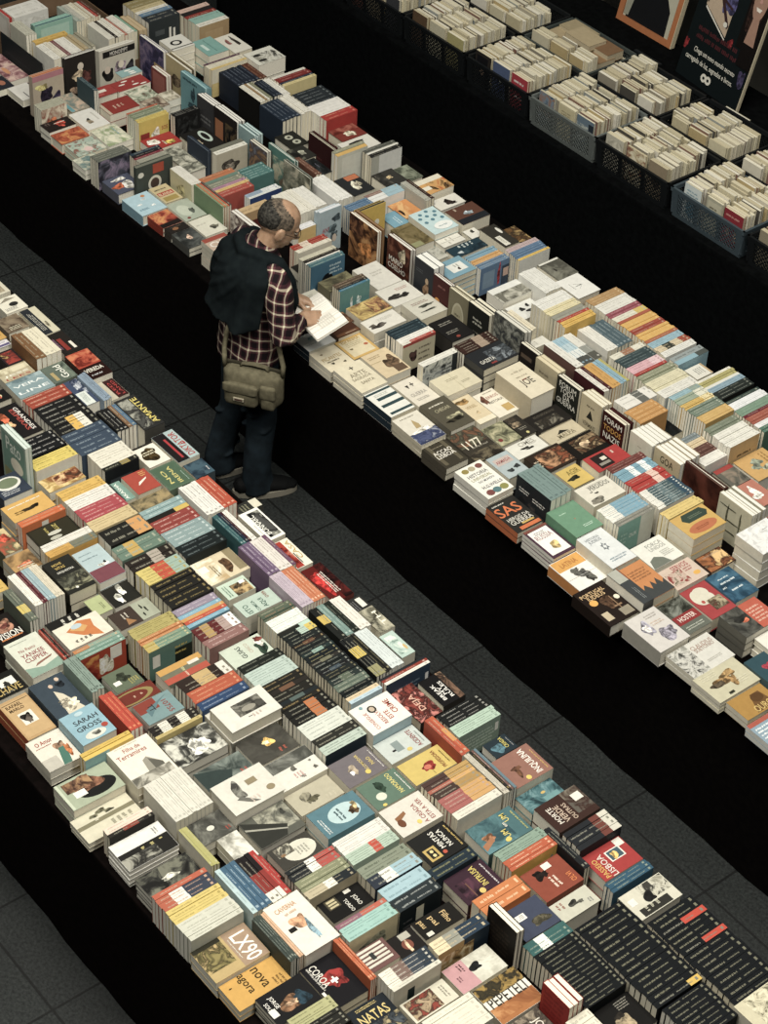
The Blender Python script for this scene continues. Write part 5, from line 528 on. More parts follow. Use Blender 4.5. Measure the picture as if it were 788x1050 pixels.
{"t":"B","k":"F","h":0.09,"r":[-6.9892,-6.8449,5.933,6.0483],"n":1,"o":"v","base":"c9843c","el":"N 0 .3 1 1 c9843c b06a34 d8a860 3;B .4 .85 .2 .1 4a3424 4","short":"plain orange cover","desc":"orange cover by the standing yellow book"},
{"t":"B","k":"F","h":0.09,"r":[-6.9354,-6.8139,5.838,5.9338],"n":1,"o":"v","base":"6a9cb0","el":"D .1 .3 .7 .6 2 c9dce0","short":"bright teal cover","desc":"small bright teal cover behind the yellow one"},
{"t":"B","k":"F","h":0.11,"r":[-6.7899,-6.5905,5.7879,5.9111],"n":2,"o":"u","base":"6a5c34","el":"N 0 0 1 1 6a5c34 84744a 4a4024 3;R 0 0 .5 .2 8a8a5c","short":"olive brown cover","desc":"olive-brown cover behind the tilted portrait book"},
{"t":"B","k":"F","h":0.14,"r":[-6.8043,-6.5914,5.9125,6.0684],"n":4,"o":"u","base":"b3ced0","el":"E .3 .85 .07 .05 4c7c8c;E .6 .9 .07 .05 4c7c8c;E .85 .8 .07 .05 4c7c8c;E .15 .7 .07 .05 4c7c8c;E .45 .72 .07 .05 4c7c8c;E .72 .66 .07 .05 4c7c8c;E .2 .5 .07 .05 4c7c8c;E .5 .54 .07 .05 4c7c8c;E .85 .5 .07 .05 4c7c8c;E .6 .22 .35 .16 dfe2de;D .4 .18 .8 .26 1 8aa0a4","short":"blue dotted cover","desc":"pale blue pile with darker blue dots"},
{"t":"B","k":"F","h":0.13,"r":[-6.7381,-6.5895,6.0937,6.273],"n":2,"o":"V","base":"5c3a2c","el":"R .68 0 1 1 22262c;B .5 .55 .12 .16 7c8a90 6;B .42 .5 .06 .08 a0aab0 4;D .05 .1 .2 .8 1 c2ac94","short":"brown emblem cover","desc":"brown cover with a silver emblem and black edge"},
{"t":"B","k":"F","h":0.11,"r":[-6.8711,-6.7787,6.1091,6.2688],"n":1,"o":"V","base":"d3cfc2","el":"B .5 .5 .3 .18 2a221e 5;B .75 .65 .12 .18 2a221e 4","short":"black hat shape cover","desc":"white cover with a big dark hat shape"},
{"t":"B","k":"F","h":0.14,"r":[-7.0258,-6.89,6.1071,6.2861],"n":2,"o":"V","base":"cf9a4a","el":"R 0 0 .3 1 d8d0b8;N .3 .3 1 1 cf9a4a b5642c 3a2a1c 3;R .5 .1 .75 .35 ddd6c0;R 0 0 1 .06 241c18","short":"orange sunset horses cover","desc":"orange and cream cover with black edges at the back"},
{"t":"B","k":"S","h":0.16,"r":[-7.042,-6.8345,6.0539,6.107],"ax":"v","cols":["2*a8a698/5f5c50","1*3a2420"]},
{"t":"B","k":"F","h":0.09,"r":[-7.3293,-7.1573,5.8523,5.982],"n":1,"o":"V","base":"26282a","el":"R 0 .4 .25 1 b5663a;B .6 .5 .25 .2 c2b9a0 4;B .5 .7 .14 .12 b0a88c 5","short":"white skull cover","desc":"dark cover with a white skull-like flower"},
{"t":"B","k":"F","h":0.09,"r":[-7.2606,-7.1171,6.0414,6.1714],"n":1,"o":"V","base":"33322e","el":"B .45 .5 .1 .25 c2a878 4;N 0 0 1 .4 33322e 6a6558 24231f 4","short":"lamp glow cover","desc":"dark cover with a glowing pale shape"},
{"t":"B","k":"F","h":0.09,"r":[-7.2435,-7.108,6.1724,6.2604],"n":1,"o":"V","base":"6b715e","el":"N 0 0 1 1 6b715e 8a907a 3f4438 4","short":"faded green cover","desc":"faded green picture cover at the back edge"},
{"t":"B","k":"S","h":0.2,"r":[-7.3409,-7.2616,6.0382,6.2412],"ax":"u","cols":["2*54564e/b0aea0","1*d0cec2","2*2a2a28"],"front":"R 0 0 1 1 d0d0ca;R 0 0 .25 1 a9a99c"},
{"t":"B","k":"S","h":0.2,"r":[-7.4227,-7.3684,5.9009,6.1],"ax":"u","cols":["1*8a8a70","1*caa044"],"front":"R 0 0 1 1 bfc0b0;R .15 .1 .8 .9 c9cabc"},
{"t":"B","k":"P","h":0.2,"r":[-7.6411,-7.4237,5.9184,5.954],"fac":"V","n":3,"pc":["b9b49c","b9b49c","4a2420"],"base":"35191a","el":"D .2 .3 .6 .5 2 5a3030","short":"standing maroon book","desc":"standing dark maroon book near the back"},
{"t":"B","k":"S","h":0.18,"r":[-7.884,-7.7076,6.0868,6.2956],"ax":"u","cols":["4*d6d3cc/b0aca4","2*a8302a/d8a87c"]},
{"t":"B","k":"S","h":0.16,"r":[-8.0534,-7.9021,6.1157,6.3154],"ax":"u","cols":["5*2a3034/8c9494"]},
{"t":"B","k":"F","h":0.11,"r":[-7.7066,-7.5768,6.1012,6.2613],"n":1,"o":"V","base":"7a3026","el":"B .55 .5 .2 .25 d0c4a4 5;B .7 .6 .2 .1 d0c4a4 6;N 0 0 .4 1 7a3026 a05a48 5a2018 4","short":"cream tulip cover","desc":"red-brown cover with a cream flower"},
{"t":"B","k":"F","h":0.11,"r":[-7.5772,-7.4599,6.0627,6.2593],"n":1,"o":"V","base":"cfccc0","el":"B .35 .5 .16 .25 26221e 6;B .7 .6 .08 .08 6a3a34 4","short":"black flower cover","desc":"white cover with a black flower at the back edge"},
{"t":"B","k":"S","h":0.18,"r":[-8.0441,-7.8367,6.0253,6.0858],"ax":"v","cols":["3*d4d0c2/9c988a"]},
{"t":"B","k":"S","h":0.17,"r":[-8.0558,-7.8466,5.9062,6.0257],"ax":"v","cols":["5*25303e/8a94a0"]},
{"t":"B","k":"S","h":0.18,"r":[-8.2604,-8.0568,5.9152,5.9956],"ax":"v","cols":["2*d0ccbc","1*8a6a3c","1*d0ccbc","1*77785c"],"side":"R 0 0 1 1 1a1918"},
{"t":"B","k":"S","h":0.17,"r":[-8.2653,-8.0784,6.0224,6.0737],"ax":"v","cols":["3*262d38/7a8490"]},
{"t":"B","k":"S","h":0.17,"r":[-8.2633,-8.062,6.0747,6.1156],"ax":"v","cols":["2*d2cfc4"]},
{"t":"B","k":"S","h":0.18,"r":[-8.2383,-8.12,6.1156,6.3363],"ax":"u","cols":["1*d0ccbe","2*7a2a26/c99a8a","1*2d3444","1*c9b878"],"front":"R 0 0 1 1 c9b87a"},
{"t":"B","k":"F","h":0.17,"r":[-8.5408,-8.3892,6.1435,6.3283],"n":2,"o":"V","base":"c9c8ba","el":"N .25 .15 1 .95 c9c8ba 3c3c36 8a887a 4;E .35 .3 .08 .14 2b2b28;E .75 .3 .08 .14 2b2b28","short":"boxed photo cover","desc":"white box-like book with a framed grey photo"},
{"t":"B","k":"S","h":0.16,"r":[-8.474,-8.2876,5.9376,6.1272],"ax":"v","cols":["6*232a36/7a8494","2*5c3424/a88a6c"]},
{"t":"B","k":"S","h":0.17,"r":[-8.5723,-8.4901,5.8995,6.1396],"ax":"u","cols":["1*5a3c4c","2*cdc6ae","1*cbb064"],"front":"R 0 0 1 1 c9b26a;R 0 .5 1 1 cfc8b0"},
{"t":"B","k":"F","h":0.15,"r":[-8.8403,-8.6553,5.9967,6.1355],"n":3,"o":"V","base":"6fa098","el":"R .3 .2 .7 .35 b9d0c8;D .1 .5 .9 .6 1 4a7a74","short":"small teal cover","desc":"small teal book on a pile at the far end"},
{"t":"B","k":"F","h":0.15,"r":[-8.8046,-8.6017,6.1358,6.255],"n":2,"o":"V","base":"cdc9bb","el":"B .4 .7 .3 .12 3a342e 5;B .4 .35 .16 .14 8a5a54 4","short":"white sketch far cover","desc":"white cover with dark and red strokes at the far end"},
{"t":"B","k":"S","h":0.21,"r":[-9.0944,-8.8653,6.0799,6.283],"ax":"u","cols":["1*c9a898","1*2a2626","1*8a3028","2*7fa89c","1*d0ccbe"],"front":"R 0 0 1 1 a3865a;R .2 .2 .8 .8 ad9164"},
{"t":"B","k":"S","h":0.22,"r":[-9.3143,-9.0518,5.8672,6.0791],"ax":"u","cols":["2*8a7c4c","1*b8a878","1*d0ccbe","1*5c7a94","2*2f3438"],"front":"R 0 0 1 1 303638;R .65 .35 .72 .7 d5d3c8;R .78 .4 .85 .65 d5d3c8;R .2 .55 .5 .7 4c5254"},
{"t":"B","k":"F","h":0.17,"r":[-8.9232,-8.7801,5.8484,5.9943],"n":4,"o":"V","base":"cccac0","el":"E .5 .45 .2 .25 1f1f1e;E .5 .45 .12 .15 cccac0;R .85 0 .9 1 1f1f1e","short":"black ring cover","desc":"white cover with a black ring on a dark pile"},
{"t":"B","k":"P","h":0.25,"r":[-8.4625,-8.2305,5.6765,5.7253],"fac":"V","n":3,"pc":["8fb5b8","6f9aa0","6f9aa0"],"base":"5c9098","el":"B .5 .6 .1 .2 24404a 9;B .5 .35 .25 .1 24404a 8;D .1 .85 .7 .95 1 24404a","short":"standing teal book","desc":"standing teal book with dark pattern"},
{"t":"B","k":"P","h":0.25,"r":[-8.9213,-8.8713,5.4266,5.6581],"fac":"u","n":3,"pc":["cfcbc0","cfcbc0","cfcbc0"],"base":"b9b5a4","el":"R .1 .8 1 .95 201f1e;T .55 .87 .5 d6d3c8 MONOSYPT;B .25 .4 .16 .2 1f1e1d 4;E .22 .5 .08 .09 c9bba8;B .6 .45 .2 .2 8a7a84 6;E .6 .55 .08 .09 d0c4b0;B .85 .4 .12 .2 2b2a2e 5","short":"standing drawn faces book","desc":"standing comic book with drawn black-haired faces"},
{"t":"B","k":"P","h":0.25,"r":[-8.9436,-8.9056,5.2335,5.4256],"fac":"u","n":2,"pc":["cfcbc0","cfcbc0"],"base":"2b2724","el":"B .4 .5 .2 .16 b8a482 5;E .5 .72 .1 .09 cfc4b0;B .7 .4 .2 .2 5a3430 6;B .35 .2 .2 .12 a88a70 4","short":"standing dark comic","desc":"standing dark comic book with a pale figure"},
{"t":"B","k":"P","h":0.24,"r":[-8.8914,-8.8485,4.9945,5.1884],"fac":"u","n":2,"pc":["b8642c","b8642c"],"base":"b0a08a","el":"R 0 .86 1 1 b0727c;B .45 .45 .25 .25 2c2434 6;B .75 .3 .15 .2 383048 5;B .3 .7 .2 .1 cdb96a 4","short":"standing orange-spined comic","desc":"standing comic book with an orange spine"},
{"t":"B","k":"S","h":0.2,"r":[-8.7875,-8.6171,5.2307,5.2599],"ax":"v","cols":["3*33484e/a8b8b4"]},
{"t":"B","k":"F","h":0.08,"r":[-8.8475,-8.6662,5.1194,5.2306],"n":1,"o":"V","base":"9a8f7c","el":"N 0 0 1 1 9a8f7c c0a890 6a7a74 6;R 0 0 1 .2 5c98a0","short":"pastel comic cover","desc":"pastel comic cover by the small teal spines"},
{"t":"B","k":"S","h":0.15,"r":[-8.7428,-8.6686,4.933,5.0909],"ax":"u","cols":["4*a3a28c/6a6a58"],"front":"N 0 0 1 1 b5a48c 8a3c2c d8cdb4 5;B .4 .4 .2 .2 c26a3a 5"},
{"t":"B","k":"F","h":0.07,"r":[-8.6676,-8.57,4.9176,5.0856],"n":2,"o":"V","base":"241d1c","el":"B .5 .6 .35 .2 b03a28 7;R .3 .4 .35 .8 d8d0c0;D .1 .1 .4 .3 2 6a5a54","short":"red splash comic","desc":"black comic cover with a red splash"},
{"t":"B","k":"F","h":0.08,"r":[-8.6565,-8.4613,5.0893,5.231],"n":2,"o":"V","base":"d2d0c8","el":"B .6 .4 .14 .14 8a7c64 5;B .5 .45 .06 .08 2b2b28 4;D .2 .75 .7 .85 1 a8a498","short":"small fox cover","desc":"white cover with a small brown drawing"},
{"t":"B","k":"F","h":0.09,"r":[-8.6456,-8.5126,5.2609,5.4512],"n":2,"o":"V","base":"8c2f28","el":"D .4 .3 .7 .7 3 c9a890;R 0 0 1 .1 b8a890","short":"plain red cover","desc":"deep red cover with a pale emblem"},
{"t":"B","k":"F","h":0.09,"r":[-8.7944,-8.6907,5.4325,5.6393],"n":2,"o":"V","base":"96302c","el":"E .2 .4 .06 .1 ddd9cc;E .45 .25 .06 .1 ddd9cc;E .75 .6 .06 .1 ddd9cc;E .9 .8 .06 .1 ddd9cc;D .4 .5 .6 .9 1 d8b0a0","short":"red dotted cover","desc":"red cover with white dots"},
{"t":"B","k":"F","h":0.1,"r":[-8.8684,-8.7954,5.521,5.6559],"n":2,"o":"V","base":"7fa4a4","el":"E .25 .5 .1 .16 d8d8d0;E .55 .6 .1 .16 d8d8d0;E .82 .6 .1 .16 d8d8d0","short":"teal dotted cover","desc":"teal cover with white dots at the foot of the drawn faces"},
{"t":"B","k":"F","h":0.09,"r":[-8.7951,-8.7034,5.2848,5.4315],"n":1,"o":"V","base":"9c3430","el":"R .3 .3 .6 .7 d8cfc0;R .7 .2 .9 .5 b8504c","short":"red white-label cover","desc":"red cover with white labels"},
{"t":"B","k":"F","h":0.08,"r":[-8.6912,-8.5621,5.4598,5.6073],"n":2,"o":"V","base":"8f9c84","el":"N 0 0 1 1 8f9c84 d0ccb4 6a5a4a 6","short":"mint comic cover","desc":"mint green comic cover by the red dotted one"},
{"t":"B","k":"F","h":0.09,"r":[-8.5483,-8.4308,5.4639,5.5893],"n":2,"o":"V","base":"8a7a68","el":"N 0 0 1 1 8a7a68 b8a890 5a4438 6","short":"brown spines cover","desc":"brown patterned cover"},
{"t":"B","k":"F","h":0.09,"r":[-8.562,-8.4635,5.5903,5.6851],"n":2,"o":"V","base":"b9b199","el":"N 0 0 1 1 b9b199 d5d0bc 8a8470 5","short":"pale map cover","desc":"pale crumpled-looking cover"},
{"t":"B","k":"F","h":0.06,"r":[-8.5608,-8.4489,4.9203,5.0893],"n":1,"o":"V","base":"b5542c","el":"T .5 .5 .7 d8b03c 1201;N 0 0 1 1 b5542c c9863c 8a3a20 5","short":"orange numbered comic","desc":"orange comic cover with big yellow numerals"},
{"t":"B","k":"F","h":0.06,"r":[-8.4365,-8.294,4.9252,5.0999],"n":2,"o":"V","base":"94ac9c","el":"N 0 0 1 1 94ac9c c8c4b0 8a5a4c 6;E .7 .5 .16 .14 d8b8b0","short":"mint and pink comic","desc":"mint comic cover with a pink round face"},
{"t":"B","k":"F","h":0.07,"r":[-8.4603,-8.2782,5.1009,5.2541],"n":2,"o":"V","base":"bcbea4","el":"N 0 0 1 1 bcbea4 d8d4b8 8a9a6c 6;D .1 .7 .6 .85 1 7a9aa0","short":"pale yellow comic","desc":"pale comic cover with green and yellow shapes"},
{"t":"B","k":"F","h":0.06,"r":[-8.2902,-8.1644,4.8798,5.0162],"n":2,"o":"V","base":"a8ac98","el":"N 0 0 1 1 a8ac98 c9c8b0 5a7a7a 6","short":"speckled pale comic","desc":"pale speckled comic cover at the edge"},
{"t":"B","k":"S","h":0.17,"r":[-8.1246,-8.0467,4.8869,5.0892],"ax":"u","cols":["4*5f6258/a5a594"],"front":"R 0 0 1 1 4a4c5a;N 0 0 1 1 4a4c5a 8a7a94 2b2a34 4"},
{"t":"B","k":"F","h":0.06,"r":[-8.0294,-7.8806,4.8975,5.0477],"n":1,"o":"u","base":"4a5064","el":"B .3 .4 .3 .2 b5582c 5;B .65 .4 .25 .3 d0cdc2 8;B .5 .8 .3 .12 c9c6ba 5","short":"blue comic cover","desc":"dark blue comic cover with white and orange shapes"},
{"t":"B","k":"S","h":0.18,"r":[-8.0053,-7.8867,5.0487,5.2246],"ax":"u","cols":["1*2c3c48","1*2a2426","1*7a2c38","2*8c8c7c","1*54584a"]},
{"t":"B","k":"P","h":0.2,"r":[-7.8729,-7.8429,4.9844,5.2076],"fac":"u","n":1,"pc":["6a6c5e"],"base":"3f4640","el":"E .5 .4 .18 .22 c9c6b8;E .5 .4 .12 .15 4a3a34;R .45 .68 .75 .95 a8442c;E .12 .75 .08 .08 c9c6b8","short":"white gear comic","desc":"standing grey-green comic with a white gear"},
{"t":"B","k":"S","h":0.19,"r":[-8.344,-8.2273,5.2534,5.444],"ax":"u","cols":["1*b5502c","4*7a8468/c9c8b4","2*c4ac44"],"front":"R 0 0 1 1 cdb340;R .05 .05 .35 .6 94302a;T .85 .6 .2 a03a2c SOS;B .55 .45 .14 .25 d8d2b8 5"},
{"t":"B","k":"F","h":0.09,"r":[-8.2089,-8.0854,5.2454,5.4314],"n":2,"o":"V","base":"a02f28","el":"B .4 .3 .3 .2 d8d0bc 8;B .75 .7 .2 .18 b8a02c 6;D .5 .5 .9 .6 1 d8c0a8","short":"red jester comic","desc":"red comic cover with white and yellow shapes"},
{"t":"B","k":"S","h":0.2,"r":[-8.2003,-8.1577,5.4324,5.5914],"ax":"u","cols":["3*1f1f1f/c9c6b8"],"front":"R 0 0 1 1 1c1c1c;N .1 .1 .9 .9 1c1c1c 3a3c3c 121212 4"},
{"t":"B","k":"F","h":0.08,"r":[-8.1567,-7.9528,5.4589,5.6146],"n":1,"o":"V","base":"1f1e1c","el":"E .4 .7 .3 .18 a9bcb0;E .4 .7 .2 .1 1f1e1c;B .6 .3 .12 .1 b8a888 4","short":"pale ring cover","desc":"black cover with a pale green ring"},
{"t":"B","k":"P","h":0.2,"r":[-7.9656,-7.776,5.3765,5.4071],"fac":"V","n":3,"pc":["54606a","3a4654","3a4654"],"base":"2c3644","el":"D .2 .4 .8 .6 2 4a5464","short":"standing navy book","desc":"standing navy book"},
{"t":"B","k":"S","h":0.19,"r":[-7.8106,-7.7443,5.4081,5.6046],"ax":"u","cols":["1*6a6a5c","1*cfccbe"],"front":"R 0 0 1 1 b5ac94;B .45 .5 .3 .25 4a443c 7;B .45 .5 .15 .15 8a8070 4"},
{"t":"B","k":"F","h":0.1,"r":[-8.0522,-7.7939,5.2754,5.3769],"n":1,"o":"V","base":"8c8c7c","el":"N 0 0 1 1 8c8c7c 54544a bab7a4 7","short":"grey map cover","desc":"grey patterned cover"},
{"t":"B","k":"S","h":0.16,"r":[-7.8109,-7.6144,5.1652,5.2254],"ax":"v","cols":["5*cfccc0/9c988a"],"side":"R 0 0 1 1 bdb68c;B .5 .5 .2 .25 a09a6a 5"},
{"t":"B","k":"S","h":0.15,"r":[-7.6582,-7.4535,5.2294,5.4355],"ax":"u","cols":["2*b0683c","1*5f7a6c","2*7a7c6a/c9c4a8","1*a87a90","1*c9a85c","2*a8483c"]},
{"t":"B","k":"S","h":0.16,"r":[-7.6032,-7.4917,5.4356,5.5897],"ax":"u","cols":["5*43706c/b8ccc8"]},
{"t":"B","k":"S","h":0.16,"r":[-7.6134,-7.3557,5.1758,5.2284],"ax":"v","cols":["1*6a8460","1*b8642c","1*7d8c68","1*b5502c","1*5a4a44"]},
{"t":"B","k":"F","h":0.06,"r":[-7.8293,-7.6467,4.8875,5.0356],"n":1,"o":"u","base":"9fc0cc","el":"B .3 .5 .1 .05 d8e0dc 5;B .6 .7 .1 .05 d8e0dc 5;B .7 .3 .1 .05 d8e0dc 5;E .7 .85 .08 .06 c07a3c;D .1 .2 .5 .3 2 5a8ca0","short":"sky blue comic","desc":"light blue comic cover at the table edge"},
{"t":"B","k":"F","h":0.07,"r":[-7.822,-7.6646,5.0421,5.1444],"n":1,"o":"u","base":"b9a878","el":"R .05 .4 .95 .62 a83c2a;T .5 .5 .8 d8c8a0 BLANDA;D .1 .72 .9 .95 1 2a2620;R .1 .05 .9 .3 9a8438","short":"red word comic","desc":"tan comic cover with a red title band"},
{"t":"B","k":"F","h":0.06,"r":[-7.6604,-7.4834,5.0394,5.1642],"n":1,"o":"u","base":"9ca694","el":"E .4 .5 .3 .3 b5bdaa;B .7 .4 .15 .14 4a5048 6;E .25 .1 .08 .05 7a3430","short":"grey-green doodle cover","desc":"grey-green cover with a dark doodle"},
{"t":"B","k":"F","h":0.06,"r":[-7.4742,-7.3137,5.0426,5.1757],"n":2,"o":"u","base":"cbc8b6","el":"D .1 .6 .6 .75 1 a8a594;B .7 .35 .2 .14 5a584c 7","short":"pencil doodle cover","desc":"cream cover with grey pencil drawings"},
{"t":"B","k":"F","h":0.05,"r":[-7.6471,-7.507,4.9154,5.0368],"n":2,"o":"u","base":"a8442c","el":"N 0 0 1 1 a8442c d08a44 5a2018 3;R 0 0 1 .25 231d1b","short":"sunset comic","desc":"orange-red comic cover with a dark base"},
{"t":"B","k":"F","h":0.05,"r":[-7.506,-7.4417,4.9216,5.0392],"n":2,"o":"u","base":"26221f","el":"E .4 .5 .15 .2 8a5a34;D .2 .7 .8 .85 1 6a5c4a","short":"dim comic cover","desc":"small black comic cover between two others"},
{"t":"B","k":"F","h":0.05,"r":[-7.442,-7.2856,4.921,5.0432],"n":2,"o":"u","base":"3a3d3c","el":"N 0 0 1 1 3a3d3c 5c605c 262827 3;B .5 .55 .12 .18 b89a84 5","short":"armoured face cover","desc":"dark grey cover with a pale face"},
{"t":"B","k":"F","h":0.14,"r":[-7.202,-7.0414,4.9331,5.07],"n":5,"o":"u","base":"b8a08c","el":"T .5 .6 .85 d8cfc4 OLI;T .5 .3 .85 d8cfc4 IIIL;R 0 .8 1 1 9a4434;N 0 0 1 .15 9a4434 b8845c 6a3a30 4","short":"big white letters cover","desc":"red-brown cover with big white letters on a tall pile"},
{"t":"B","k":"P","h":0.22,"r":[-7.2391,-7.0295,5.1349,5.1749],"fac":"V","n":2,"pc":["d3d0c6","d3d0c6"],"base":"8a7a70","el":"N 0 0 1 1 8a7a70 d0c8b8 4a3c38 7","short":"standing patterned book","desc":"standing patterned book beside the man's head"},
{"t":"B","k":"S","h":0.18,"r":[-7.2851,-7.2285,5.1973,5.3803],"ax":"u","cols":["1*b89a6a"],"front":"R 0 0 1 1 a8875a;R .3 .1 1 .7 5a2420"},
{"t":"B","k":"S","h":0.19,"r":[-7.3575,-7.3087,5.3053,5.4995],"ax":"u","cols":["2*8a9cb0,d0d2d0","1*c9ccc8"],"front":"R 0 0 1 1 2c4070;R .1 .4 .9 .6 a8b4c4"},
{"t":"B","k":"P","h":0.23,"r":[-7.7135,-7.5586,5.5895,5.6234],"fac":"V","n":2,"pc":["c9c5b4","c9c5b4"],"base":"4a3c38","el":"N 0 0 1 1 4a3c38 6a7080 8a6a4a 3","short":"standing dusk book","desc":"standing dusky book in the long ridge"},
{"t":"B","k":"P","h":0.25,"r":[-7.6084,-7.3861,5.635,5.6663],"fac":"V","n":3,"pc":["d3d2c8","d3d2c8","d3d2c8"],"base":"4a7a70","el":"N 0 .2 1 .8 4a7a70 b8b498 6a5a4a 4","short":"standing green fairytale book","desc":"standing green picture book in the long ridge"},
{"t":"B","k":"P","h":0.24,"r":[-7.4483,-7.2229,5.6113,5.6352],"fac":"V","n":3,"pc":["d3d2c8","a9b4b0","a9b4b0"],"base":"7a7c6a","el":"N 0 0 1 1 7a7c6a 4a4a3c b0a890 3;B .7 .3 .15 .12 2b2620 5","short":"standing dim landscape book","desc":"standing grey-green landscape book in the long ridge"},
{"t":"B","k":"P","h":0.24,"r":[-7.8559,-7.7113,5.6227,5.6827],"fac":"V","n":4,"pc":["b5c9c8","b5c9c8","b5c9c8","b5c9c8"],"base":"7d9a9c","el":"D .2 .3 .8 .6 2 a5bcbc","short":"standing pale teal books","desc":"standing pale teal book in the long ridge"},
{"t":"B","k":"P","h":0.25,"r":[-8.0653,-7.8562,5.6156,5.6752],"fac":"V","n":3,"pc":["d8d5cc","d8d5cc","d8d5cc"],"base":"241f1e","el":"R .05 .2 .4 .75 a0643c;N .5 .2 1 .8 241f1e 5a4a30 101010 4","short":"standing black book with orange","desc":"standing black book with an orange patch"},
{"t":"B","k":"P","h":0.24,"r":[-8.2311,-8.0663,5.6221,5.6821],"fac":"V","n":3,"pc":["d8d5cc","d8d5cc","d8d5cc"],"base":"3a3a3c","el":"D .2 .4 .8 .6 2 777","short":"standing grey book","desc":"standing grey book with white page tops in the ridge"},
{"t":"B","k":"P","h":0.25,"r":[-8.9157,-8.6788,5.7137,5.7537],"fac":"V","n":2,"pc":["d3d0c6","d3d0c6"],"base":"4a4468","el":"N 0 0 1 1 4a4468 7a6a84 2c2a44 5;R .6 .3 1 .6 a08a54","short":"standing violet book","desc":"standing violet patterned book"},
{"t":"B","k":"P","h":0.24,"r":[-8.6778,-8.4433,5.7263,5.7751],"fac":"V","n":3,"pc":["d0ccbe","3a342e","d0ccbe"],"base":"a8986a","el":"B .5 .5 .3 .15 6a5a44 6","short":"standing tan book","desc":"standing tan book with a black spine beside it"},
{"t":"B","k":"P","h":0.15,"r":[-8.7431,-8.5965,5.6738,5.7138],"fac":"V","n":2,"pc":["d0ccbe","d0ccbe"],"base":"7a3a34","el":"R .1 .1 .9 .9 9a5a50","short":"small standing red book","desc":"small red book standing in front of the violet one"},
{"t":"B","k":"S","h":0.17,"r":[-7.3151,-7.0692,5.6711,5.7674],"ax":"v","cols":["8*d8d7d0/b0afa8"]},
{"t":"B","k":"S","h":0.18,"r":[-7.2793,-7.0759,5.531,5.6103],"ax":"v","cols":["6*d3d1c8/a8a69c"]},
{"t":"B","k":"S","h":0.19,"r":[-7.2748,-7.0572,5.4118,5.5312],"ax":"v","cols":["7*d3cfc0/a5a296"]},
{"t":"B","k":"F","h":0.1,"r":[-7.8332,-7.6895,5.844,5.9608],"n":1,"o":"V","base":"23231f","el":"E .3 .5 .16 .2 a8a894;E .7 .6 .16 .2 a8a894;E .3 .5 .06 .08 23231f;E .7 .6 .06 .08 23231f","short":"two discs cover","desc":"black cover with two grey discs"},
{"t":"B","k":"F","h":0.1,"r":[-7.6885,-7.5666,5.8144,5.9174],"n":1,"o":"V","base":"2c2c28","el":"B .5 .5 .25 .25 8a8a78 6;N 0 0 1 .4 2c2c28 5a5a4c 1a1a18 4","short":"grey face cover","desc":"black cover with a grey face"},
{"t":"B","k":"F","h":0.09,"r":[-7.5675,-7.4115,5.7884,5.8998],"n":1,"o":"V","base":"202324","el":"N 0 0 1 1 202324 343a3c 141616 4;D .3 .7 .6 .8 1 667","short":"night cover","desc":"nearly black cover near the fanned white books"},
{"t":"B","k":"S","h":0.18,"r":[-7.5085,-7.3161,5.7243,5.7589],"ax":"v","cols":["2*6a4434/b8a890"]},
{"t":"B","k":"F","h":0.1,"r":[-6.5917,-6.5237,5.9187,6.0548],"n":1,"o":"V","base":"d3d0c4","el":"R .47 0 .5 1 7a7668;D .1 .3 .4 .7 2 a8a494;D .6 .3 .9 .7 2 a8a494","short":"double white cover","desc":"white cover in two blank halves"},
{"t":"B","k":"F","h":0.1,"r":[-6.5039,-6.4218,5.9098,6.1131],"n":1,"o":"V","base":"1f3844","el":"D .05 .3 .4 .8 4 c2ccc8;B .75 .3 .2 .14 8a9294 6;N .5 .3 1 1 1f3844 34525e 152630 3","short":"navy lettered cover","desc":"dark navy cover with slanting pale letters"},
{"t":"B","k":"F","h":0.1,"r":[-6.5556,-6.4584,5.7868,5.891],"n":1,"o":"V","base":"b5b4a6","el":"N 0 0 .8 1 b5b4a6 4a4a44 8a8a7c 4","short":"small grey photo cover","desc":"small white cover with a grey photo"},
{"t":"B","k":"F","h":0.15,"r":[-6.4931,-6.2983,6.1141,6.2094],"n":2,"o":"V","base":"33302a","el":"R .5 .15 .95 .5 d0cdbd;E .3 .8 .15 .1 d3d0c4;D .55 .25 .9 .4 2 9a9686","short":"white label black cover","desc":"black cover with a white label at the back"},
{"t":"B","k":"F","h":0.12,"r":[-6.4577,-6.2889,6.2377,6.3147],"n":2,"o":"V","base":"33281e","el":"N 0 0 1 1 33281e b5924c 6a4a24 4","short":"black and gold cover","desc":"black and gold cover at the back edge"},
{"t":"B","k":"F","h":0.1,"r":[-6.5804,-6.5049,6.0846,6.1552],"n":1,"o":"V","base":"d5d2c6","el":"B .3 .6 .2 .2 3a3a34 4","short":"tiny white cover","desc":"small white cover behind the navy lettered one"},
{"t":"B","k":"F","h":0.15,"r":[-6.3792,-6.241,5.713,5.8839],"n":5,"o":"V","base":"6c98aa","el":"R .28 .3 .78 .85 d5d6ce;D .35 .5 .6 .7 2 8a8c84;B .65 .6 .08 .06 3a3430 4","short":"pale label blue cover","desc":"steel blue pile with a white square label"},
{"t":"B","k":"S","h":0.16,"r":[-6.3394,-6.2138,5.8849,6.0696],"ax":"u","cols":["3*6c94a8/a9c0ca","3*c2914a/e0c89a","3*5c7894"],"front":"R 0 0 1 1 5c7a9c;R .1 .2 .5 .8 7d98b0;B .65 .5 .05 .5 a8343c 5;R .75 .1 1 .8 3a4a5c;R .8 .4 .98 .7 c9a898"},
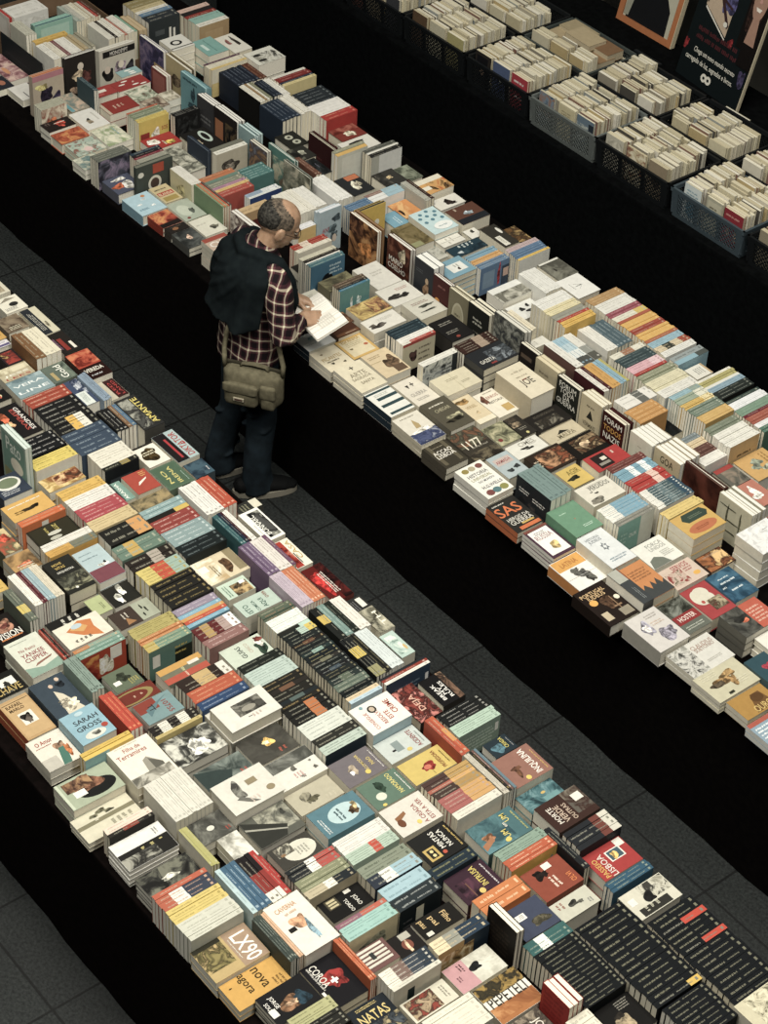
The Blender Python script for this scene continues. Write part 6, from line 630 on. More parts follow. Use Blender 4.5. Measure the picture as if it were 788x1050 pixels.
{"t":"B","k":"S","h":0.18,"r":[-6.255,-6.1449,6.069,6.269],"ax":"u","cols":["2*b5a0a0/8a6c6c","4*52708e/8ea4b8","1*d0aa30"],"front":"R 0 0 1 1 d0d0c8;R 0 0 1 .12 b5b5ac"},
{"t":"B","k":"F","h":0.15,"r":[-6.0945,-5.9374,6.1443,6.2701],"n":1,"o":"V","base":"67665a","el":"N 0 0 1 1 67665a 7c7b6c 4c4b42 3;B .5 .35 .1 .06 2f2d28 5;R 0 0 .08 1 d0cec2","short":"olive landscape cover","desc":"olive-grey landscape cover at the back edge"},
{"t":"B","k":"F","h":0.15,"r":[-5.9364,-5.7702,6.1206,6.2606],"n":1,"o":"V","base":"d8d7d0","el":"B .5 .55 .02 .2 8a8a84 4;P a0a09a .35 .4 .5 .7 .65 .45 .64 .44 .5 .68 .37 .4;D .3 .25 .7 .3 1 a0a09a","short":"line drawing cover","desc":"white cover with a thin line drawing at the back"},
{"t":"B","k":"S","h":0.16,"r":[-6.0862,-5.8862,6.0145,6.1163],"ax":"v","cols":["5*d3d2ca/a8a79e"]},
{"t":"B","k":"F","h":0.12,"r":[-6.0994,-5.977,5.8278,6.0135],"n":2,"o":"V","base":"d3d3cc","el":"N .35 0 1 1 8a887a 5c5a4e b3b0a0 5;R .35 .05 1 .2 6a685c","short":"grey park bench cover","desc":"white cover with a grey bench photo"},
{"t":"B","k":"F","h":0.09,"r":[-5.9699,-5.8526,5.835,5.9917],"n":1,"o":"V","base":"cfcfc8","el":"B .4 .4 .14 .12 2e2e2c 5;B .65 .6 .12 .14 2e2e2c 6;B .3 .7 .12 .08 2e2e2c 4","short":"ink bubbles cover","desc":"white cover with black bubble shapes"},
{"t":"B","k":"S","h":0.2,"r":[-5.8269,-5.5889,5.8626,6.0592],"ax":"u","cols":["4*d5d4cc/a0a098","3*d0c494/8a8a80","2*8a897c","1*a83c2c","2*cfa434"]},
{"t":"B","k":"S","h":0.15,"r":[-5.7458,-5.1968,6.1376,6.3421],"ax":"u","cols":["3*a8824c/d5c090","4*d2d0c6/a09e94","2*944c56/c9a0a4","2*d0cdb8,d0cdb8,c9ad44","1*a8563c","3*cfa040/e0c888","2*9c4434","3*cfa040/e0c888","1*a8603c","2*8aaebc","2*c9b894,3a3c34,c9b894,9c4a34","2*d3d2ca"]},
{"t":"B","k":"S","h":0.14,"r":[-5.1882,-5.1253,6.152,6.3485],"ax":"u","cols":["1*8a9494","1*7fa6b4,7fa6b4,4a504c"]},
{"t":"B","k":"S","h":0.15,"r":[-5.5879,-5.3807,5.9457,6.1042],"ax":"v","cols":["3*d2d0c6/a09e94","4*4c6068/a9b4b4"]},
{"t":"B","k":"S","h":0.16,"r":[-5.5859,-5.3617,5.7322,5.8928],"ax":"v","cols":["2*d0cec4","3*8fb2c2,a9c0c8,d0d4d0,4a4c48","2*cfcdc2,cfcdc2,8a8c84,54544c"],"side":"R 0 0 1 1 6a4a40"},
{"t":"B","k":"S","h":0.16,"r":[-5.3571,-5.1566,5.7131,5.8724],"ax":"v","cols":["2*d0ccc0/5a2a2c","1*4a2024","3*c2913c","2*7fa4b4","1*a39a44"],"side":"R 0 0 1 1 482024"},
{"t":"B","k":"S","h":0.15,"r":[-5.351,-5.1688,5.9239,6.1243],"ax":"u","cols":["2*cfcbb8,9a6a4c,cfcbb8","4*37474a/8a9a98","3*cfa0a8,cfa0a8,d8b8bc","1*a83a34"]},
{"t":"B","k":"S","h":0.15,"r":[-5.1636,-4.9736,5.916,6.1311],"ax":"u","cols":["3*84886c/c2c0a8","4*cbc4a0/94907a","3*d0cec4"]},
{"t":"B","k":"F","h":0.1,"r":[-5.1159,-5.0285,6.1863,6.2913],"n":2,"o":"V","base":"d2cfc2","el":"D .2 .3 .8 .8 4 8a8c84;R 0 .9 1 1 b89a6c","short":"white lines cover","desc":"white cover with grey lines near the back edge"},
{"t":"B","k":"S","h":0.16,"r":[-4.9726,-4.8105,6.1031,6.3245],"ax":"u","cols":["1*d6d3c4","2*a8a05c/7a7440","1*cdccc2","2*7f9cac","3*2b312e/a0a494"],"front":"R 0 0 1 1 20211e"},
{"t":"B","k":"S","h":0.16,"r":[-4.7873,-4.534,6.0984,6.317],"ax":"u","cols":["1*3a4a44","3*d8dadb/b0b4b8","3*6d8a74/94ac98","1*6b2430","3*9c5240/c98a78","2*d8d8d8","2*4c7060"]},
{"t":"B","k":"S","h":0.17,"r":[-4.9556,-4.7184,5.9144,6.0974],"ax":"u","cols":["2*86aab4,86aab4,8a9a8c","3*8a9a84,8a9a84,cfcdb8","3*c8a444,c8a444,d8c890","4*6a7a6a/cbc9b8","4*c29c4c/e0c88c"]},
{"t":"B","k":"S","h":0.17,"r":[-4.9939,-4.887,5.6748,5.849],"ax":"u","cols":["4*b8843c/dcb87c"]},
{"t":"B","k":"S","h":0.16,"r":[-5.0889,-5.0052,5.7061,5.8994],"ax":"u","cols":["3*d2cfc6,d2cfc6,5f605a,d2cfc6"]},
{"t":"B","k":"F","h":0.05,"r":[-4.9641,-4.8379,5.85,5.9148],"n":1,"o":"V","base":"1d2022","el":"N 0 0 1 1 1d2022 3a4244 101212 3","short":"sunken dark cover","desc":"nearly black cover sunk in a gap between rows"},
{"t":"B","k":"S","h":0.14,"r":[-4.7329,-4.5315,5.7307,5.8683],"ax":"u","cols":["2*6f7a7c/b0b8b8","2*c9b48c","3*5c3c34/a08478","3*d3d0c6"]},
{"t":"B","k":"S","h":0.18,"r":[-4.6901,-4.5262,5.8693,6.0592],"ax":"u","cols":["3*6f7864/a8ac98","6*d3d1c6/a8a69a"],"front":"R 0 0 1 1 cba86c;D .3 .5 .8 .8 1 2b2a24"},
{"t":"B","k":"F","h":0.09,"r":[-4.5169,-4.3625,5.9011,6.0839],"n":1,"o":"V","base":"c4984c","el":"B .35 .45 .16 .2 7a8270 5;B .55 .35 .16 .14 7a8270 6;B .7 .6 .1 .2 8a8e78 4;D .1 .7 .6 .9 2 9a7434","short":"masked shapes cover","desc":"golden cover with grey-green shapes"},
{"t":"B","k":"F","h":0.09,"r":[-4.5252,-4.3927,5.777,5.8834],"n":1,"o":"V","base":"5c5a50","el":"R 0 0 .2 1 9c3a34;N .2 .2 1 1 5c5a50 8a7a68 3c3a34 3","short":"grey field cover","desc":"grey picture cover with a red end"},
{"t":"B","k":"F","h":0.09,"r":[-4.3927,-4.2328,5.7671,5.8861],"n":1,"o":"V","base":"b5705c","el":"B .45 .55 .3 .2 dcd8cc 5;B .65 .4 .14 .14 dcd8cc 6;R 0 0 1 .15 8a3430","short":"white horse cover","desc":"salmon cover with a white horse shape"},
{"t":"B","k":"P","h":0.24,"r":[-6.3972,-6.2531,5.6168,5.6911],"fac":"V","n":2,"pc":["dcdcd4","dcdcd4"],"base":"2e3136","el":"B .65 .35 .16 .25 8a6a4c 5;E .68 .6 .08 .07 b89a78;D .1 .7 .5 .8 2 54585c","short":"standing gentleman book","desc":"standing dark book with a small painted gentleman"},
{"t":"B","k":"P","h":0.22,"r":[-6.2521,-6.122,5.6131,5.6482],"fac":"V","n":2,"pc":["d0ccc0","d0ccc0"],"base":"4a201f","el":"E .3 .35 .16 .12 d08a24;D .3 .75 .8 .85 1 8a5a54;N .4 0 1 .4 4a201f 6a3a34 2c1212 3","short":"standing wine-red book","desc":"standing wine-red book with an orange seal"},
{"t":"B","k":"P","h":0.22,"r":[-6.1221,-5.9776,5.6037,5.6537],"fac":"V","n":3,"pc":["cfc8ac","cfc8ac","cfc8ac"],"base":"7a7358","el":"E .5 .4 .3 .36 b9b294;E .5 .4 .24 .3 a8a080;D .35 .3 .65 .5 2 5a5440","short":"standing arched book","desc":"standing olive book with a pale arch"},
{"t":"B","k":"P","h":0.23,"r":[-5.9734,-5.8229,5.5959,5.6659],"fac":"V","n":3,"pc":["d3ccb4","d3ccb4","d3ccb4"],"base":"21221f","el":"D .25 .55 .75 .75 2 b9b7a6;D .3 .35 .7 .42 1 7a7868","short":"standing black lettered book","desc":"standing black book with two pale words"},
{"t":"B","k":"P","h":0.25,"r":[-5.8219,-5.6098,5.6242,5.6742],"fac":"V","n":2,"pc":["c9c6b8","c9c6b8"],"base":"5a5c54","el":"N 0 0 1 1 5a5c54 8f9086 34363a 8;P 22252a .75 0 1 0 1 .9","short":"standing grey tree book","desc":"standing grey leafy photo book"},
{"t":"B","k":"S","h":0.18,"r":[-5.8591,-5.6809,5.7164,5.7676],"ax":"v","cols":["3*d5cbb0/a89c80"]},
{"t":"B","k":"P","h":0.23,"r":[-5.5908,-5.4663,5.5796,5.6196],"fac":"V","n":2,"pc":["cfc9b4","cfc9b4"],"base":"1d1816","el":"R .1 .7 .7 .8 5a4a3c;D .1 .2 .6 .3 1 6a5c4c","short":"standing thin black book","desc":"standing thin black book beside a cream one"},
{"t":"B","k":"F","h":0.12,"r":[-5.6799,-5.6199,5.7083,5.809],"n":2,"o":"V","base":"d0cdc0","el":"D .2 .3 .8 .5 1 a8a598","short":"small stacked white cover","desc":"small white cover between the standing books"},
{"t":"B","k":"P","h":0.23,"r":[-5.4653,-5.3116,5.5641,5.6141],"fac":"V","n":2,"pc":["cbbd98","cbbd98"],"base":"a89c7c","el":"P 2c2a26 0 .3 1 .1 1 .3 0 .5;D .2 .7 .7 .8 1 6a604a","short":"standing striped tan book","desc":"standing tan book with a dark diagonal"},
{"t":"B","k":"P","h":0.23,"r":[-5.3095,-5.1618,5.5553,5.5953],"fac":"V","n":2,"pc":["d0c9b4","d0c9b4"],"base":"22241f","el":"T .5 .87 .75 d0cec2 FORUM;T .5 .74 .65 d0cec2 TODA;T .5 .61 .3 d0cec2 DA;T .5 .48 .85 d0cec2 GUERRA","short":"standing black capitals book","desc":"standing black book with four rows of white capitals"},
{"t":"B","k":"P","h":0.22,"r":[-5.1608,-5.0235,5.5671,5.6371],"fac":"V","n":3,"pc":["d3ccb4","d3ccb4","d3ccb4"],"base":"b9ab88","el":"P 23241f .5 .72 .66 .5 .34 .5;D .3 .76 .7 .84 1 5a523f;T .5 .35 .6 6a604a VERMAIS","short":"standing triangle book","desc":"standing beige book with a black triangle"},
{"t":"B","k":"P","h":0.23,"r":[-5.0034,-4.8632,5.5502,5.6093],"fac":"V","n":3,"pc":["d0c8b0","d0c8b0","3a1614"],"base":"3a1512","el":"T .5 .85 .8 e0dccf FORAM;T .5 .67 .8 d0982c TODOS;T .5 .49 .75 e0dccf NAZIS","short":"standing maroon capitals book","desc":"standing maroon book with white and yellow capitals"},
{"t":"B","k":"P","h":0.19,"r":[-4.8622,-4.7214,5.5873,5.7173],"fac":"V","n":5,"pc":["d8d6cc","d8d6cc","d8d6cc","d8d6cc","d8d6cc"],"base":"c9c4b0","el":"D .35 .5 .7 .56 1 8a8674;D .4 .7 .6 .76 1 8a8674","short":"standing ivory pile","desc":"standing ivory books with a tiny grey title"},
{"t":"B","k":"P","h":0.2,"r":[-4.7108,-4.5509,5.5884,5.7184],"fac":"V","n":5,"pc":["d8d6cc","d8d6cc","d8d6cc","d8d6cc","d8d6cc"],"base":"b3a37e","el":"T .5 .8 .5 3f382a GOA","short":"standing beige GOA pile","desc":"standing beige books with three dark curly letters"},
{"t":"B","k":"P","h":0.22,"r":[-4.5455,-4.3134,5.6062,5.6462],"fac":"V","n":3,"pc":["5a4438","d5d0c0","4a342c"],"base":"4a2318","el":"N 0 0 1 1 4a2318 6a3424 30150f 1","short":"standing chestnut book","desc":"standing glossy chestnut book with dark edges"},
{"t":"B","k":"P","h":0.22,"r":[-4.3124,-4.1197,5.5807,5.6707],"fac":"V","n":4,"pc":["d8d6cc","d8d6cc","d8d6cc","d8d6cc"],"base":"b9b498","el":"B .3 .6 .03 .3 4a4a38 5;B .55 .5 .3 .02 4a4a38 6;B .7 .6 .03 .3 4a4a38 7;B .4 .25 .25 .02 4a4a38 5;B .35 .8 .25 .02 4a4a38 4","short":"standing branches book","desc":"standing cream book with dark branches"},
{"t":"B","k":"S","h":0.26,"r":[-9.4072,-9.23,5.1935,5.2585],"ax":"v","cols":["4*b5b3a0/7a7864"]},
{"t":"B","k":"P","h":0.27,"r":[-9.3168,-9.2668,5.2698,5.513],"fac":"u","n":3,"pc":["2f4a5c","88b8a8","88b8a8"],"base":"82b0a0","el":"R .15 .5 .9 .9 9cc0b0;D .2 .55 .8 .8 1 22302c;R .2 .1 .7 .3 d0d0c0","short":"standing mint book","desc":"standing mint green book inside the cardboard box"},
{"t":"B","k":"S","h":0.25,"r":[-9.1912,-9.1528,5.2017,5.4083],"ax":"u","cols":["1*c9a034"]},
{"t":"B","k":"S","h":0.25,"r":[-9.133,-8.9446,5.1907,5.4545],"ax":"v","cols":["2*d5d2c6","2*d0c9b4","1*7a4a4c","3*d5d2c6","2*a8946a","2*8f8a74"]},
{"t":"B","k":"S","h":0.25,"r":[-9.4374,-9.231,5.5134,5.6713],"ax":"v","cols":["2*9aa498","2*b5b3a4","2*cdc7b0","1*a89a7c","1*c9c4b0","1*a8342a","1*5a3a30"]},
{"t":"B","k":"S","h":0.25,"r":[-9.1867,-8.9646,5.551,5.7409],"ax":"v","cols":["2*cdc9ba","1*2a2522","2*d3cfc0","1*a8604c","2*d3cfc0","1*6f9c84"]},
{"t":"B","k":"P","h":0.24,"r":[-9.162,-8.9658,5.7475,5.8075],"fac":"V","n":2,"pc":["b8a27a","b8a27a"],"base":"a88c5c","el":"R .1 .1 .9 .9 b0966a","short":"standing straw book","desc":"standing straw-coloured book at the far end"},
{"t":"B","k":"S","h":0.25,"r":[-9.5847,-9.4505,5.2479,5.4657],"ax":"u","cols":["2*cfcdc4/a8a69c"],"front":"R 0 0 1 1 c9c8c0;N .1 .1 .9 .9 c9c8c0 b5b2a8 d5d4cc 6"},
{"t":"B","k":"P","h":0.25,"r":[-9.729,-9.4614,5.2202,5.2469],"fac":"V","n":1,"pc":["a8302a"],"base":"c9c2b4","el":"R 0 0 1 .15 a8302a;R .1 .2 .9 .9 d5d0c4","short":"red-edged white book","desc":"white book with a red edge at the picture corner"},
{"t":"B","k":"F","h":0.04,"r":[-9.4842,-9.1867,5.0495,5.1698],"n":1,"o":"V","base":"a87a7c","el":"N 0 0 1 1 a87a7c d0b0a0 7a4c50 5;E .6 .35 .14 .12 c98a5c","short":"pink comic cover","desc":"pink comic cover at the table corner"},
{"t":"B","k":"P","h":0.18,"r":[-9.4782,-9.0403,5.1701,5.176],"fac":"V","n":1,"pc":["4a5658"],"base":"23292b","el":"D .1 .4 .9 .5 1 2f3638","short":"standing black board book","desc":"thin black board book leaning at the corner"},
{"t":"B","k":"F","h":0.04,"r":[-9.1365,-8.9738,4.9997,5.1209],"n":1,"o":"V","base":"d2cfc6","el":"R .5 .4 .9 .45 555","short":"corner white comic","desc":"white comic lying under the orange-spined one"},
{"t":"B","k":"F","h":0.04,"r":[-9.2731,-9.1375,4.9417,5.0485],"n":1,"o":"V","base":"2a2c34","el":"E .5 .6 .2 .2 a8684c","short":"corner navy comic","desc":"navy comic with an orange blot at the corner"}
]''')
WORDS = set()
for d in BLOCKS:
    for kx in ('el', 'front', 'side'):
        if d.get(kx): WORDS |= set(words_in(d[kx]))
POSTER_WORDS = ['usca', 'Chega um novo mundo secreto', 'carregado de luz, segredos e livros.']
WORDS |= set(POSTER_WORDS)
prepare_text(WORDS)

TABLE_WORD = {'A': 'near table', 'B': 'middle table'}
stuff_books, stuff_spines, stuff_crates = MB(), MB(), MB()
FLATS = [d for d in BLOCKS if d['k'] == 'F']
def ctr(d): r = d['r']; return ((r[0] + r[1]) / 2, (r[2] + r[3]) / 2)
CAM = Vector((0, 0, 6.7))
def seen(x, y, z): return (Vector((x, y, z)) - CAM).length
labels_used = set()
def uniq(lb):
    base = lb; k = 2
    while lb in labels_used:
        w = lb.split(); lb = base + ' ' + ['again', 'further on', 'near the edge', 'close by'][min(3, k - 2)]; k += 1
        if k > 6: break
    labels_used.add(lb); return lb

# ---- books lying face up: the top one of each pile is a thing, those under it belong to the mass of lower books
YAW = {'V': 0.0, 'u': PI / 2, 'v': PI, 'U': -PI / 2}
under_pool = []
def do_flat(i, d):
    u0, u1, v0, v1 = d['r']; h = d['h']; o = d['o']; n = d['n']
    zb = d.get('z', 0.0)
    g = 0.002
    u0 += g; u1 -= g; v0 += g; v1 -= g
    w, l = ((u1 - u0), (v1 - v0)) if o in 'Vv' else ((v1 - v0), (u1 - u0))
    cx, cy = (u0 + u1) / 2, (v0 + v1) / 2
    t = (h - zb) / n
    hard = (n == 1 and t > 0.05)
    rnd = random.Random(i * 7 + 3)
    yaw = YAW[o] + rnd.uniform(-0.012, 0.012)
    Rm = Matrix.Translation((cx, cy, TT + zb)) @ Matrix.Rotation(yaw, 4, 'Z')
    z = t * (n - 1)
    root = empty('book', Rm @ Vector((0, 0, z)), yaw)
    lb = d['desc']
    extra = ' on the ' + TABLE_WORD[d['t']]
    if len((lb + extra).split()) <= 16: lb += extra
    tag(root, uniq(lb), 'book', 'face-up books on the ' + TABLE_WORD[d['t']])
    pc = rnd.choice(PAPER)
    mb = MB(); flat_cover(mb, w, l, t, d['base'], hard, 0.0, spine_for(d))
    design(mb, d['el'], w, l, Matrix.Translation((0, 0, t)), i)
    c = mb.build('cover', root); c.location = (-w / 2, -l / 2, 0)
    mb = MB(); page_block(mb, w, l, t, pc, hard)
    c = mb.build('page_block', root); c.location = (-w / 2, -l / 2, 0)
    for k in range(n - 1):
        under_pool.append((seen(cx, cy, TT + k * t) , i, d, k, Rm @ Matrix.Translation((rnd.uniform(-.003, .003), rnd.uniform(-.003, .003), k * t)) @ Matrix.Rotation(rnd.uniform(-.012, .012), 4, 'Z'), w - .002, l - .002, t, pc))
def emit_under(Mw, w, l, t, pc, d, root=None):
    M2 = Mw @ Matrix.Translation((-w / 2, -l / 2, 0))
    mbc, mbp = MB(), MB()
    flat_cover(mbc, w, l, t, d['base'], False, 0.0, spine_for(d)); page_block(mbp, w, l, t, pc, False)
    for a in (mbc, mbp):
        for f, mi in zip(a.f, a.mi): pass
    return M2, mbc, mbp
def merge(dst, src, M):
    b = len(dst.v)
    dst.v += [tuple(M @ Vector(v)) for v in src.v]
    sl = [dst.slot(m) for m in src.mats]
    for f, mi in zip(src.f, src.mi):
        dst.f.append([b + i for i in f]); dst.mi.append(sl[mi])

# ---- standing books with a cover towards the aisle
def do_stand(i, d):
    u0, u1, v0, v1 = d['r']; h = d['h']; n = d['n']
    rnd = random.Random(i * 13 + 1)
    g = 0.0015
    u0 += g; u1 -= g; v0 += g; v1 -= g
    if d['fac'] == 'V': w, tt, yaw, org = u1 - u0, v1 - v0, 0.0, (u0, v0)
    else: w, tt, yaw, org = v1 - v0, u1 - u0, PI / 2, (u1, v0)
    M = Matrix.Translation((org[0], org[1], TT)) @ Matrix.Rotation(yaw, 4, 'Z')
    t = tt / n
    for k in range(n):
        hk = h if k == 0 else h * rnd.uniform(0.95, 1.0); pcol = d['pc'][min(k, len(d['pc']) - 1)]
        wk = w if k == 0 else w * rnd.uniform(0.95, 0.998)
        ccol = d['base'] if k == 0 else rnd.choice([d['base'], shade(d['base'], .8)])
        mb, mp = MB(), MB()
        upright_cover(mb, wk, t * .97, hk, ccol); upright_pages(mp, wk, t * .97, hk, pcol)
        if k == 0:
            design(mb, d['el'], w, h, Matrix.Rotation(PI / 2, 4, 'X'), i)
            root = empty('book', M @ Vector((0, 0, 0)), yaw)
            tag(root, uniq(d['desc'] + ' on the ' + TABLE_WORD[d['t']] if len(d['desc'].split()) < 12 else d['desc']), 'book', 'standing books on the ' + TABLE_WORD[d['t']])
            mb.build('cover', root); mp.build('page_block', root)
        else:
            M2 = M @ Matrix.Translation((0, k * t, 0))
            merge(stuff_books, mb, M2); merge(stuff_books, mp, M2)

# ---- rows of books with their spines up
rows = []
def plan_row(i, d):
    u0, u1, v0, v1 = d['r']; h = d['h']; rnd = random.Random(i * 17 + 9)
    lst = []
    for tok in d['cols']:
        cnt, rest = tok.split('*', 1); dash = None
        if '/' in rest: rest, dash = rest.split('/')
        for _ in range(int(cnt)): lst.append((rest.split(','), dash))
    n = len(lst)
    ths = [rnd.uniform(0.92, 1.08) for _ in lst]; s = sum(ths)
    W = (u1 - u0) if d['ax'] == 'u' else (v1 - v0); Lg = (v1 - v0) if d['ax'] == 'u' else (u1 - u0)
    pos = 0; pc = rnd.choice(PAPER)
    c = ctr(d)
    near = sorted((f for f in FLATS if f['t'] == d['t']), key=lambda f: (ctr(f)[0] - c[0]) ** 2 + (ctr(f)[1] - c[1]) ** 2)[:2]
    for k, (bands, dash) in enumerate(lst):
        t = W * ths[k] / s
        L = Lg * rnd.uniform(0.975, 0.998); hk = h * rnd.uniform(0.965, 1.0)
        off = rnd.uniform(0, Lg - L)
        if d['ax'] == 'u': P = (u0 + pos + t, v0 + off); yaw = PI / 2     # local y = -u
        else: P = (u0 + off, v0 + pos); yaw = 0.0
        if dash is None:
            v = sum(lin(bands[0])) / 3
            dash = None if rnd.random() < .15 else (shade(bands[0], .62) if v > .28 else 'b9b59c')
        fr = ''
        if d.get('front') and k == n - 1 and d['ax'] == 'u': fr = d['front']
        if d.get('side') and k == 0 and d['ax'] == 'v': fr = d['side']
        size = t * L / seen(P[0], P[1], TT + h) ** 2
        if fr: size *= 3
        rows.append((size, i, k, n, d, P, yaw, L, t, hk, bands, dash, fr, pc, near))
        pos += t
def do_spine(rec, single):
    size, i, k, n, d, P, yaw, L, t, h, bands, dash, fr, pc, near = rec
    mb, mp = MB(), MB()
    tb = t * 0.965
    spine_cover(mb, L, tb, h, bands, dash, i * 100 + k)
    if fr: design(mb, fr, L, h, Matrix.Rotation(PI / 2, 4, 'X'), i)
    spine_pages(mp, L, tb, h, pc)
    M = Matrix.Translation((P[0], P[1], TT)) @ Matrix.Rotation(yaw, 4, 'Z')
    if single:
        root = empty('paperback', (P[0], P[1], TT), yaw)
        cw = colour_word(bands[0])
        end = 'far end' if d['ax'] == 'u' else 'its left'
        lb = f"{cw} spine, {ORD[k]} from {end}, row by {near[0]['short']}"
        lb2 = lb + f" and {near[1]['short']}"
        if len(lb2.split()) <= 16: lb = lb2
        tag(root, uniq(lb), 'book', f"spine-up row by the {near[0]['short']}")
        mb.build('cover', root); mp.build('page_block', root)
    else:
        merge(stuff_spines, mb, M); merge(stuff_spines, mp, M)

n_obj = 0
for i, d in enumerate(BLOCKS):
    if d['k'] == 'F': do_flat(i, d); n_obj += 1
    elif d['k'] == 'P': do_stand(i, d); n_obj += 1
    else: plan_row(i, d)
rows.sort(key=lambda r: -r[0])
for q, rec in enumerate(rows): do_spine(rec, q < 300)
under_pool.sort(key=lambda r: r[0])
for q, (dist, i, d, k, Mw, w, l, t, pc) in enumerate(under_pool):
    M2, mbc, mbp = emit_under(Mw, w, l, t, pc, d)
    merge(stuff_books, mbc, M2); merge(stuff_books, mbp, M2)
o = stuff_books.build('lower_books'); o['kind'] = 'stuff'
tag(o, 'lower books of the face-up piles and books behind the standing ones', 'books')
o = stuff_spines.build('far_paperbacks'); o['kind'] = 'stuff'
tag(o, 'smaller spine-up paperbacks in the farther rows of both book tables', 'books')

# ------------------------------------------------------------------ the place: floor, wall, cloth-covered tables
def floor_mat():
    m, N, L, P = new_mat('granite_tiles')
    tc = N.new('ShaderNodeTexCoord')
    mp = N.new('ShaderNodeMapping'); mp.inputs['Location'].default_value = (8.1, -4.68, 0)
    br = N.new('ShaderNodeTexBrick'); br.offset = 0.0; br.squash = 1
    br.inputs['Scale'].default_value = 1.0; br.inputs['Brick Width'].default_value = 0.533; br.inputs['Row Height'].default_value = 0.6
    br.inputs['Mortar Size'].default_value = 0.006; br.inputs['Mortar Smooth'].default_value = 0.2
    br.inputs['Color1'].default_value = (1, 1, 1, 1); br.inputs['Color2'].default_value = (0.82, 0.82, 0.82, 1); br.inputs['Mortar'].default_value = (0.2, 0.2, 0.2, 1)
    n1 = N.new('ShaderNodeTexNoise'); n1.inputs['Scale'].default_value = 75; n1.inputs['Detail'].default_value = 6; n1.inputs['Roughness'].default_value = 0.8
    n2 = N.new('ShaderNodeTexNoise'); n2.inputs['Scale'].default_value = 3; n2.inputs['Detail'].default_value = 5
    cr = N.new('ShaderNodeValToRGB'); e = cr.color_ramp.elements
    e[0].position = 0.38; e[0].color = rgba('0e1213'); e[1].position = 0.66; e[1].color = rgba('343938')
    c2 = N.new('ShaderNodeValToRGB'); e = c2.color_ramp.elements
    e[0].position = 0.3; e[0].color = (0.75, 0.75, 0.75, 1); e[1].position = 0.7; e[1].color = (1.1, 1.1, 1.1, 1)
    L.new(tc.outputs['Object'], mp.inputs['Vector']); L.new(mp.outputs['Vector'], br.inputs['Vector'])
    L.new(tc.outputs['Object'], n1.inputs['Vector']); L.new(tc.outputs['Object'], n2.inputs['Vector'])
    L.new(n1.outputs['Fac'], cr.inputs['Fac']); L.new(n2.outputs['Fac'], c2.inputs['Fac'])
    a = N.new('ShaderNodeMix'); a.data_type = 'RGBA'; a.blend_type = 'MULTIPLY'; a.inputs['Factor'].default_value = 1
    b = N.new('ShaderNodeMix'); b.data_type = 'RGBA'; b.blend_type = 'MULTIPLY'; b.inputs['Factor'].default_value = 1
    L.new(cr.outputs['Color'], a.inputs['A']); L.new(br.outputs['Color'], a.inputs['B'])
    L.new(a.outputs['Result'], b.inputs['A']); L.new(c2.outputs['Color'], b.inputs['B'])
    L.new(b.outputs['Result'], P.inputs['Base Color'])
    P.inputs['Roughness'].default_value = 0.6; P.inputs['Specular IOR Level'].default_value = 0.3
    bp = N.new('ShaderNodeBump'); bp.inputs['Strength'].default_value = 0.25; bp.inputs['Distance'].default_value = 0.004
    L.new(br.outputs['Fac'], bp.inputs['Height']); bp.invert = True
    L.new(bp.outputs['Normal'], P.inputs['Normal'])
    return m
def noise_mat(name, c1, c2, scale, rough=0.9, spec=0.1, bump=0.0):
    m, N, L, P = new_mat(name)
    tc = N.new('ShaderNodeTexCoord'); no = N.new('ShaderNodeTexNoise'); no.inputs['Scale'].default_value = scale; no.inputs['Detail'].default_value = 5
    cr = N.new('ShaderNodeValToRGB'); e = cr.color_ramp.elements
    e[0].position = 0.35; e[0].color = rgba(c1); e[1].position = 0.68; e[1].color = rgba(c2)
    L.new(tc.outputs['Object'], no.inputs['Vector']); L.new(no.outputs['Fac'], cr.inputs['Fac']); L.new(cr.outputs['Color'], P.inputs['Base Color'])
    P.inputs['Roughness'].default_value = rough; P.inputs['Specular IOR Level'].default_value = spec
    if bump:
        bp = N.new('ShaderNodeBump'); bp.inputs['Strength'].default_value = bump; L.new(no.outputs['Fac'], bp.inputs['Height']); L.new(bp.outputs['Normal'], P.inputs['Normal'])
    return m
mb = MB(); mb.box(-14, 3, -3, 12.0, -0.1, 0, floor_mat()); struct(mb.build('floor'))
WALLV = 9.1
mb = MB(); mb.box(-14, 3, WALLV, WALLV + 0.2, 0, 3.0, noise_mat('old_plaster', '2c2c28', '46453f', 2.2, 0.9, 0.1, 0.2)); struct(mb.build('wall_back'))

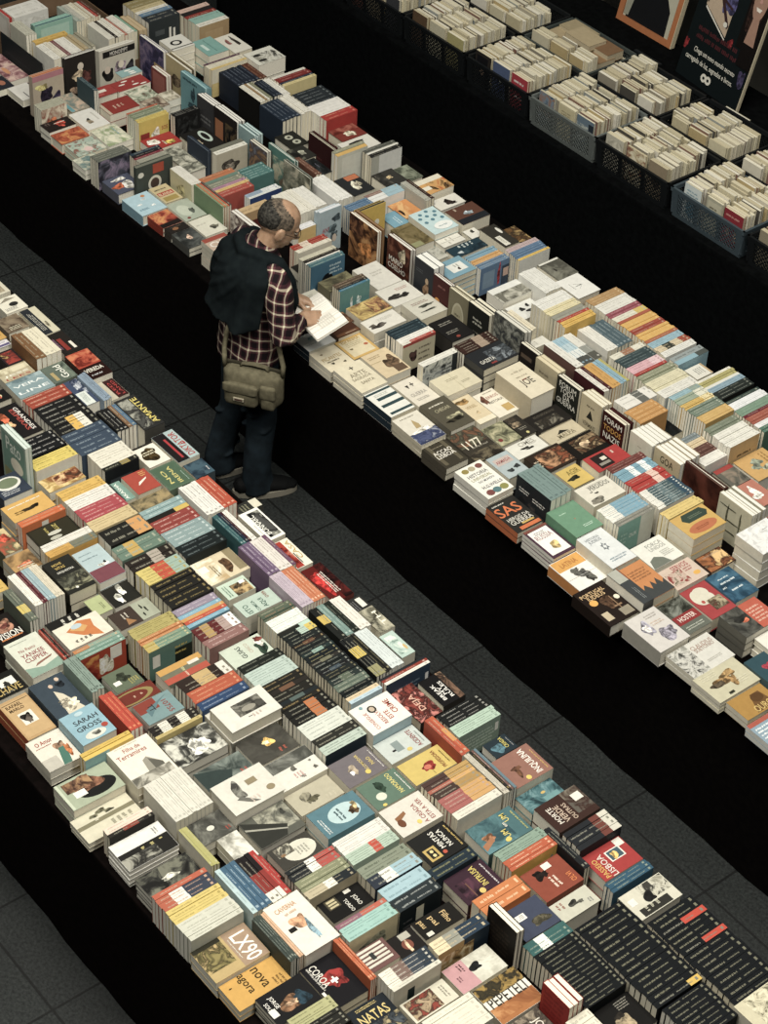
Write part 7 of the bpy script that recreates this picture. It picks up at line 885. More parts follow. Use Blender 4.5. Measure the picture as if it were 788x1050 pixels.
def cloth(u0, u1, v0, v1, m, label, seed):
    """a cloth over a long table: flat top and a hanging skirt with soft folds, hem on the floor"""
    rnd = random.Random(seed)
    P = []
    nu, nv = 90, 22
    for a in range(nu): P.append((u0 + (u1 - u0) * a / nu, v0, 0, -1))
    for a in range(nv): P.append((u1, v0 + (v1 - v0) * a / nv, 1, 0))
    for a in range(nu): P.append((u1 - (u1 - u0) * a / nu, v1, 0, 1))
    for a in range(nv): P.append((u0, v1 - (v1 - v0) * a / nv, -1, 0))
    n = len(P); zs = [TT - 0.001, TT - 0.008, TT - 0.03, 0.5, 0.25, 0.004]
    ph = [rnd.uniform(0, 6.28) for _ in range(4)]
    vs, fs = [], []
    for j, z in enumerate(zs):
        f = max(0, (TT - z) / TT)
        for i, (x, y, nx, ny) in enumerate(P):
            s = (x + y)
            wv = (math.sin(s * 9 + ph[0]) + 0.6 * math.sin(s * 17 + ph[1]) + 0.4 * math.sin(s * 31 + ph[2])) * 0.0035 * f
            off = 0.003 * min(1, j) + 0.006 * f + wv
            vs.append((x + nx * off, y + ny * off, z))
    for j in range(len(zs) - 1):
        for i in range(n):
            k = (i + 1) % n
            fs.append((j * n + i, (j + 1) * n + i, (j + 1) * n + k, j * n + k))
    fs.append(tuple(range(n)))
    me = bpy.data.meshes.new('tablecloth'); me.from_pydata(vs, [], fs); me.materials.append(m)
    for p in me.polygons: p.use_smooth = len(p.vertices) == 4
    me.update()
    o = link('tablecloth', me)
    return tag(o, label, 'tablecloth', 'black cloths over the long book tables')
def board(u0, u1, v0, v1, label):
    t = empty('trestle_table', ((u0 + u1) / 2, (v0 + v1) / 2, 0))
    m = mat('6b5a44')
    mb = MB(); mb.box(u0 - t.location.x, u1 - t.location.x, v0 - t.location.y, v1 - t.location.y, 0.715, 0.745, m); mb.build('table_top', t)
    return t
cloth(-7.9, -1.6, 2.50, 4.06, noise_mat('cloth_brown', '0a0706', '110b0a', 30, .95, .03), 'dark brown-black cloth hanging from the near book table', 1)
cloth(-9.95, -2.6, 4.875, 6.40, noise_mat('cloth_dark', '070505', '0c0908', 30, .95, .03), 'black cloth hanging from the middle book table behind the man', 2)
cloth(-10.2, -3.6, 7.14, 8.50, noise_mat('cloth_black', '050607', '0a0c0d', 30, .95, .03), 'black cloth under the row of plastic crates', 3)

# ------------------------------------------------------------------ crates of second-hand books
def crate(u0, u1, v0, v1, z0, z1, col, label, kind='lattice'):
    t = empty('plastic_crate', ((u0 + u1) / 2, (v0 + v1) / 2, z0))
    W, D, Hh = u1 - u0, v1 - v0, z1 - z0
    m = mat(col, 0.4, 0.25); tp = 0.018; th = 0.008
    def wall(a, b, inward):
        """a, b: bottom corners going round; leaning outwards towards the rim"""
        mb = MB()
        ax, ay = a; bx, by = b; Lw = math.hypot(bx - ax, by - ay); dx, dy = (bx - ax) / Lw, (by - ay) / Lw
        nx, ny = inward
        def bar(s0, s1, h0, h1, thick=th):
            c = []
            for s, h in ((s0, h0), (s1, h0), (s1, h1), (s0, h1)):
                o_ = tp * (h / Hh)
                px, py = ax + dx * s - nx * o_, ay + dy * s - ny * o_
                c.append((px, py, h)); c.append((px + nx * thick, py + ny * thick, h))
            mb.add([c[0], c[2], c[4], c[6], c[1], c[3], c[5], c[7]], [(0, 1, 2, 3), (7, 6, 5, 4), (0, 4, 5, 1), (1, 5, 6, 2), (2, 6, 7, 3), (3, 7, 4, 0)], m)
        e = tp
        bar(-e, Lw + e, Hh - 0.022, Hh, 0.014); bar(0, Lw, 0, 0.022)
        bar(-e * .5, 0.035, 0.022, Hh - 0.022); bar(Lw - 0.035, Lw + e * .5, 0.022, Hh - 0.022)
        k = 3
        for q in range(1, k): bar(Lw * q / k - 0.012, Lw * q / k + 0.012, 0.022, Hh - 0.022)
        # diagonal lattice between the posts
        s = 0.035
        step = 0.026
        hh0, hh1 = 0.022, Hh - 0.022
        span = hh1 - hh0
        x = s - span
        while x < Lw - s:
            for sg in (0, 1):
                p0, p1 = (x, x + span) if sg == 0 else (x + span, x)
                q0, q1 = hh0, hh1
                # clip to the panel
                def at(tt): return p0 + (p1 - p0) * tt, q0 + (q1 - q0) * tt
                ts = sorted([max(0, min(1, (s - p0) / (p1 - p0))), max(0, min(1, (Lw - s - p0) / (p1 - p0)))])
                if ts[1] - ts[0] > 0.05:
                    (xa, ha), (xb, hb) = at(ts[0]), at(ts[1])
                    o1, o2 = tp * ha / Hh, tp * hb / Hh
                    wd = 0.0035
                    A = (ax + dx * xa - nx * o1, ay + dy * xa - ny * o1, ha); Bp = (ax + dx * xb - nx * o2, ay + dy * xb - ny * o2, hb)
                    pts = []
                    for (px, py, pz) in (A, Bp):
                        for sx in (-wd, wd):
                            pts.append((px + dx * sx, py + dy * sx, pz)); pts.append((px + dx * sx + nx * .004, py + dy * sx + ny * .004, pz))
                    mb.add(pts, [(0, 2, 6, 4), (1, 5, 7, 3), (0, 4, 5, 1), (2, 3, 7, 6)], m)
            x += step
        mb.build('lattice_wall', t)
    w2, d2 = W / 2 - tp, D / 2 - tp
    wall((-w2, -d2), (w2, -d2), (0, 1)); wall((w2, -d2), (w2, d2), (-1, 0)); wall((w2, d2), (-w2, d2), (0, -1)); wall((-w2, d2), (-w2, -d2), (1, 0))
    mb = MB(); mb.box(-w2, w2, -d2, d2, 0.0005, 0.008, m); mb.build('base', t)
    tag(t, label, 'crate', 'plastic crates of second-hand books')
    return t
CR = [  # rim rectangle, colour, label, short name, front covers of its three files
 (-9.51, -8.97, 7.17, 7.57, '15181a', 'black plastic crate cut by the top edge of the picture', 'crate cut by the top edge', ['4a3a2c', '8a8068', '5a2a24']),
 (-8.96, -8.42, 7.17, 7.57, '15181a', 'black plastic crate, third to the left of the grey one', 'third crate left of grey', ['8a4a34', '9a8a68', '3a3c40']),
 (-8.41, -7.87, 7.17, 7.57, '15181a', 'black plastic crate, second to the left of the grey one', 'second crate left of grey', ['5c4630', 'b9b294', 'a39a5c']),
 (-7.85, -7.33, 7.17, 7.57, '15181a', 'black plastic crate touching the left side of the grey one', 'crate just left of grey', ['2c2824', '4a5a7c', 'a8303c']),
 (-7.32, -6.79, 7.17, 7.57, '5c6361', 'grey plastic crate packed with old paperbacks', 'grey crate', ['6d8294', 'c2b890', '5c7080']),
 (-6.79, -6.24, 7.17, 7.57, '15181a', 'black plastic crate between the grey and the steel-blue one', 'crate between grey and blue', ['b5b09c', 'c2b48c', '8a7a60']),
 (-6.22, -5.70, 7.17, 7.57, '3b4951', 'steel-blue plastic crate with a curved front rim', 'blue crate', ['c2ccca', 'a3a088', '8a2430']),
 (-5.68, -5.14, 7.17, 7.57, '15181a', 'black plastic crate right of the steel-blue one', 'crate right of blue', ['8a8068', '4a4c50', 'b09a70']),
]
CR2 = [ # the second line of crates, behind
 (-8.93, -8.39, 7.585, 7.985, '15181a', 'black crate in the back line, far end', 'far back crate'),
 (-8.38, -7.86, 7.585, 7.985, '15181a', 'black crate in the back line beside the white post', 'back crate by post'),
 (-7.85, -7.31, 7.585, 7.985, '3a4240', 'dark green-grey back crate holding brown books lying flat', 'back crate of brown books'),
 (-7.30, -6.76, 7.585, 7.985, '15181a', 'black back crate in front of the framed picture', 'back crate below frame'),
 (-6.75, -6.21, 7.585, 7.985, '15181a', 'black back crate below the tall poster', 'back crate below poster'),
 (-6.20, -5.66, 7.585, 7.985, '15181a', 'black back crate right of the tall poster', 'back crate right of poster'),
]
crate_books = []
TOPS = ['cfc6a6', 'd3cbb0', 'c6bb98', 'bdb390', 'd6d0bb', 'b8ac88', 'c9c2a8']
COVS = ['4a4640', 'b0a684', 'b9b098', '8a8270', 'c9c2ac', '7d5a4c', '8a8f8c', 'b5a982', 'c2b894', 'd0cab8', 'b09a64', 'a8a08a', 'c4bc9c', 'bdb496']
_cb = {}
def crate_book_mesh(cov, top, w, t, h, front=''):
    key = (cov, top, round(w, 3), round(t, 3), round(h, 3), front)
    if key in _cb: return _cb[key]
    mb = MB(); b = 0.0009
    m = mat(cov)
    mb.box(0, w, 0, b, 0, h, m); mb.box(0, w, t - b, t, 0, h, m); mb.box(0, b, b, t - b, 0, h, m)
    mb.box(b, w - .002, b, t - b, 0, h - .0006, page_mat(top, 'Y', 900))
    if front: design(mb, front, w, h, Matrix.Rotation(PI / 2, 4, 'X'), 3)
    _cb[key] = mb
    return mb
FRONTS = {
 ('grey crate', 0): 'N 0 0 1 1 6d8294 8a6a5a 3a4a5c 6', ('grey crate', 1): 'R .05 .05 .95 .95 b9ae84;D .2 .7 .8 .85 2 8a8060',
 ('grey crate', 2): 'N 0 0 1 .8 5c7080 a8b0a8 2c3844 5;R .7 .1 1 .9 26303a',
 ('crate between grey and blue', 0): 'N .1 .1 .9 .9 b5b09c 8a8474 d0cab4 6', ('crate between grey and blue', 1): 'N 0 0 1 1 c2b48c 8a5a44 d8ceb0 7',
 ('crate between grey and blue', 2): 'B .5 .5 .25 .25 3a2c24 4;E .5 .6 .1 .1 b08a68',
 ('blue crate', 0): 'E .5 .35 .3 .25 2f6a84;D .15 .7 .85 .88 2 7a9aa8', ('blue crate', 1): 'R .08 .08 .92 .92 b5b094;D .2 .5 .8 .8 3 5a5440',
 ('blue crate', 2): 'E .3 .4 .08 .16 c9a080;E .7 .35 .08 .16 c9a080;D .1 .8 .9 .9 1 c98a80',
 ('crate just left of grey', 0): 'R .1 .1 .8 .9 17171a;E .45 .5 .14 .16 a88a70', ('crate just left of grey', 1): 'B .5 .4 .25 .3 2a3a64 5;B .5 .55 .1 .15 c9c4b0 4',
 ('crate just left of grey', 2): 'D .15 .6 .85 .9 2 e0d6d0;D .2 .3 .8 .5 1 e0d6d0',
}
FILE = ['left', 'middle', 'right']
for ci, c in enumerate(CR + CR2):
    u0, u1, v0, v1, col, lb, short = c[:7]; front = ci < len(CR)
    rnd = random.Random(ci * 5 + 2)
    crate(u0, u1, v0, v1, TT, TT + 0.168, col, lb)
    colw = (u1 - u0 - 0.085) / 3
    for k in range(3):
        v = v0 + 0.035; j = 0
        base = u0 + 0.04 + k * (colw + 0.003)
        vend = v1 - 0.035 - (rnd.uniform(0, .1) if not front else 0)
        flat_from = None
        if short == 'back crate of brown books': vend = v0 + 0.13
        while True:
            t = rnd.choice([0.013, 0.015, 0.018, 0.02, 0.023, 0.028])
            if v + t > vend or j > 31: break
            w = min(colw - 0.003, rnd.choice([0.11, 0.118, 0.125, 0.13, 0.138]))
            h = rnd.choice([0.196, 0.20, 0.203, 0.205, 0.208, 0.214])
            cov = rnd.choice(COVS); top = rnd.choice(TOPS); fr = ''
            if j == 0 and front:
                cov = c[7][k]; fr = FRONTS.get((short, k), ''); h = 0.205
            me_key = (cov, top, w, t - .0015, h, fr)
            crate_books.append((seen((u0 + u1) / 2, v, 1.0) + (3.0 if not front else 0) + (1.2 if ci in (0,) else 0), me_key, (base + rnd.uniform(0, colw - w - 0.002), v, TT + 0.009), j, k, short))
            v += t; j += 1
            if rnd.random() < 0.03: v += 0.012
crate_books.sort(key=lambda r: r[0])
_cm = {}
for q, (s_, key, loc, j, k, short) in enumerate(crate_books):
    mb = crate_book_mesh(*key)
    if q < 300:
        if key not in _cm: _cm[key] = mb.mesh('secondhand_paperback')
        o = link('secondhand_paperback', _cm[key]); o.location = loc
        cw = colour_word(key[0])
        lb = f"{cw}-covered old paperback, {ORD[j]} from the front, {FILE[k]} file of the {short}"
        if len(lb.split()) > 16: lb = f"{cw} old paperback, {ORD[j]} from front, {FILE[k]} file, {short}"
        tag(o, uniq(lb), 'book', 'old paperbacks in the ' + short)
    else:
        merge(stuff_crates, mb, Matrix.Translation(loc))
o = stuff_crates.build('farther_secondhand_paperbacks'); o['kind'] = 'stuff'
tag(o, 'old cream-edged paperbacks filling the farther and back-line crates', 'books')
# brown books lying flat in the green-grey back crate
for q, (du, dv, dz, w, l, t, col, wd) in enumerate([(0.05, .27, .12, .2, .13, .05, 'a3906a', 'tan'), (.28, .25, .1, .19, .14, .05, '8a6a44', 'brown'), (.06, .42, .15, .21, .12, .04, '9a8a66', 'khaki'), (.29, .41, .13, .18, .12, .05, '7a5a3a', 'dark brown'), (.16, .33, .17, .2, .13, .03, 'a89670', 'pale brown')]):
    root = empty('book', (-7.845 + du, 7.60 + dv * .5, TT + .009), rnd.uniform(-.03, .03))
    mb = MB(); flat_cover(mb, w, l, t, col, False, dz if dz else 0); mb.build('cover', root)
    mb = MB(); page_block(mb, w, l, t, 'b5a684', False, dz); mb.build('page_block', root)
    mb = MB(); mb.box(0.01, w - .01, .01, l - .01, 0, dz - .0005, mat(shade(col, .8))); mb.build('lower_volumes', root)
    tag(root, uniq(f'{wd} old book lying flat in the dark green-grey crate'), 'book', 'flat brown books in a back crate')

# ------------------------------------------------------------------ post, framed picture, poster, small panels behind the crates
mb = MB()
n = 28
def ring(cx, cy, r, z): return [(cx + r * math.cos(2 * PI * a / n), cy + r * math.sin(2 * PI * a / n), z) for a in range(n)]
def lathe(mb, prof, m, cx=0, cy=0):
    vs = []
    for r, z in prof: vs += ring(cx, cy, r, z)
    fs = []
    for j in range(len(prof) - 1):
        for i in range(n): fs.append((j * n + i, j * n + (i + 1) % n, (j + 1) * n + (i + 1) % n, (j + 1) * n + i))
    fs.append(tuple(range(n))[::-1]); fs.append(tuple((len(prof) - 1) * n + i for i in range(n)))
    mb.add(vs, fs, m)
post = empty('round_post', (-8.42, 8.72, 0))
mb = MB(); lathe(mb, [(0.075, 0.03), (0.075, 3.2)], noise_mat('post_paint', 'b0ac98', 'c6c2b0', 4, .6, .3)); mb.build('shaft', post, True)
mb = MB(); lathe(mb, [(0.12, 0.0005), (0.12, 0.03)], mat('8a867a')); mb.build('foot_plate', post)
tag(post, 'round cream-white post rising behind the crates', 'post')

def leaning(name, u0, v0, z0, tilt, yaw=0.0):
    o = empty(name, (u0, v0, z0)); o.rotation_euler = (-tilt, 0, yaw)      # top leans back, away from the crates
    return o
FR = leaning('framed_picture', -7.93, 8.415, TT + 0.001, math.radians(13))
mb = MB(); om = mat('a8622c', .5, .3)
W, Hh, b = 0.455, 0.66, 0.036
for (x0, x1, z0, z1) in ((0, W, 0, b), (0, W, Hh - b, Hh), (0, b, b, Hh - b), (W - b, W, b, Hh - b)): mb.box(x0, x1, 0, 0.03, z0, z1, om)
mb.box(W, W + .004, 0, .034, 0, Hh, mat('c2b490'))
mb.build('wooden_frame', FR)
mb = MB(); mb.box(b, W - b, 0.012, 0.02, b, Hh - b, mat('a9a690'))
design(mb, 'P 16171a .05 0 .9 0 .88 .25 .72 .42 .66 .62 .5 .66 .36 .6 .3 .42 .12 .3;B .45 .82 .14 .12 8f8a78 4;B .9 .75 .12 .16 2a2b2c 5;B .3 .7 .16 .14 c2bfae 6;D .45 .3 .55 .32 1 6a6a60;P 8a8a78 0 .02 .1 .02 .14 .2 .02 .22', W - 2 * b, Hh - 2 * b, Matrix.Translation((b, 0.0118, b)) @ Matrix.Rotation(PI / 2, 4, 'X'), 2)
mb.build('print', FR)
tag(FR, 'picture of a dark seated figure in an orange wooden frame leaning behind the crates', 'picture')
PO = leaning('poster_board', -7.27, 8.262, TT + 0.001, math.radians(13), math.radians(-6))
W, Hh = 0.53, 1.10
mb = MB(); mb.box(0, W, 0, 0.016, 0, Hh, mat('10191b', .35, .4))
Mp = Matrix.Rotation(PI / 2, 4, 'X')
design(mb, 'R 0 0 1 1 0f1719;P b09a80 .12 .40 .52 .30 .52 .92 .12 .92;B .42 .5 .13 .13 46446c 5;B .44 .62 .1 .08 34355a 4;P 3a2628 .12 .42 .14 .41 .35 .76 .33 .78;P 3a2628 .5 .34 .52 .36 .16 .60 .14 .58;P 3a2628 .12 .50 .5 .44 .5 .455 .12 .515;P d0ccc0 .13 .385 .52 .285 .52 .293 .13 .396;E .47 .36 .03 .014 c9c6ba;B .62 .29 .04 .03 7a2024 5;D .13 .215 .80 .30 2 4a2024;B .03 .17 .04 .03 7a2024 6;B .93 .17 .05 .06 3a3450 4;R .70 .3 1 .9 14100f;B .84 .62 .16 .24 2a1c18 7;E .85 .58 .1 .12 9a7460;P 9a7460 .79 .32 .95 .32 .9 .5 .82 .5;E .81 .61 .02 .010 221a18;E .89 .61 .02 .010 221a18;R .79 .63 .83 .637 221a18;R .87 .63 .91 .637 221a18;P b8867a .84 .60 .86 .60 .87 .555 .83 .555;P d8d0c4 .81 .53 .9 .53 .88 .512 .83 .512;R .79 .22 1 .34 14100f;E .43 .06 .045 .022 cfccbe;E .5 .06 .045 .022 cfccbe;E .43 .06 .018 .008 10191b;E .5 .06 .018 .008 10191b', W, Hh, Mp, 5)
for wd, cx, cy, wf in ((POSTER_WORDS[0], .66, .72, .24), (POSTER_WORDS[1], .5, .165, .66), (POSTER_WORDS[2], .46, .115, .76)):
    vs, fs, a0, a1, b0, b1 = _txt[wd]; s = wf * W / (a1 - a0)
    mb.add([(cx * W + (v[0] - (a0 + a1) / 2) * s, cy * Hh + (v[1] - (b0 + b1) / 2) * s * 1.5, 0.0075) for v in vs], fs, mat('cfccbe'), Mp)
mb.build('printed_face', PO)
mb = MB(); mb.box(W, W + .007, -.001, 0.018, 0, Hh, mat('b5a98a')); mb.build('edge_strip', PO)
tag(PO, 'tall dark poster with a smiling long-haired woman and lines of white words', 'poster')
o = empty('display_board', (-7.405, 8.03, TT)); o.rotation_euler = (-.12, 0, 0)
mb = MB(); mb.box(0, .205, 0, .012, 0, .135, mat('101214', .5)); mb.build('panel', o)
mb = MB(); mb.box(0, .205, -.004, .016, .135, .143, mat('1c2022')); mb.build('top_rail', o)
tag(o, 'small black panel standing behind the crates by the framed picture', 'board')
o = empty('book', (-7.44, 7.935, TT + .009), 0)
mb = MB(); upright_cover(mb, .105, .02, .115, 'c9c0a4'); design(mb, 'R .12 .12 .88 .88 5a2620;B .5 .5 .25 .25 8a4038 4', .105, .115, Mp, 3); mb.build('cover', o)
mb = MB(); upright_pages(mb, .105, .02, .115, 'cfc6a6'); mb.build('page_block', o)
tag(o, 'cream-framed dark red book upright at the corner of a back crate', 'book')
o = empty('book', (-6.655, 7.998, TT + .0), 0)
mb = MB(); upright_cover(mb, .18, .025, .15, '5c5a48'); mb.build('cover', o)
mb = MB(); upright_pages(mb, .18, .025, .15, 'd6d0bb'); mb.build('page_block', o)
tag(o, 'large olive book with a white top edge upright behind the crates', 'book')

# cardboard box of books on the far end of the middle table
bx = empty('cardboard_box', (-9.55, 5.2, TT))
bm_ = noise_mat('cardboard', '6b5138', '7d6246', 9, .9, .1)
mb = MB()
# nearest wall, its worn top edge sagging towards one end; local x along the table
n_ = 14; x0, x1 = -.22, .60
top = lambda t: .20 - .05 * math.sin(t * PI) - .09 * max(0, t - .55) / .45
vs, fs = [], []
for i in range(n_ + 1):
    t = i / n_; x = x0 + (x1 - x0) * t
    for y in (-.016, -.011):
        vs += [(x, y, .0), (x, y, top(t))]
for i in range(n_):
    a = i * 4; b = a + 4
    fs += [(a, b, b + 1, a + 1), (a + 2, a + 3, b + 3, b + 2), (a + 1, b + 1, b + 3, a + 3)]
fs += [(0, 1, 3, 2), (n_ * 4, n_ * 4 + 2, n_ * 4 + 3, n_ * 4 + 1)]
mb.add(vs, fs, bm_); mb.build('side_wall', bx)
mb = MB(); mb.box(x1 - .004, x1, -.011, .62, 0, .08, bm_); mb.build('end_wall', bx)
mb = MB(); mb.box(x0, x1 - .004, .62, .625, 0, .12, bm_); mb.build('side_wall', bx)
mb = MB(); mb.box(x0, x0 + .004, -.011, .62, 0, .16, bm_); mb.build('end_wall', bx)
tag(bx, 'worn cardboard box of upright books at the far end of the middle table', 'box')


# ------------------------------------------------------------------ the man reading at the middle table
def loft(mb, pts, m, n=20, cap=True):
    """pts: (x, y, z, r) or (x, y, z, r_side, r_front): rings square to the path"""
    Q = [Vector(p[:3]) for p in pts]; vs = []
    ref = None
    for i, p in enumerate(pts):
        d = (Q[min(i + 1, len(Q) - 1)] - Q[max(i - 1, 0)]).normalized()
        if ref is None:
            ref = Vector((1, 0, 0)) if abs(d.x) < 0.8 else Vector((0, 1, 0))
        s = (ref - d * ref.dot(d)).normalized(); f = d.cross(s); ref = s
        ra = p[3]; rb = p[4] if len(p) > 4 else p[3]
        for a in range(n):
            t = 2 * PI * a / n
            vs.append(Q[i] + s * math.cos(t) * ra + f * math.sin(t) * rb)
    fs = []
    for j in range(len(Q) - 1):
        for i in range(n): fs.append((j * n + i, j * n + (i + 1) % n, (j + 1) * n + (i + 1) % n, (j + 1) * n + i))
    if cap: fs.append(tuple(range(n))[::-1]); fs.append(tuple((len(Q) - 1) * n + i for i in range(n)))
    mb.add(vs, fs, m)
def ball(mb, c, r, m, M=None, nu=20, nv=12):
    vs, fs = [], []
    for j in range(nv + 1):
        th = PI * j / nv
        for i in range(nu):
            ph = 2 * PI * i / nu
            vs.append((c[0] + r[0] * math.sin(th) * math.cos(ph), c[1] + r[1] * math.sin(th) * math.sin(ph), c[2] + r[2] * math.cos(th)))
    for j in range(nv):
        for i in range(nu): fs.append((j * nu + i, (j + 1) * nu + i, (j + 1) * nu + (i + 1) % nu, j * nu + (i + 1) % nu))
    mb.add(vs, fs, m, M)
def fuse(mb, name, parent, voxel, m, smooth=3, fac=0.5):
    """join overlapping closed shapes into one continuous skin"""
    o = mb.build('raw', None)
    md = o.modifiers.new('fuse', 'REMESH'); md.mode = 'VOXEL'; md.voxel_size = voxel
    if smooth:
        sm = o.modifiers.new('soft', 'SMOOTH'); sm.iterations = smooth; sm.factor = fac
    bpy.context.view_layer.update()
    ev = o.evaluated_get(bpy.context.evaluated_depsgraph_get())
    me = bpy.data.meshes.new_from_object(ev)
    me.name = name; me.materials.clear(); me.materials.append(m)
    for p in me.polygons: p.use_smooth = True; p.material_index = 0
    old = o.data; bpy.data.objects.remove(o); bpy.data.meshes.remove(old)
    return link(name, me, parent)

def plaid():
    m, N, L, P = new_mat('plaid_flannel')
    tc = N.new('ShaderNodeTexCoord'); sp = N.new('ShaderNodeSeparateXYZ'); L.new(tc.outputs['Object'], sp.inputs['Vector'])
    def math_(op, a, b=None, v=None):
        n_ = N.new('ShaderNodeMath'); n_.operation = op
        L.new(a, n_.inputs[0]) if not isinstance(a, float) else setattr(n_.inputs[0], 'default_value', a)
        if b is not None:
            L.new(b, n_.inputs[1]) if not isinstance(b, float) else setattr(n_.inputs[1], 'default_value', b)
        return n_.outputs[0]
    no = N.new('ShaderNodeTexNoise'); no.inputs['Scale'].default_value = 7
    L.new(tc.outputs['Object'], no.inputs['Vector'])
    wob = math_('MULTIPLY', no.outputs['Fac'], 0.05)
    ang = math_('ADD', sp.outputs['X'], math_('MULTIPLY', sp.outputs['Y'], 0.95))
    hx = math_('ADD', ang, wob); hz = math_('ADD', math_('ADD', sp.outputs['Z'], math_('MULTIPLY', sp.outputs['Y'], 0.2)), wob)
    def band(src, period, lo, hi):
        f = math_('FRACT', math_('DIVIDE', math_('ADD', src, 10.0), period))
        return math_('MULTIPLY', math_('GREATER_THAN', f, lo), math_('LESS_THAN', f, hi))
    big = math_('MULTIPLY', math_('ADD', band(hx, 0.062, 0.0, 0.5), band(hz, 0.056, 0.0, 0.5)), 0.5)
    cr = N.new('ShaderNodeValToRGB'); cr.color_ramp.interpolation = 'CONSTANT'; e = cr.color_ramp.elements
    e[0].position = 0; e[0].color = rgba('5c3038'); e[1].position = 0.9; e[1].color = rgba('1c1418'); k = e.new(0.4); k.color = rgba('3a2026')
    L.new(big, cr.inputs['Fac'])
    line = math_('MAXIMUM', band(hx, 0.062, 0.66, 0.80), band(hz, 0.056, 0.66, 0.80))
    both = math_('MULTIPLY', band(hx, 0.062, 0.64, 0.82), band(hz, 0.056, 0.64, 0.82))
    mx = N.new('ShaderNodeMix'); mx.data_type = 'RGBA'; mx.inputs['B'].default_value = rgba('b3a48c')
    L.new(math_('MULTIPLY', line, 0.75), mx.inputs['Factor']); L.new(cr.outputs['Color'], mx.inputs['A'])
    m2 = N.new('ShaderNodeMix'); m2.data_type = 'RGBA'; m2.inputs['B'].default_value = rgba('dccfae')
    L.new(both, m2.inputs['Factor']); L.new(mx.outputs['Result'], m2.inputs['A'])
    L.new(m2.outputs['Result'], P.inputs['Base Color']); P.inputs['Roughness'].default_value = 0.9; P.inputs['Specular IOR Level'].default_value = 0.1
    return m
def skin_mat():
    m, N, L, P = new_mat('skin')
    tc = N.new('ShaderNodeTexCoord'); no = N.new('ShaderNodeTexNoise'); no.inputs['Scale'].default_value = 30
    cr = N.new('ShaderNodeValToRGB'); e = cr.color_ramp.elements
    e[0].position = 0.35; e[0].color = rgba('a27a58'); e[1].position = 0.7; e[1].color = rgba('b88f6c')
    L.new(tc.outputs['Object'], no.inputs['Vector']); L.new(no.outputs['Fac'], cr.inputs['Fac']); L.new(cr.outputs['Color'], P.inputs['Base Color'])
    P.inputs['Roughness'].default_value = 0.5; P.inputs['Subsurface Weight'].default_value = 0.08; P.inputs['Subsurface Radius'].default_value = (0.01, 0.004, 0.002)
    return m
PR = empty('person', (-6.47, 4.70, 0), math.radians(-8))
SK = skin_mat(); X = SK
HC = Vector((0.045, 0.12, 1.465))
HM = Matrix.Translation(HC) @ Matrix.Rotation(math.radians(-16), 4, 'Z') @ Matrix.Rotation(math.radians(-30), 4, 'X') @ Matrix.Rotation(math.radians(6), 4, 'Y')
# joints
Rs, Re, Rw = (0.19, 0.03, 1.275), (0.285, 0.02, 1.03), (0.185, 0.17, 1.015)
Ls, Le, Lw = (-0.15, 0.03, 1.29), (-0.215, 0.11, 1.03), (0.045, 0.215, 1.035)
mb = MB()
# trunk, neck
loft(mb, [(0, 0, .74, .15, .115), (0, 0, .84, .16, .12), (0.005, 0, .95, .145, .11), (0.01, 0.0, 1.1, .155, .115), (.015, .01, 1.2, .17, .115), (.02, .02, 1.28, .165, .10), (.025, .03, 1.335, .11, .085), (.03, .045, 1.365, .062, .062)], X)
loft(mb, [(.025, .03, 1.31, .062), (.035, .065, 1.38, .054), (.043, .10, 1.44, .054)], X)
# head: skull, face, jaw, nose, ears
ball(mb, (0, -0.012, 0.025), (0.077, 0.098, 0.090), X, HM)
ball(mb, (0, 0.025, -0.035), (0.063, 0.072, 0.078), X, HM)
ball(mb, (0, 0.050, -0.088), (0.036, 0.036, 0.028), X, HM)
loft(mb, [tuple(HM @ Vector((0, 0.088, 0.012))) + (0.009,), tuple(HM @ Vector((0, 0.105, -0.015))) + (0.012,), tuple(HM @ Vector((0, 0.113, -0.032))) + (0.016,), tuple(HM @ Vector((0, 0.09, -0.045))) + (0.012,)], X, 10)
ball(mb, (0, 0.088, -0.068), (0.024, 0.012, 0.007), X, HM); ball(mb, (0, 0.087, -0.080), (0.022, 0.012, 0.006), X, HM)
ball(mb, (0, 0.072, 0.022), (0.055, 0.02, 0.012), X, HM)
for s in (-1, 1):
    ball(mb, (s * 0.080, -0.005, -0.012), (0.012, 0.021, 0.034), X, HM @ Matrix.Translation((0, 0, 0)))
    ball(mb, (s * 0.086, -0.014, -0.008), (0.007, 0.016, 0.03), X, HM)
# arms
def arm(S, E, Wr, k=1.0):
    S, E, Wr = Vector(S), Vector(E), Vector(Wr)
    loft(mb, [tuple(S) + (.05,), tuple(S.lerp(E, .5)) + (.045,), tuple(E) + (.038,), tuple(E.lerp(Wr, .4)) + (.037,), tuple(Wr) + (.025,)], X, 14)
arm(Rs, Re, Rw); arm(Ls, Le, Lw)
# legs
for s, fx, fy, ky in ((1, .115, -.02, .02), (-1, -.105, -.11, -.03)):
    loft(mb, [(s * .08, 0, .82, .075), (s * .08, .0, .68, .068), (s * .085, ky * .8, .45, .05), (fx * .95, (ky + fy) / 2 - .01, .28, .044), (fx, fy, .09, .034), (fx, fy + .01, .05, .034)], X, 14)
    loft(mb, [(fx, fy - .03, .045, .026, .026), (fx + .012, fy + .05, .04, .03, .022), (fx + .02, fy + .1, .034, .026, .016)], X, 12)
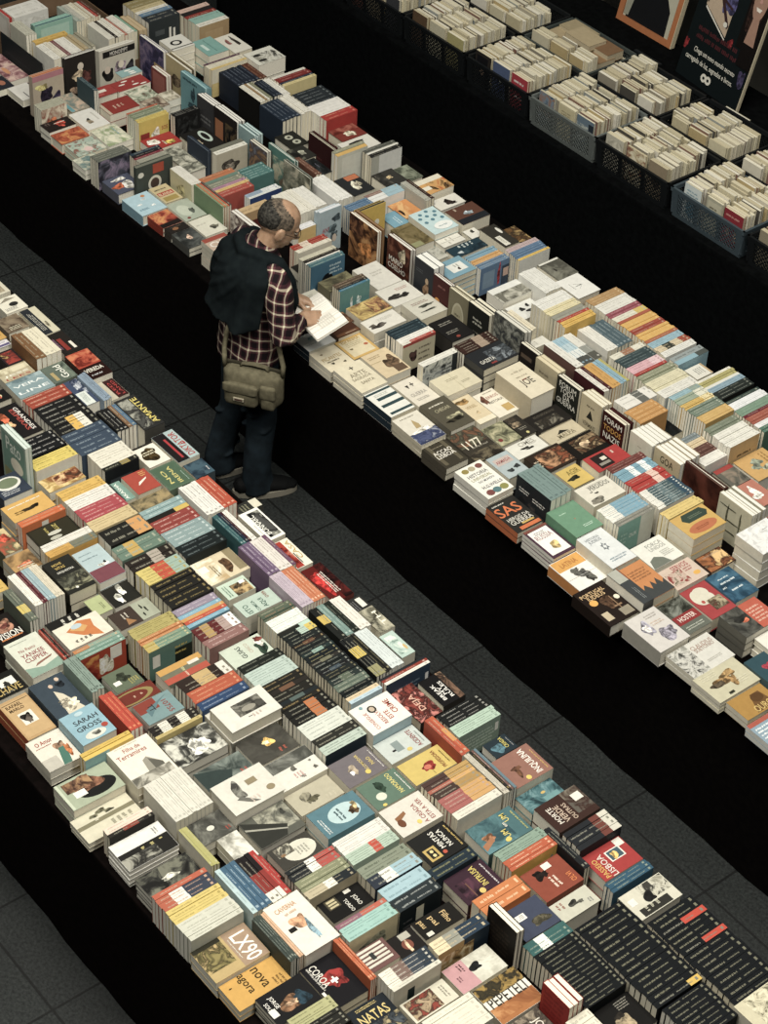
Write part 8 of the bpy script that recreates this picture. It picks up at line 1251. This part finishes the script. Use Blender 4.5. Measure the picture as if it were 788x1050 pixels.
# hands: palm and five bent fingers each
def hand(Wr, fwd, side, up, mirror, curl):
    """fwd: wrist to knuckles, side: towards the thumb, up: back of the hand"""
    Wr, fwd, side, up = Vector(Wr), Vector(fwd).normalized(), Vector(side), Vector(up)
    side = (side - fwd * side.dot(fwd)).normalized(); up = side.cross(fwd) if not mirror else fwd.cross(side)
    P_ = lambda f, s, u: tuple(Wr + fwd * f + side * s + up * u)
    # the palm is broad along 'side' and thin along 'up'
    for q in (-.028, -.010, .010, .026):
        loft(mb, [P_(-.01, q * .55, 0) + (.017,), P_(.03, q * .9, 0) + (.017,), P_(.075, q, 0.002) + (.0125,)], X, 10)
    for q, ln, sp in ((-.031, .052, -.006), (-.011, .066, -.002), (.010, .070, .002), (.030, .062, .006)):
        a1, a2, a3 = curl * .35, curl * .85, curl * 1.3
        f, u = .073, .002; pts = [P_(f, q, u) + (.0092,)]
        for L_, a in ((ln * .45, a1), (ln * .32, a2), (ln * .23, a3)):
            f += L_ * math.cos(a); u -= L_ * math.sin(a); pts.append(P_(f, q + sp * (f - .073) / .07, u) + (.0088 if L_ != ln * .23 else .007,))
        loft(mb, pts, X, 10)
    loft(mb, [P_(.012, .026, -.004) + (.014,), P_(.036, .046, -.012) + (.0115,), P_(.058, .056, -.022) + (.0105,), P_(.076, .056, -.034) + (.008,)], X, 10)
hand(Rw, (.10, .75, -.12), (-.8, .15, .45), (0, 0, 1), True, 0.75)
hand(Lw, (.55, .6, -.25), (.6, -.6, .4), (0, 0, 1), False, 0.85)
body = fuse(mb, 'body', PR, 0.0048, SK, 2, .4)
# eyes and brows sit in the face
for s in (-1, 1):
    e_ = MB(); ball(e_, (s * 0.030, 0.079, 0.004), (0.0115, 0.0115, 0.0075), mat('d8d0c0', .2, .5), HM, 14, 8)
    ball(e_, (s * 0.030, 0.0875, 0.003), (0.005, 0.004, 0.005), mat('2a1c14', .2, .5), HM, 10, 6); e_.build('eye', PR, True)
    e_ = MB(); loft(e_, [tuple(HM @ Vector((s * .015, .092, .02))) + (.003,), tuple(HM @ Vector((s * .035, .09, .026))) + (.004,), tuple(HM @ Vector((s * .052, .074, .02))) + (.002,)], mat('3a342e', .8), 8); e_.build('eyebrow', PR, True)
# hair: dark and greying round the back and sides, thin on the crown
def hair_mat():
    m, N, L, P = new_mat('greying_hair')
    tc = N.new('ShaderNodeTexCoord'); no = N.new('ShaderNodeTexNoise'); no.inputs['Scale'].default_value = 90; no.inputs['Detail'].default_value = 6
    cr = N.new('ShaderNodeValToRGB'); e = cr.color_ramp.elements
    e[0].position = 0.4; e[0].color = rgba('1c1b19'); e[1].position = 0.72; e[1].color = rgba('4c4942')
    L.new(tc.outputs['Object'], no.inputs['Vector']); L.new(no.outputs['Fac'], cr.inputs['Fac']); L.new(cr.outputs['Color'], P.inputs['Base Color'])
    P.inputs['Roughness'].default_value = 0.8; P.inputs['Specular IOR Level'].default_value = 0.15
    bp = N.new('ShaderNodeBump'); bp.inputs['Strength'].default_value = 0.25; bp.inputs['Distance'].default_value = .002; L.new(no.outputs['Fac'], bp.inputs['Height']); L.new(bp.outputs['Normal'], P.inputs['Normal'])
    return m
def hp(az, el, r): return ((0.077 + r) * math.cos(el) * math.cos(az), -0.012 + (0.098 + r) * math.cos(el) * math.sin(az), 0.025 + (0.090 + r) * math.sin(el))
mb = MB(); na, ne = 72, 26
def hair_patch(half, hi0, hi1, lo0, lo1, thick, m, seed):
    rnd = random.Random(seed); vs, fs = [], []
    for i in range(na + 1):
        t = i / na; az = math.radians(-90 + (t - .5) * 2 * half); back = abs(t - .5) * 2
        hi = math.radians(hi0 + (hi1 - hi0) * back ** 2 + 2.5 * math.sin(i * 1.7) + rnd.uniform(-1.5, 1.5))
        lo = math.radians(lo0 + (lo1 - lo0) * back ** 1.3 + rnd.uniform(-1.5, 1.5))
        side = min(1, (1 - back) * 6)
        for j in range(ne + 1):
            q = j / ne; r = -.002 + (thick + .002) * (math.sin(PI * q) ** .45 if 0 < q < 1 else 0) * side
            vs.append(hp(az, lo + (hi - lo) * q, r))
    for i in range(na):
        for j in range(ne): fs.append((i * (ne + 1) + j, (i + 1) * (ne + 1) + j, (i + 1) * (ne + 1) + j + 1, i * (ne + 1) + j + 1))
    mb.add(vs, fs, m, HM)
hair_patch(122, 70, 36, -48, 2, .0032, noise_mat('cropped_grey_hair', '3c362f', '7a6a58', 70, .85, .1), 3)
hair_patch(84, 50, 26, -44, -10, .0058, hair_mat(), 4)
mb.build('hair', PR, True)
# thin metal glasses
mb = MB(); gm = mat('3a3830', .3, .6, .8)
def wire(pts, r=.0014): loft(mb, [tuple(HM @ Vector(p)) + (r,) for p in pts], gm, 6)
for s in (-1, 1):
    c = [(s * .031 + .022 * math.cos(a * PI / 10), .101 - .004 * abs(math.cos(a * PI / 10)), -.002 + .016 * math.sin(a * PI / 10)) for a in range(21)]
    wire(c); wire([(s * .053, .098, .004), (s * .075, .07, .006), (s * .083, .0, .004), (s * .084, -.02, -.008)])
wire([(-.009, .102, .003), (0, .105, .006), (.009, .102, .003)])
gl = mb.build('glasses', PR, True)

# clothes
SH = plaid()
mb = MB()
loft(mb, [(0, 0, .775, .178, .145), (0, -.002, .83, .178, .142), (.003, 0, .92, .168, .135), (.008, 0, 1.02, .166, .132), (.012, .0, 1.12, .178, .135), (.016, .01, 1.21, .19, .135), (.02, .02, 1.28, .185, .12), (.025, .03, 1.335, .125, .10), (.03, .045, 1.372, .074, .074), (.034, .055, 1.39, .07, .07)], SH, 28)
def sleeve(S, E, Wr, seed):
    S, E, Wr = Vector(S), Vector(E), Vector(Wr)
    pts = [(S.x * .45, S.y, S.z + .02, .05), (S.x * .8, S.y, S.z + .02, .064)]
    rnd = random.Random(seed)
    for t in [i / 8 for i in range(1, 9)]: pts.append(tuple(S.lerp(E, t)) + (.070 - .012 * t + rnd.uniform(-.003, .004),))
    for t in [i / 7 for i in range(1, 8)]: pts.append(tuple(E.lerp(Wr, t * .86)) + (.058 - .018 * t + (.005 if i_odd(t) else 0) + rnd.uniform(-.003, .003),))
    loft(mb, pts, SH, 18)
def i_odd(t): return int(t * 7) % 2 == 1
sleeve(Rs, Re, Rw, 1); sleeve(Ls, Le, Lw, 2)
rnd = random.Random(9)
for q in range(14):   # soft creases
    a = rnd.uniform(0, 6.28); z = rnd.uniform(.8, 1.15)
    c = (.17 * math.cos(a), .133 * math.sin(a))
    loft(mb, [(c[0] * .97, c[1] * .97, z, .008), (c[0] * 1.0 + rnd.uniform(-.03, .03), c[1], z + rnd.uniform(.05, .1), .012), (c[0] * .96 + rnd.uniform(-.05, .05), c[1] * .96, z + .15, .006)], SH, 8)
fuse(mb, 'plaid_shirt', PR, 0.0065, SH, 4, .5)
JM = noise_mat('dark_denim', '10191f', '1c2a33', 14, .85, .15, .15)
mb = MB()
loft(mb, [(0, 0, .70, .158, .128), (0, 0, .82, .162, .13), (0, 0, .92, .15, .12)], JM, 22)
for s, fx, fy, ky in ((1, .115, -.02, .02), (-1, -.105, -.11, -.03)):
    loft(mb, [(s * .075, 0, .84, .086, .105), (s * .08, 0, .70, .086, .10), (s * .085, ky * .6, .55, .072, .082), (s * .09, ky, .42, .066, .074), (fx * .95, (ky + fy) / 2 - .01, .25, .061, .07), (fx, fy, .12, .06, .074), (fx + .004, fy + .012, .045, .066, .085), (fx + .004, fy + .014, .03, .064, .083)], JM, 20)
for s, fx, fy in ((1, .115, -.02), (-1, -.105, -.11)):   # soft creases at the ankles and knees
    for q in range(9):
        z = rnd.choice((.08, .11, .15, .19, .40, .44, .5)); a = rnd.uniform(0, 6.28); k = 1 - z / .7
        cx, cy = s * .085 + (fx - s * .085) * k, fy * k
        r0 = .056 if z < .3 else .062
        pts = [(cx + r0 * math.cos(a + t) * (1 if 0 < i_ < 4 else .93), cy + (r0 + .012) * math.sin(a + t) * (1 if 0 < i_ < 4 else .93), z + t * .015, .004 if i_ in (0, 4) else .011) for i_, t in enumerate((-.5, -.25, 0, .25, .5))]
        loft(mb, pts, JM, 8)
fuse(mb, 'trousers', PR, 0.0065, JM, 4, .5)
for s, fx, fy in ((1, .115, -.02), (-1, -.105, -.11)):
    SM = mat('101112', .7); mb = MB(); dx = .32 if s > 0 else .1
    P_ = lambda f, z, ra, rb: (fx + f * dx, fy + f, z, ra, rb)
    loft(mb, [P_(-.105, .05, .018, .02), P_(-.085, .055, .04, .04), P_(-.03, .062, .046, .05), P_(.06, .052, .05, .04), P_(.13, .042, .046, .03), P_(.175, .034, .03, .02), P_(.19, .03, .012, .012)], SM, 18)
    sh = fuse(mb, 'shoe', PR, .005, SM, 3)
    mb = MB(); pl = []
    for i in range(40):
        t = i / 40 * 2 * PI; f = .04 + .152 * math.cos(t); wd = .052 * math.sin(t) * (1.0 if f > -.02 else .86)
        pl.append((fx + f * dx + wd, fy + f - wd * dx))
    sm = mat('8a8474', .7)
    nn = len(pl)
    mb.add([(x, y, .0008) for x, y in pl] + [(x, y, .034) for x, y in pl], [tuple(range(nn))[::-1], tuple(range(nn, 2 * nn))] + [(i, (i + 1) % nn, nn + (i + 1) % nn, nn + i) for i in range(nn)], sm)
    so = mb.build('sole', sh)
# dark sweater thrown over the shoulders
WM = noise_mat('dark_knit', '10171a', '161e20', 25, .95, .06, .08)
mb = MB()
nA, nZ = 60, 24
def back_pt(a, q, off):
    """a 0..1 from the left front round the back to the right shoulder blade; q 0 at the neck, 1 at the hem"""
    az = math.radians(150 + 190 * a)
    hem = 1.06 + 0.04 * math.sin(a * 5.5) + .06 * max(0, a - .75)
    top = 1.375
    z = top + (hem - top) * q
    k = min(1, q / .28)
    rx = .075 + (.185 - .075) * math.sin(k * PI / 2) + .012 * q
    ry = .078 + (.140 - .078) * math.sin(k * PI / 2) + .03 * q
    if a < .45: rx += .03 * k * (1 - a / .45)
    fold = (.017 * math.sin(a * 21 + q * 2.4) + .010 * math.sin(a * 37 + 1 + q)) * (.25 + .75 * q) + .006 * math.sin(q * 9 + a * 6)
    cx, cy = .028 - .02 * q, .045 - .045 * q
    z -= .045 * math.sin(k * PI / 2) * 0 + (.0 if k >= 1 else 0)
    return (cx + (rx + off + fold) * math.cos(az), cy + (ry + off + fold) * math.sin(az), z)
vs, fs = [], []
for off in (.0, .028):
    for i in range(nA + 1):
        for j in range(nZ + 1): vs.append(back_pt(i / nA, j / nZ, off))
R_ = nZ + 1; S_ = (nA + 1) * R_
for i in range(nA):
    for j in range(nZ):
        a, b, c, d = i * R_ + j, (i + 1) * R_ + j, (i + 1) * R_ + j + 1, i * R_ + j + 1
        fs.append((d, c, b, a)); fs.append((S_ + a, S_ + b, S_ + c, S_ + d))
for i in range(nA): fs.append((i * R_, (i + 1) * R_, S_ + (i + 1) * R_, S_ + i * R_)); fs.append((i * R_ + nZ, S_ + i * R_ + nZ, S_ + (i + 1) * R_ + nZ, (i + 1) * R_ + nZ))
for j in range(nZ): fs.append((j, S_ + j, S_ + j + 1, j + 1)); e0 = nA * R_; fs.append((e0 + j, e0 + j + 1, S_ + e0 + j + 1, S_ + e0 + j))
mb.add(vs, fs, WM)
# rolled part round the neck, over both shoulders; two empty sleeves hang in front
loft(mb, [(.175, .10, 1.06, .035, .028), (.185, .115, 1.14, .042, .032), (.175, .10, 1.24, .046, .034), (.145, .065, 1.325, .05, .034), (.10, .0, 1.355, .052, .036), (.035, -.045, 1.36, .05, .036), (-.04, -.02, 1.36, .052, .036), (-.095, .04, 1.335, .05, .034), (-.125, .10, 1.25, .044, .032), (-.12, .13, 1.12, .04, .03)], WM, 16)
for q, (a0, a1, q1) in enumerate(((.80, .12, .80), (.84, .27, .93), (.86, .42, .97), (.88, .57, .97), (.90, .72, .95))):   # long folds falling from the right shoulder to the left hem
    pts = []
    for t in [i_ / 9 for i_ in range(10)]:
        pts.append(tuple(back_pt(a0 + (a1 - a0) * t ** .8, .06 + (q1 - .06) * t, .022)) + (.008 + .008 * math.sin(PI * min(1, t * 1.05)) ,))
    loft(mb, pts, WM, 8)
fuse(mb, 'draped_sweater', PR, 0.0065, WM, 9, .5)
mb = MB(); c0, c1 = Vector(Lw), Vector(Le); d_ = (c1 - c0).normalized()
loft(mb, [tuple(c0 + d_ * .012) + (.030,), tuple(c0 + d_ * .03) + (.031,)], mat('a9b0b0', .25, .6, .7), 16)
ball(mb, tuple(c0 + d_ * .02 + Vector((.012, -.02, .022))), (.016, .016, .006), mat('c5cccc', .2, .6, .5))
mb.build('wristwatch', PR, True)
tag(PR, 'balding man in plaid shirt and draped dark sweater reading a book at the table', 'person')

# shoulder bag hanging at his back
BM = noise_mat('khaki_canvas', '5a543e', '6f684e', 40, .9, .12, .2)
BD = mat('3a3628', .8); 
BG = empty('shoulder_bag', (0, 0, 0))
BG.matrix_world = Matrix.Translation((-6.47, 4.70, 0)) @ Matrix.Rotation(math.radians(-8), 4, 'Z') @ Matrix.Translation((.205, -.085, .655)) @ Matrix.Rotation(math.radians(43), 4, 'Z')
# local: x along the bag, -y outwards, z up
def pillow(mb, x0, x1, y0, y1, z0, z1, m, bul=.012, r=.03):
    vs, fs = [], []; na, nb = 14, 12
    for side in (0, 1):
        for i in range(na + 1):
            for j in range(nb + 1):
                s, t = i / na, j / nb
                ex = 1 - abs(2 * s - 1) ** 6; ez = 1 - abs(2 * t - 1) ** 6
                d = (ex * ez) ** .5
                # rounded outline
                x = x0 + (x1 - x0) * s; z = z0 + (z1 - z0) * t
                cs, ct = (s - .5) * 2, (t - .5) * 2
                k = max(0, abs(cs) + abs(ct) - 1.72)
                x -= math.copysign(k * r, cs); z -= math.copysign(k * r, ct)
                ym = (y0 + y1) / 2; hh = (y1 - y0) / 2
                y = ym + (hh * (.25 + .75 * d) + bul * math.sin(PI * s) * math.sin(PI * t)) * (1 if side else -1)
                vs.append((x, y, z))
    K = (na + 1) * (nb + 1); R2 = nb + 1
    for i in range(na):
        for j in range(nb):
            a, b, c, d = i * R2 + j, (i + 1) * R2 + j, (i + 1) * R2 + j + 1, i * R2 + j + 1
            fs.append((a, b, c, d)); fs.append((K + d, K + c, K + b, K + a))
    for i in range(na): fs.append((i * R2, K + i * R2, K + (i + 1) * R2, (i + 1) * R2)); fs.append((i * R2 + nb, (i + 1) * R2 + nb, K + (i + 1) * R2 + nb, K + i * R2 + nb))
    for j in range(nb): fs.append((j, j + 1, K + j + 1, K + j)); e0 = na * R2; fs.append((e0 + j, K + e0 + j, K + e0 + j + 1, e0 + j + 1))
    mb.add(vs, fs, m)
mb = MB(); pillow(mb, -.142, .142, -.055, .045, 0, .19, BM, .014, .05); mb.build('bag_body', BG, True)
mb = MB(); pillow(mb, -.115, .045, -.098, -.052, .018, .135, BM, .008, .03); fp = mb.build('front_pocket', BG, True)
mb = MB(); pillow(mb, -.118, .048, -.108, -.088,   .095, .15, BM, .004, .03); mb.build('pocket_flap', BG, True)
mb = MB(); mb.box(-.062, -.012, -.112, -.1, .062, .078, mat('a89f86', .5)); mb.box(-.056, -.018, -.1135, -.111, .066, .074, mat('4a2f28')); mb.build('label_patch', fp)
mb = MB(); pillow(mb, .06, .128, -.092, -.05, .02, .13, BM, .007, .02); sp_ = mb.build('side_pocket', BG, True)
mb = MB(); pillow(mb, .056, .132, -.1, -.075, .085, .16, BM, .003, .02); mb.build('side_pocket_flap', BG, True)
mb = MB(); mb.box(-.13, .13, -.008, .006, .189, .200, BD); mb.build('zip', BG)
mb = MB(); loft(mb, [(-.06, -.01, .19, .006, .012), (-.05, -.012, .207, .006, .012), (.0, -.012, .213, .006, .013), (.06, -.012, .21, .006, .012), (.075, -.01, .19, .006, .012)], BM, 10); mb.build('carry_handle', BG, True)
# strap: two ends rise from the bag and cross his back to the left shoulder under the sweater
inv = BG.matrix_world.inverted() @ PR.matrix_world if False else BG.matrix_world.inverted() @ (Matrix.Translation((-6.47, 4.70, 0)) @ Matrix.Rotation(math.radians(-8), 4, 'Z'))
def strap(pts, name):
    mb = MB(); loft(mb, [tuple(p) + (.012, .012) for p in pts], BM, 8); return mb.build(name, BG, True)
def pl(*p): return inv @ Vector(p)
strap([(-.138, -.01, .17), (-.14, -.01, .23), pl(.065, -.165, .90), pl(.08, -.16, .98), pl(.085, -.142, 1.05)], 'strap')
strap([(.138, -.005, .17), (.14, -.005, .23), pl(.21, .03, .95), pl(.19, .09, 1.03), pl(.12, .15, 1.12), pl(.0, .165, 1.2), pl(-.08, .14, 1.27)], 'strap')
tag(BG, 'khaki canvas shoulder bag with two front pockets hanging at the man\'s back', 'bag')

# the open book in his hands
OB = empty('open_book', (0, 0, 0))
OB.matrix_world = Matrix.Translation((-6.47, 4.70, 0)) @ Matrix.Rotation(math.radians(-8), 4, 'Z') @ Matrix.Translation((.185, .255, 1.0)) @ Matrix.Rotation(math.radians(4), 4, 'Z') @ Matrix.Rotation(math.radians(16), 4, 'X') @ Matrix.Rotation(math.radians(4), 4, 'Y')
mb = MB(); pm = page_mat('dcd8cc', 'Z', 900)
def leaf(mb, sgn, lift, th, m, W=.118, Hh=.17):
    n_ = 10; vs, fs = [], []
    for j in range(n_ + 1):
        t = j / n_; x = sgn * W * t; z = lift * math.sin(t * PI * .9) + .002
        for y in (-Hh / 2, Hh / 2):
            vs.append((x, y, z)); vs.append((x, y, z - th * (1 - .3 * t)))
    for j in range(n_):
        a = j * 4; b = a + 4
        fs += [(a, b, b + 2, a + 2), (a + 1, a + 3, b + 3, b + 1), (a, a + 1, b + 1, b), (a + 2, b + 2, b + 3, a + 3)]
    fs += [(0, 2, 3, 1), (n_ * 4, n_ * 4 + 1, n_ * 4 + 3, n_ * 4 + 2)]
    mb.add(vs, fs, m)
leaf(mb, 1, .012, .006, pm); leaf(mb, -1, .014, .006, pm)
design(mb, 'D .2 .3 .8 .8 7 cbc7ba', .112, .17, Matrix.Translation((.003, -.085, .0165)), 4)
mb.build('page_block', OB)
mb = MB(); leaf(mb, 1, .010, .0015, mat('cfcabd'), .121, .175); leaf(mb, -1, .012, .0015, mat('cfcabd'), .121, .175)
c_ = mb.build('cover', OB); c_.location = (0, 0, -.0075)
tag(OB, 'open white book held in the man\'s hands', 'book')

# ------------------------------------------------------------------ light: unseen lamps above the stalls plus added fill lamps, little else
W = bpy.data.worlds.new('night_hall'); SC.world = W; W.use_nodes = True
W.node_tree.nodes['Background'].inputs['Color'].default_value = (0.75, 0.9, 0.95, 1)
W.node_tree.nodes['Background'].inputs['Strength'].default_value = 0.05
def lamp(x, y, z, sx, sy, power, col, aim=None):
    l = bpy.data.lights.new('unseen_lamp', 'AREA'); l.shape = 'RECTANGLE'; l.size = sx; l.size_y = sy; l.energy = power; l.color = col
    o = bpy.data.objects.new('unseen_lamp', l); COL.objects.link(o); o.location = (x, y, z)
    if aim is not None:
        o.rotation_euler = (Vector(aim) - Vector((x, y, z))).to_track_quat('-Z', 'Y').to_euler()
    return o
WARM = (1.0, 0.96, 0.86)
lamp(-3.0, 1.9, 8.2, 3.0, 1.0, 430, WARM, (-5.0, 4.4, 0.8))
lamp(-0.9, 3.6, 7.2, 0.8, 2.6, 270, WARM, (-5.2, 4.6, 0.8))  # added fill, brightens book faces turned towards the near end
lamp(-6.2, 3.0, 8.6, 3.0, 1.0, 270, WARM, (-6.8, 4.9, 0.8))
lamp(-4.6, -0.8, 7.0, 3.0, 0.8, 200, WARM, (-5.0, 3.6, 0.8))  # added fill from the camera side for the darker left-hand faces
lamp(-5.4, 6.2, 8.6, 3.4, 0.8, 180, WARM, (-5.4, 6.0, 0.8))
cam = bpy.data.cameras.new('camera'); co = bpy.data.objects.new('camera', cam); COL.objects.link(co)
SC.camera = co
F = 2185.0
cam.sensor_fit = 'HORIZONTAL'; cam.sensor_width = 36.0; cam.lens = F / 788.0 * 36.0
cam.clip_end = 100
# rows: world directions of the image's right, down and into-the-picture axes
Rr = Vector((0.62189309, 0.78172436, 0.04643287)); Rd = Vector((0.53327672, -0.37933074, -0.75612442)); Rf = Vector((-0.57346746, 0.49499012, -0.65277857))
m3 = Matrix((Rr, -Rd, -Rf)).transposed()
co.matrix_world = Matrix.Translation(CAM) @ m3.to_4x4()
SC.view_settings.view_transform = 'Standard'; SC.view_settings.look = 'None'; SC.view_settings.gamma = 1.0
SC.view_settings.use_curve_mapping = False
SC.view_settings.exposure = -0.26
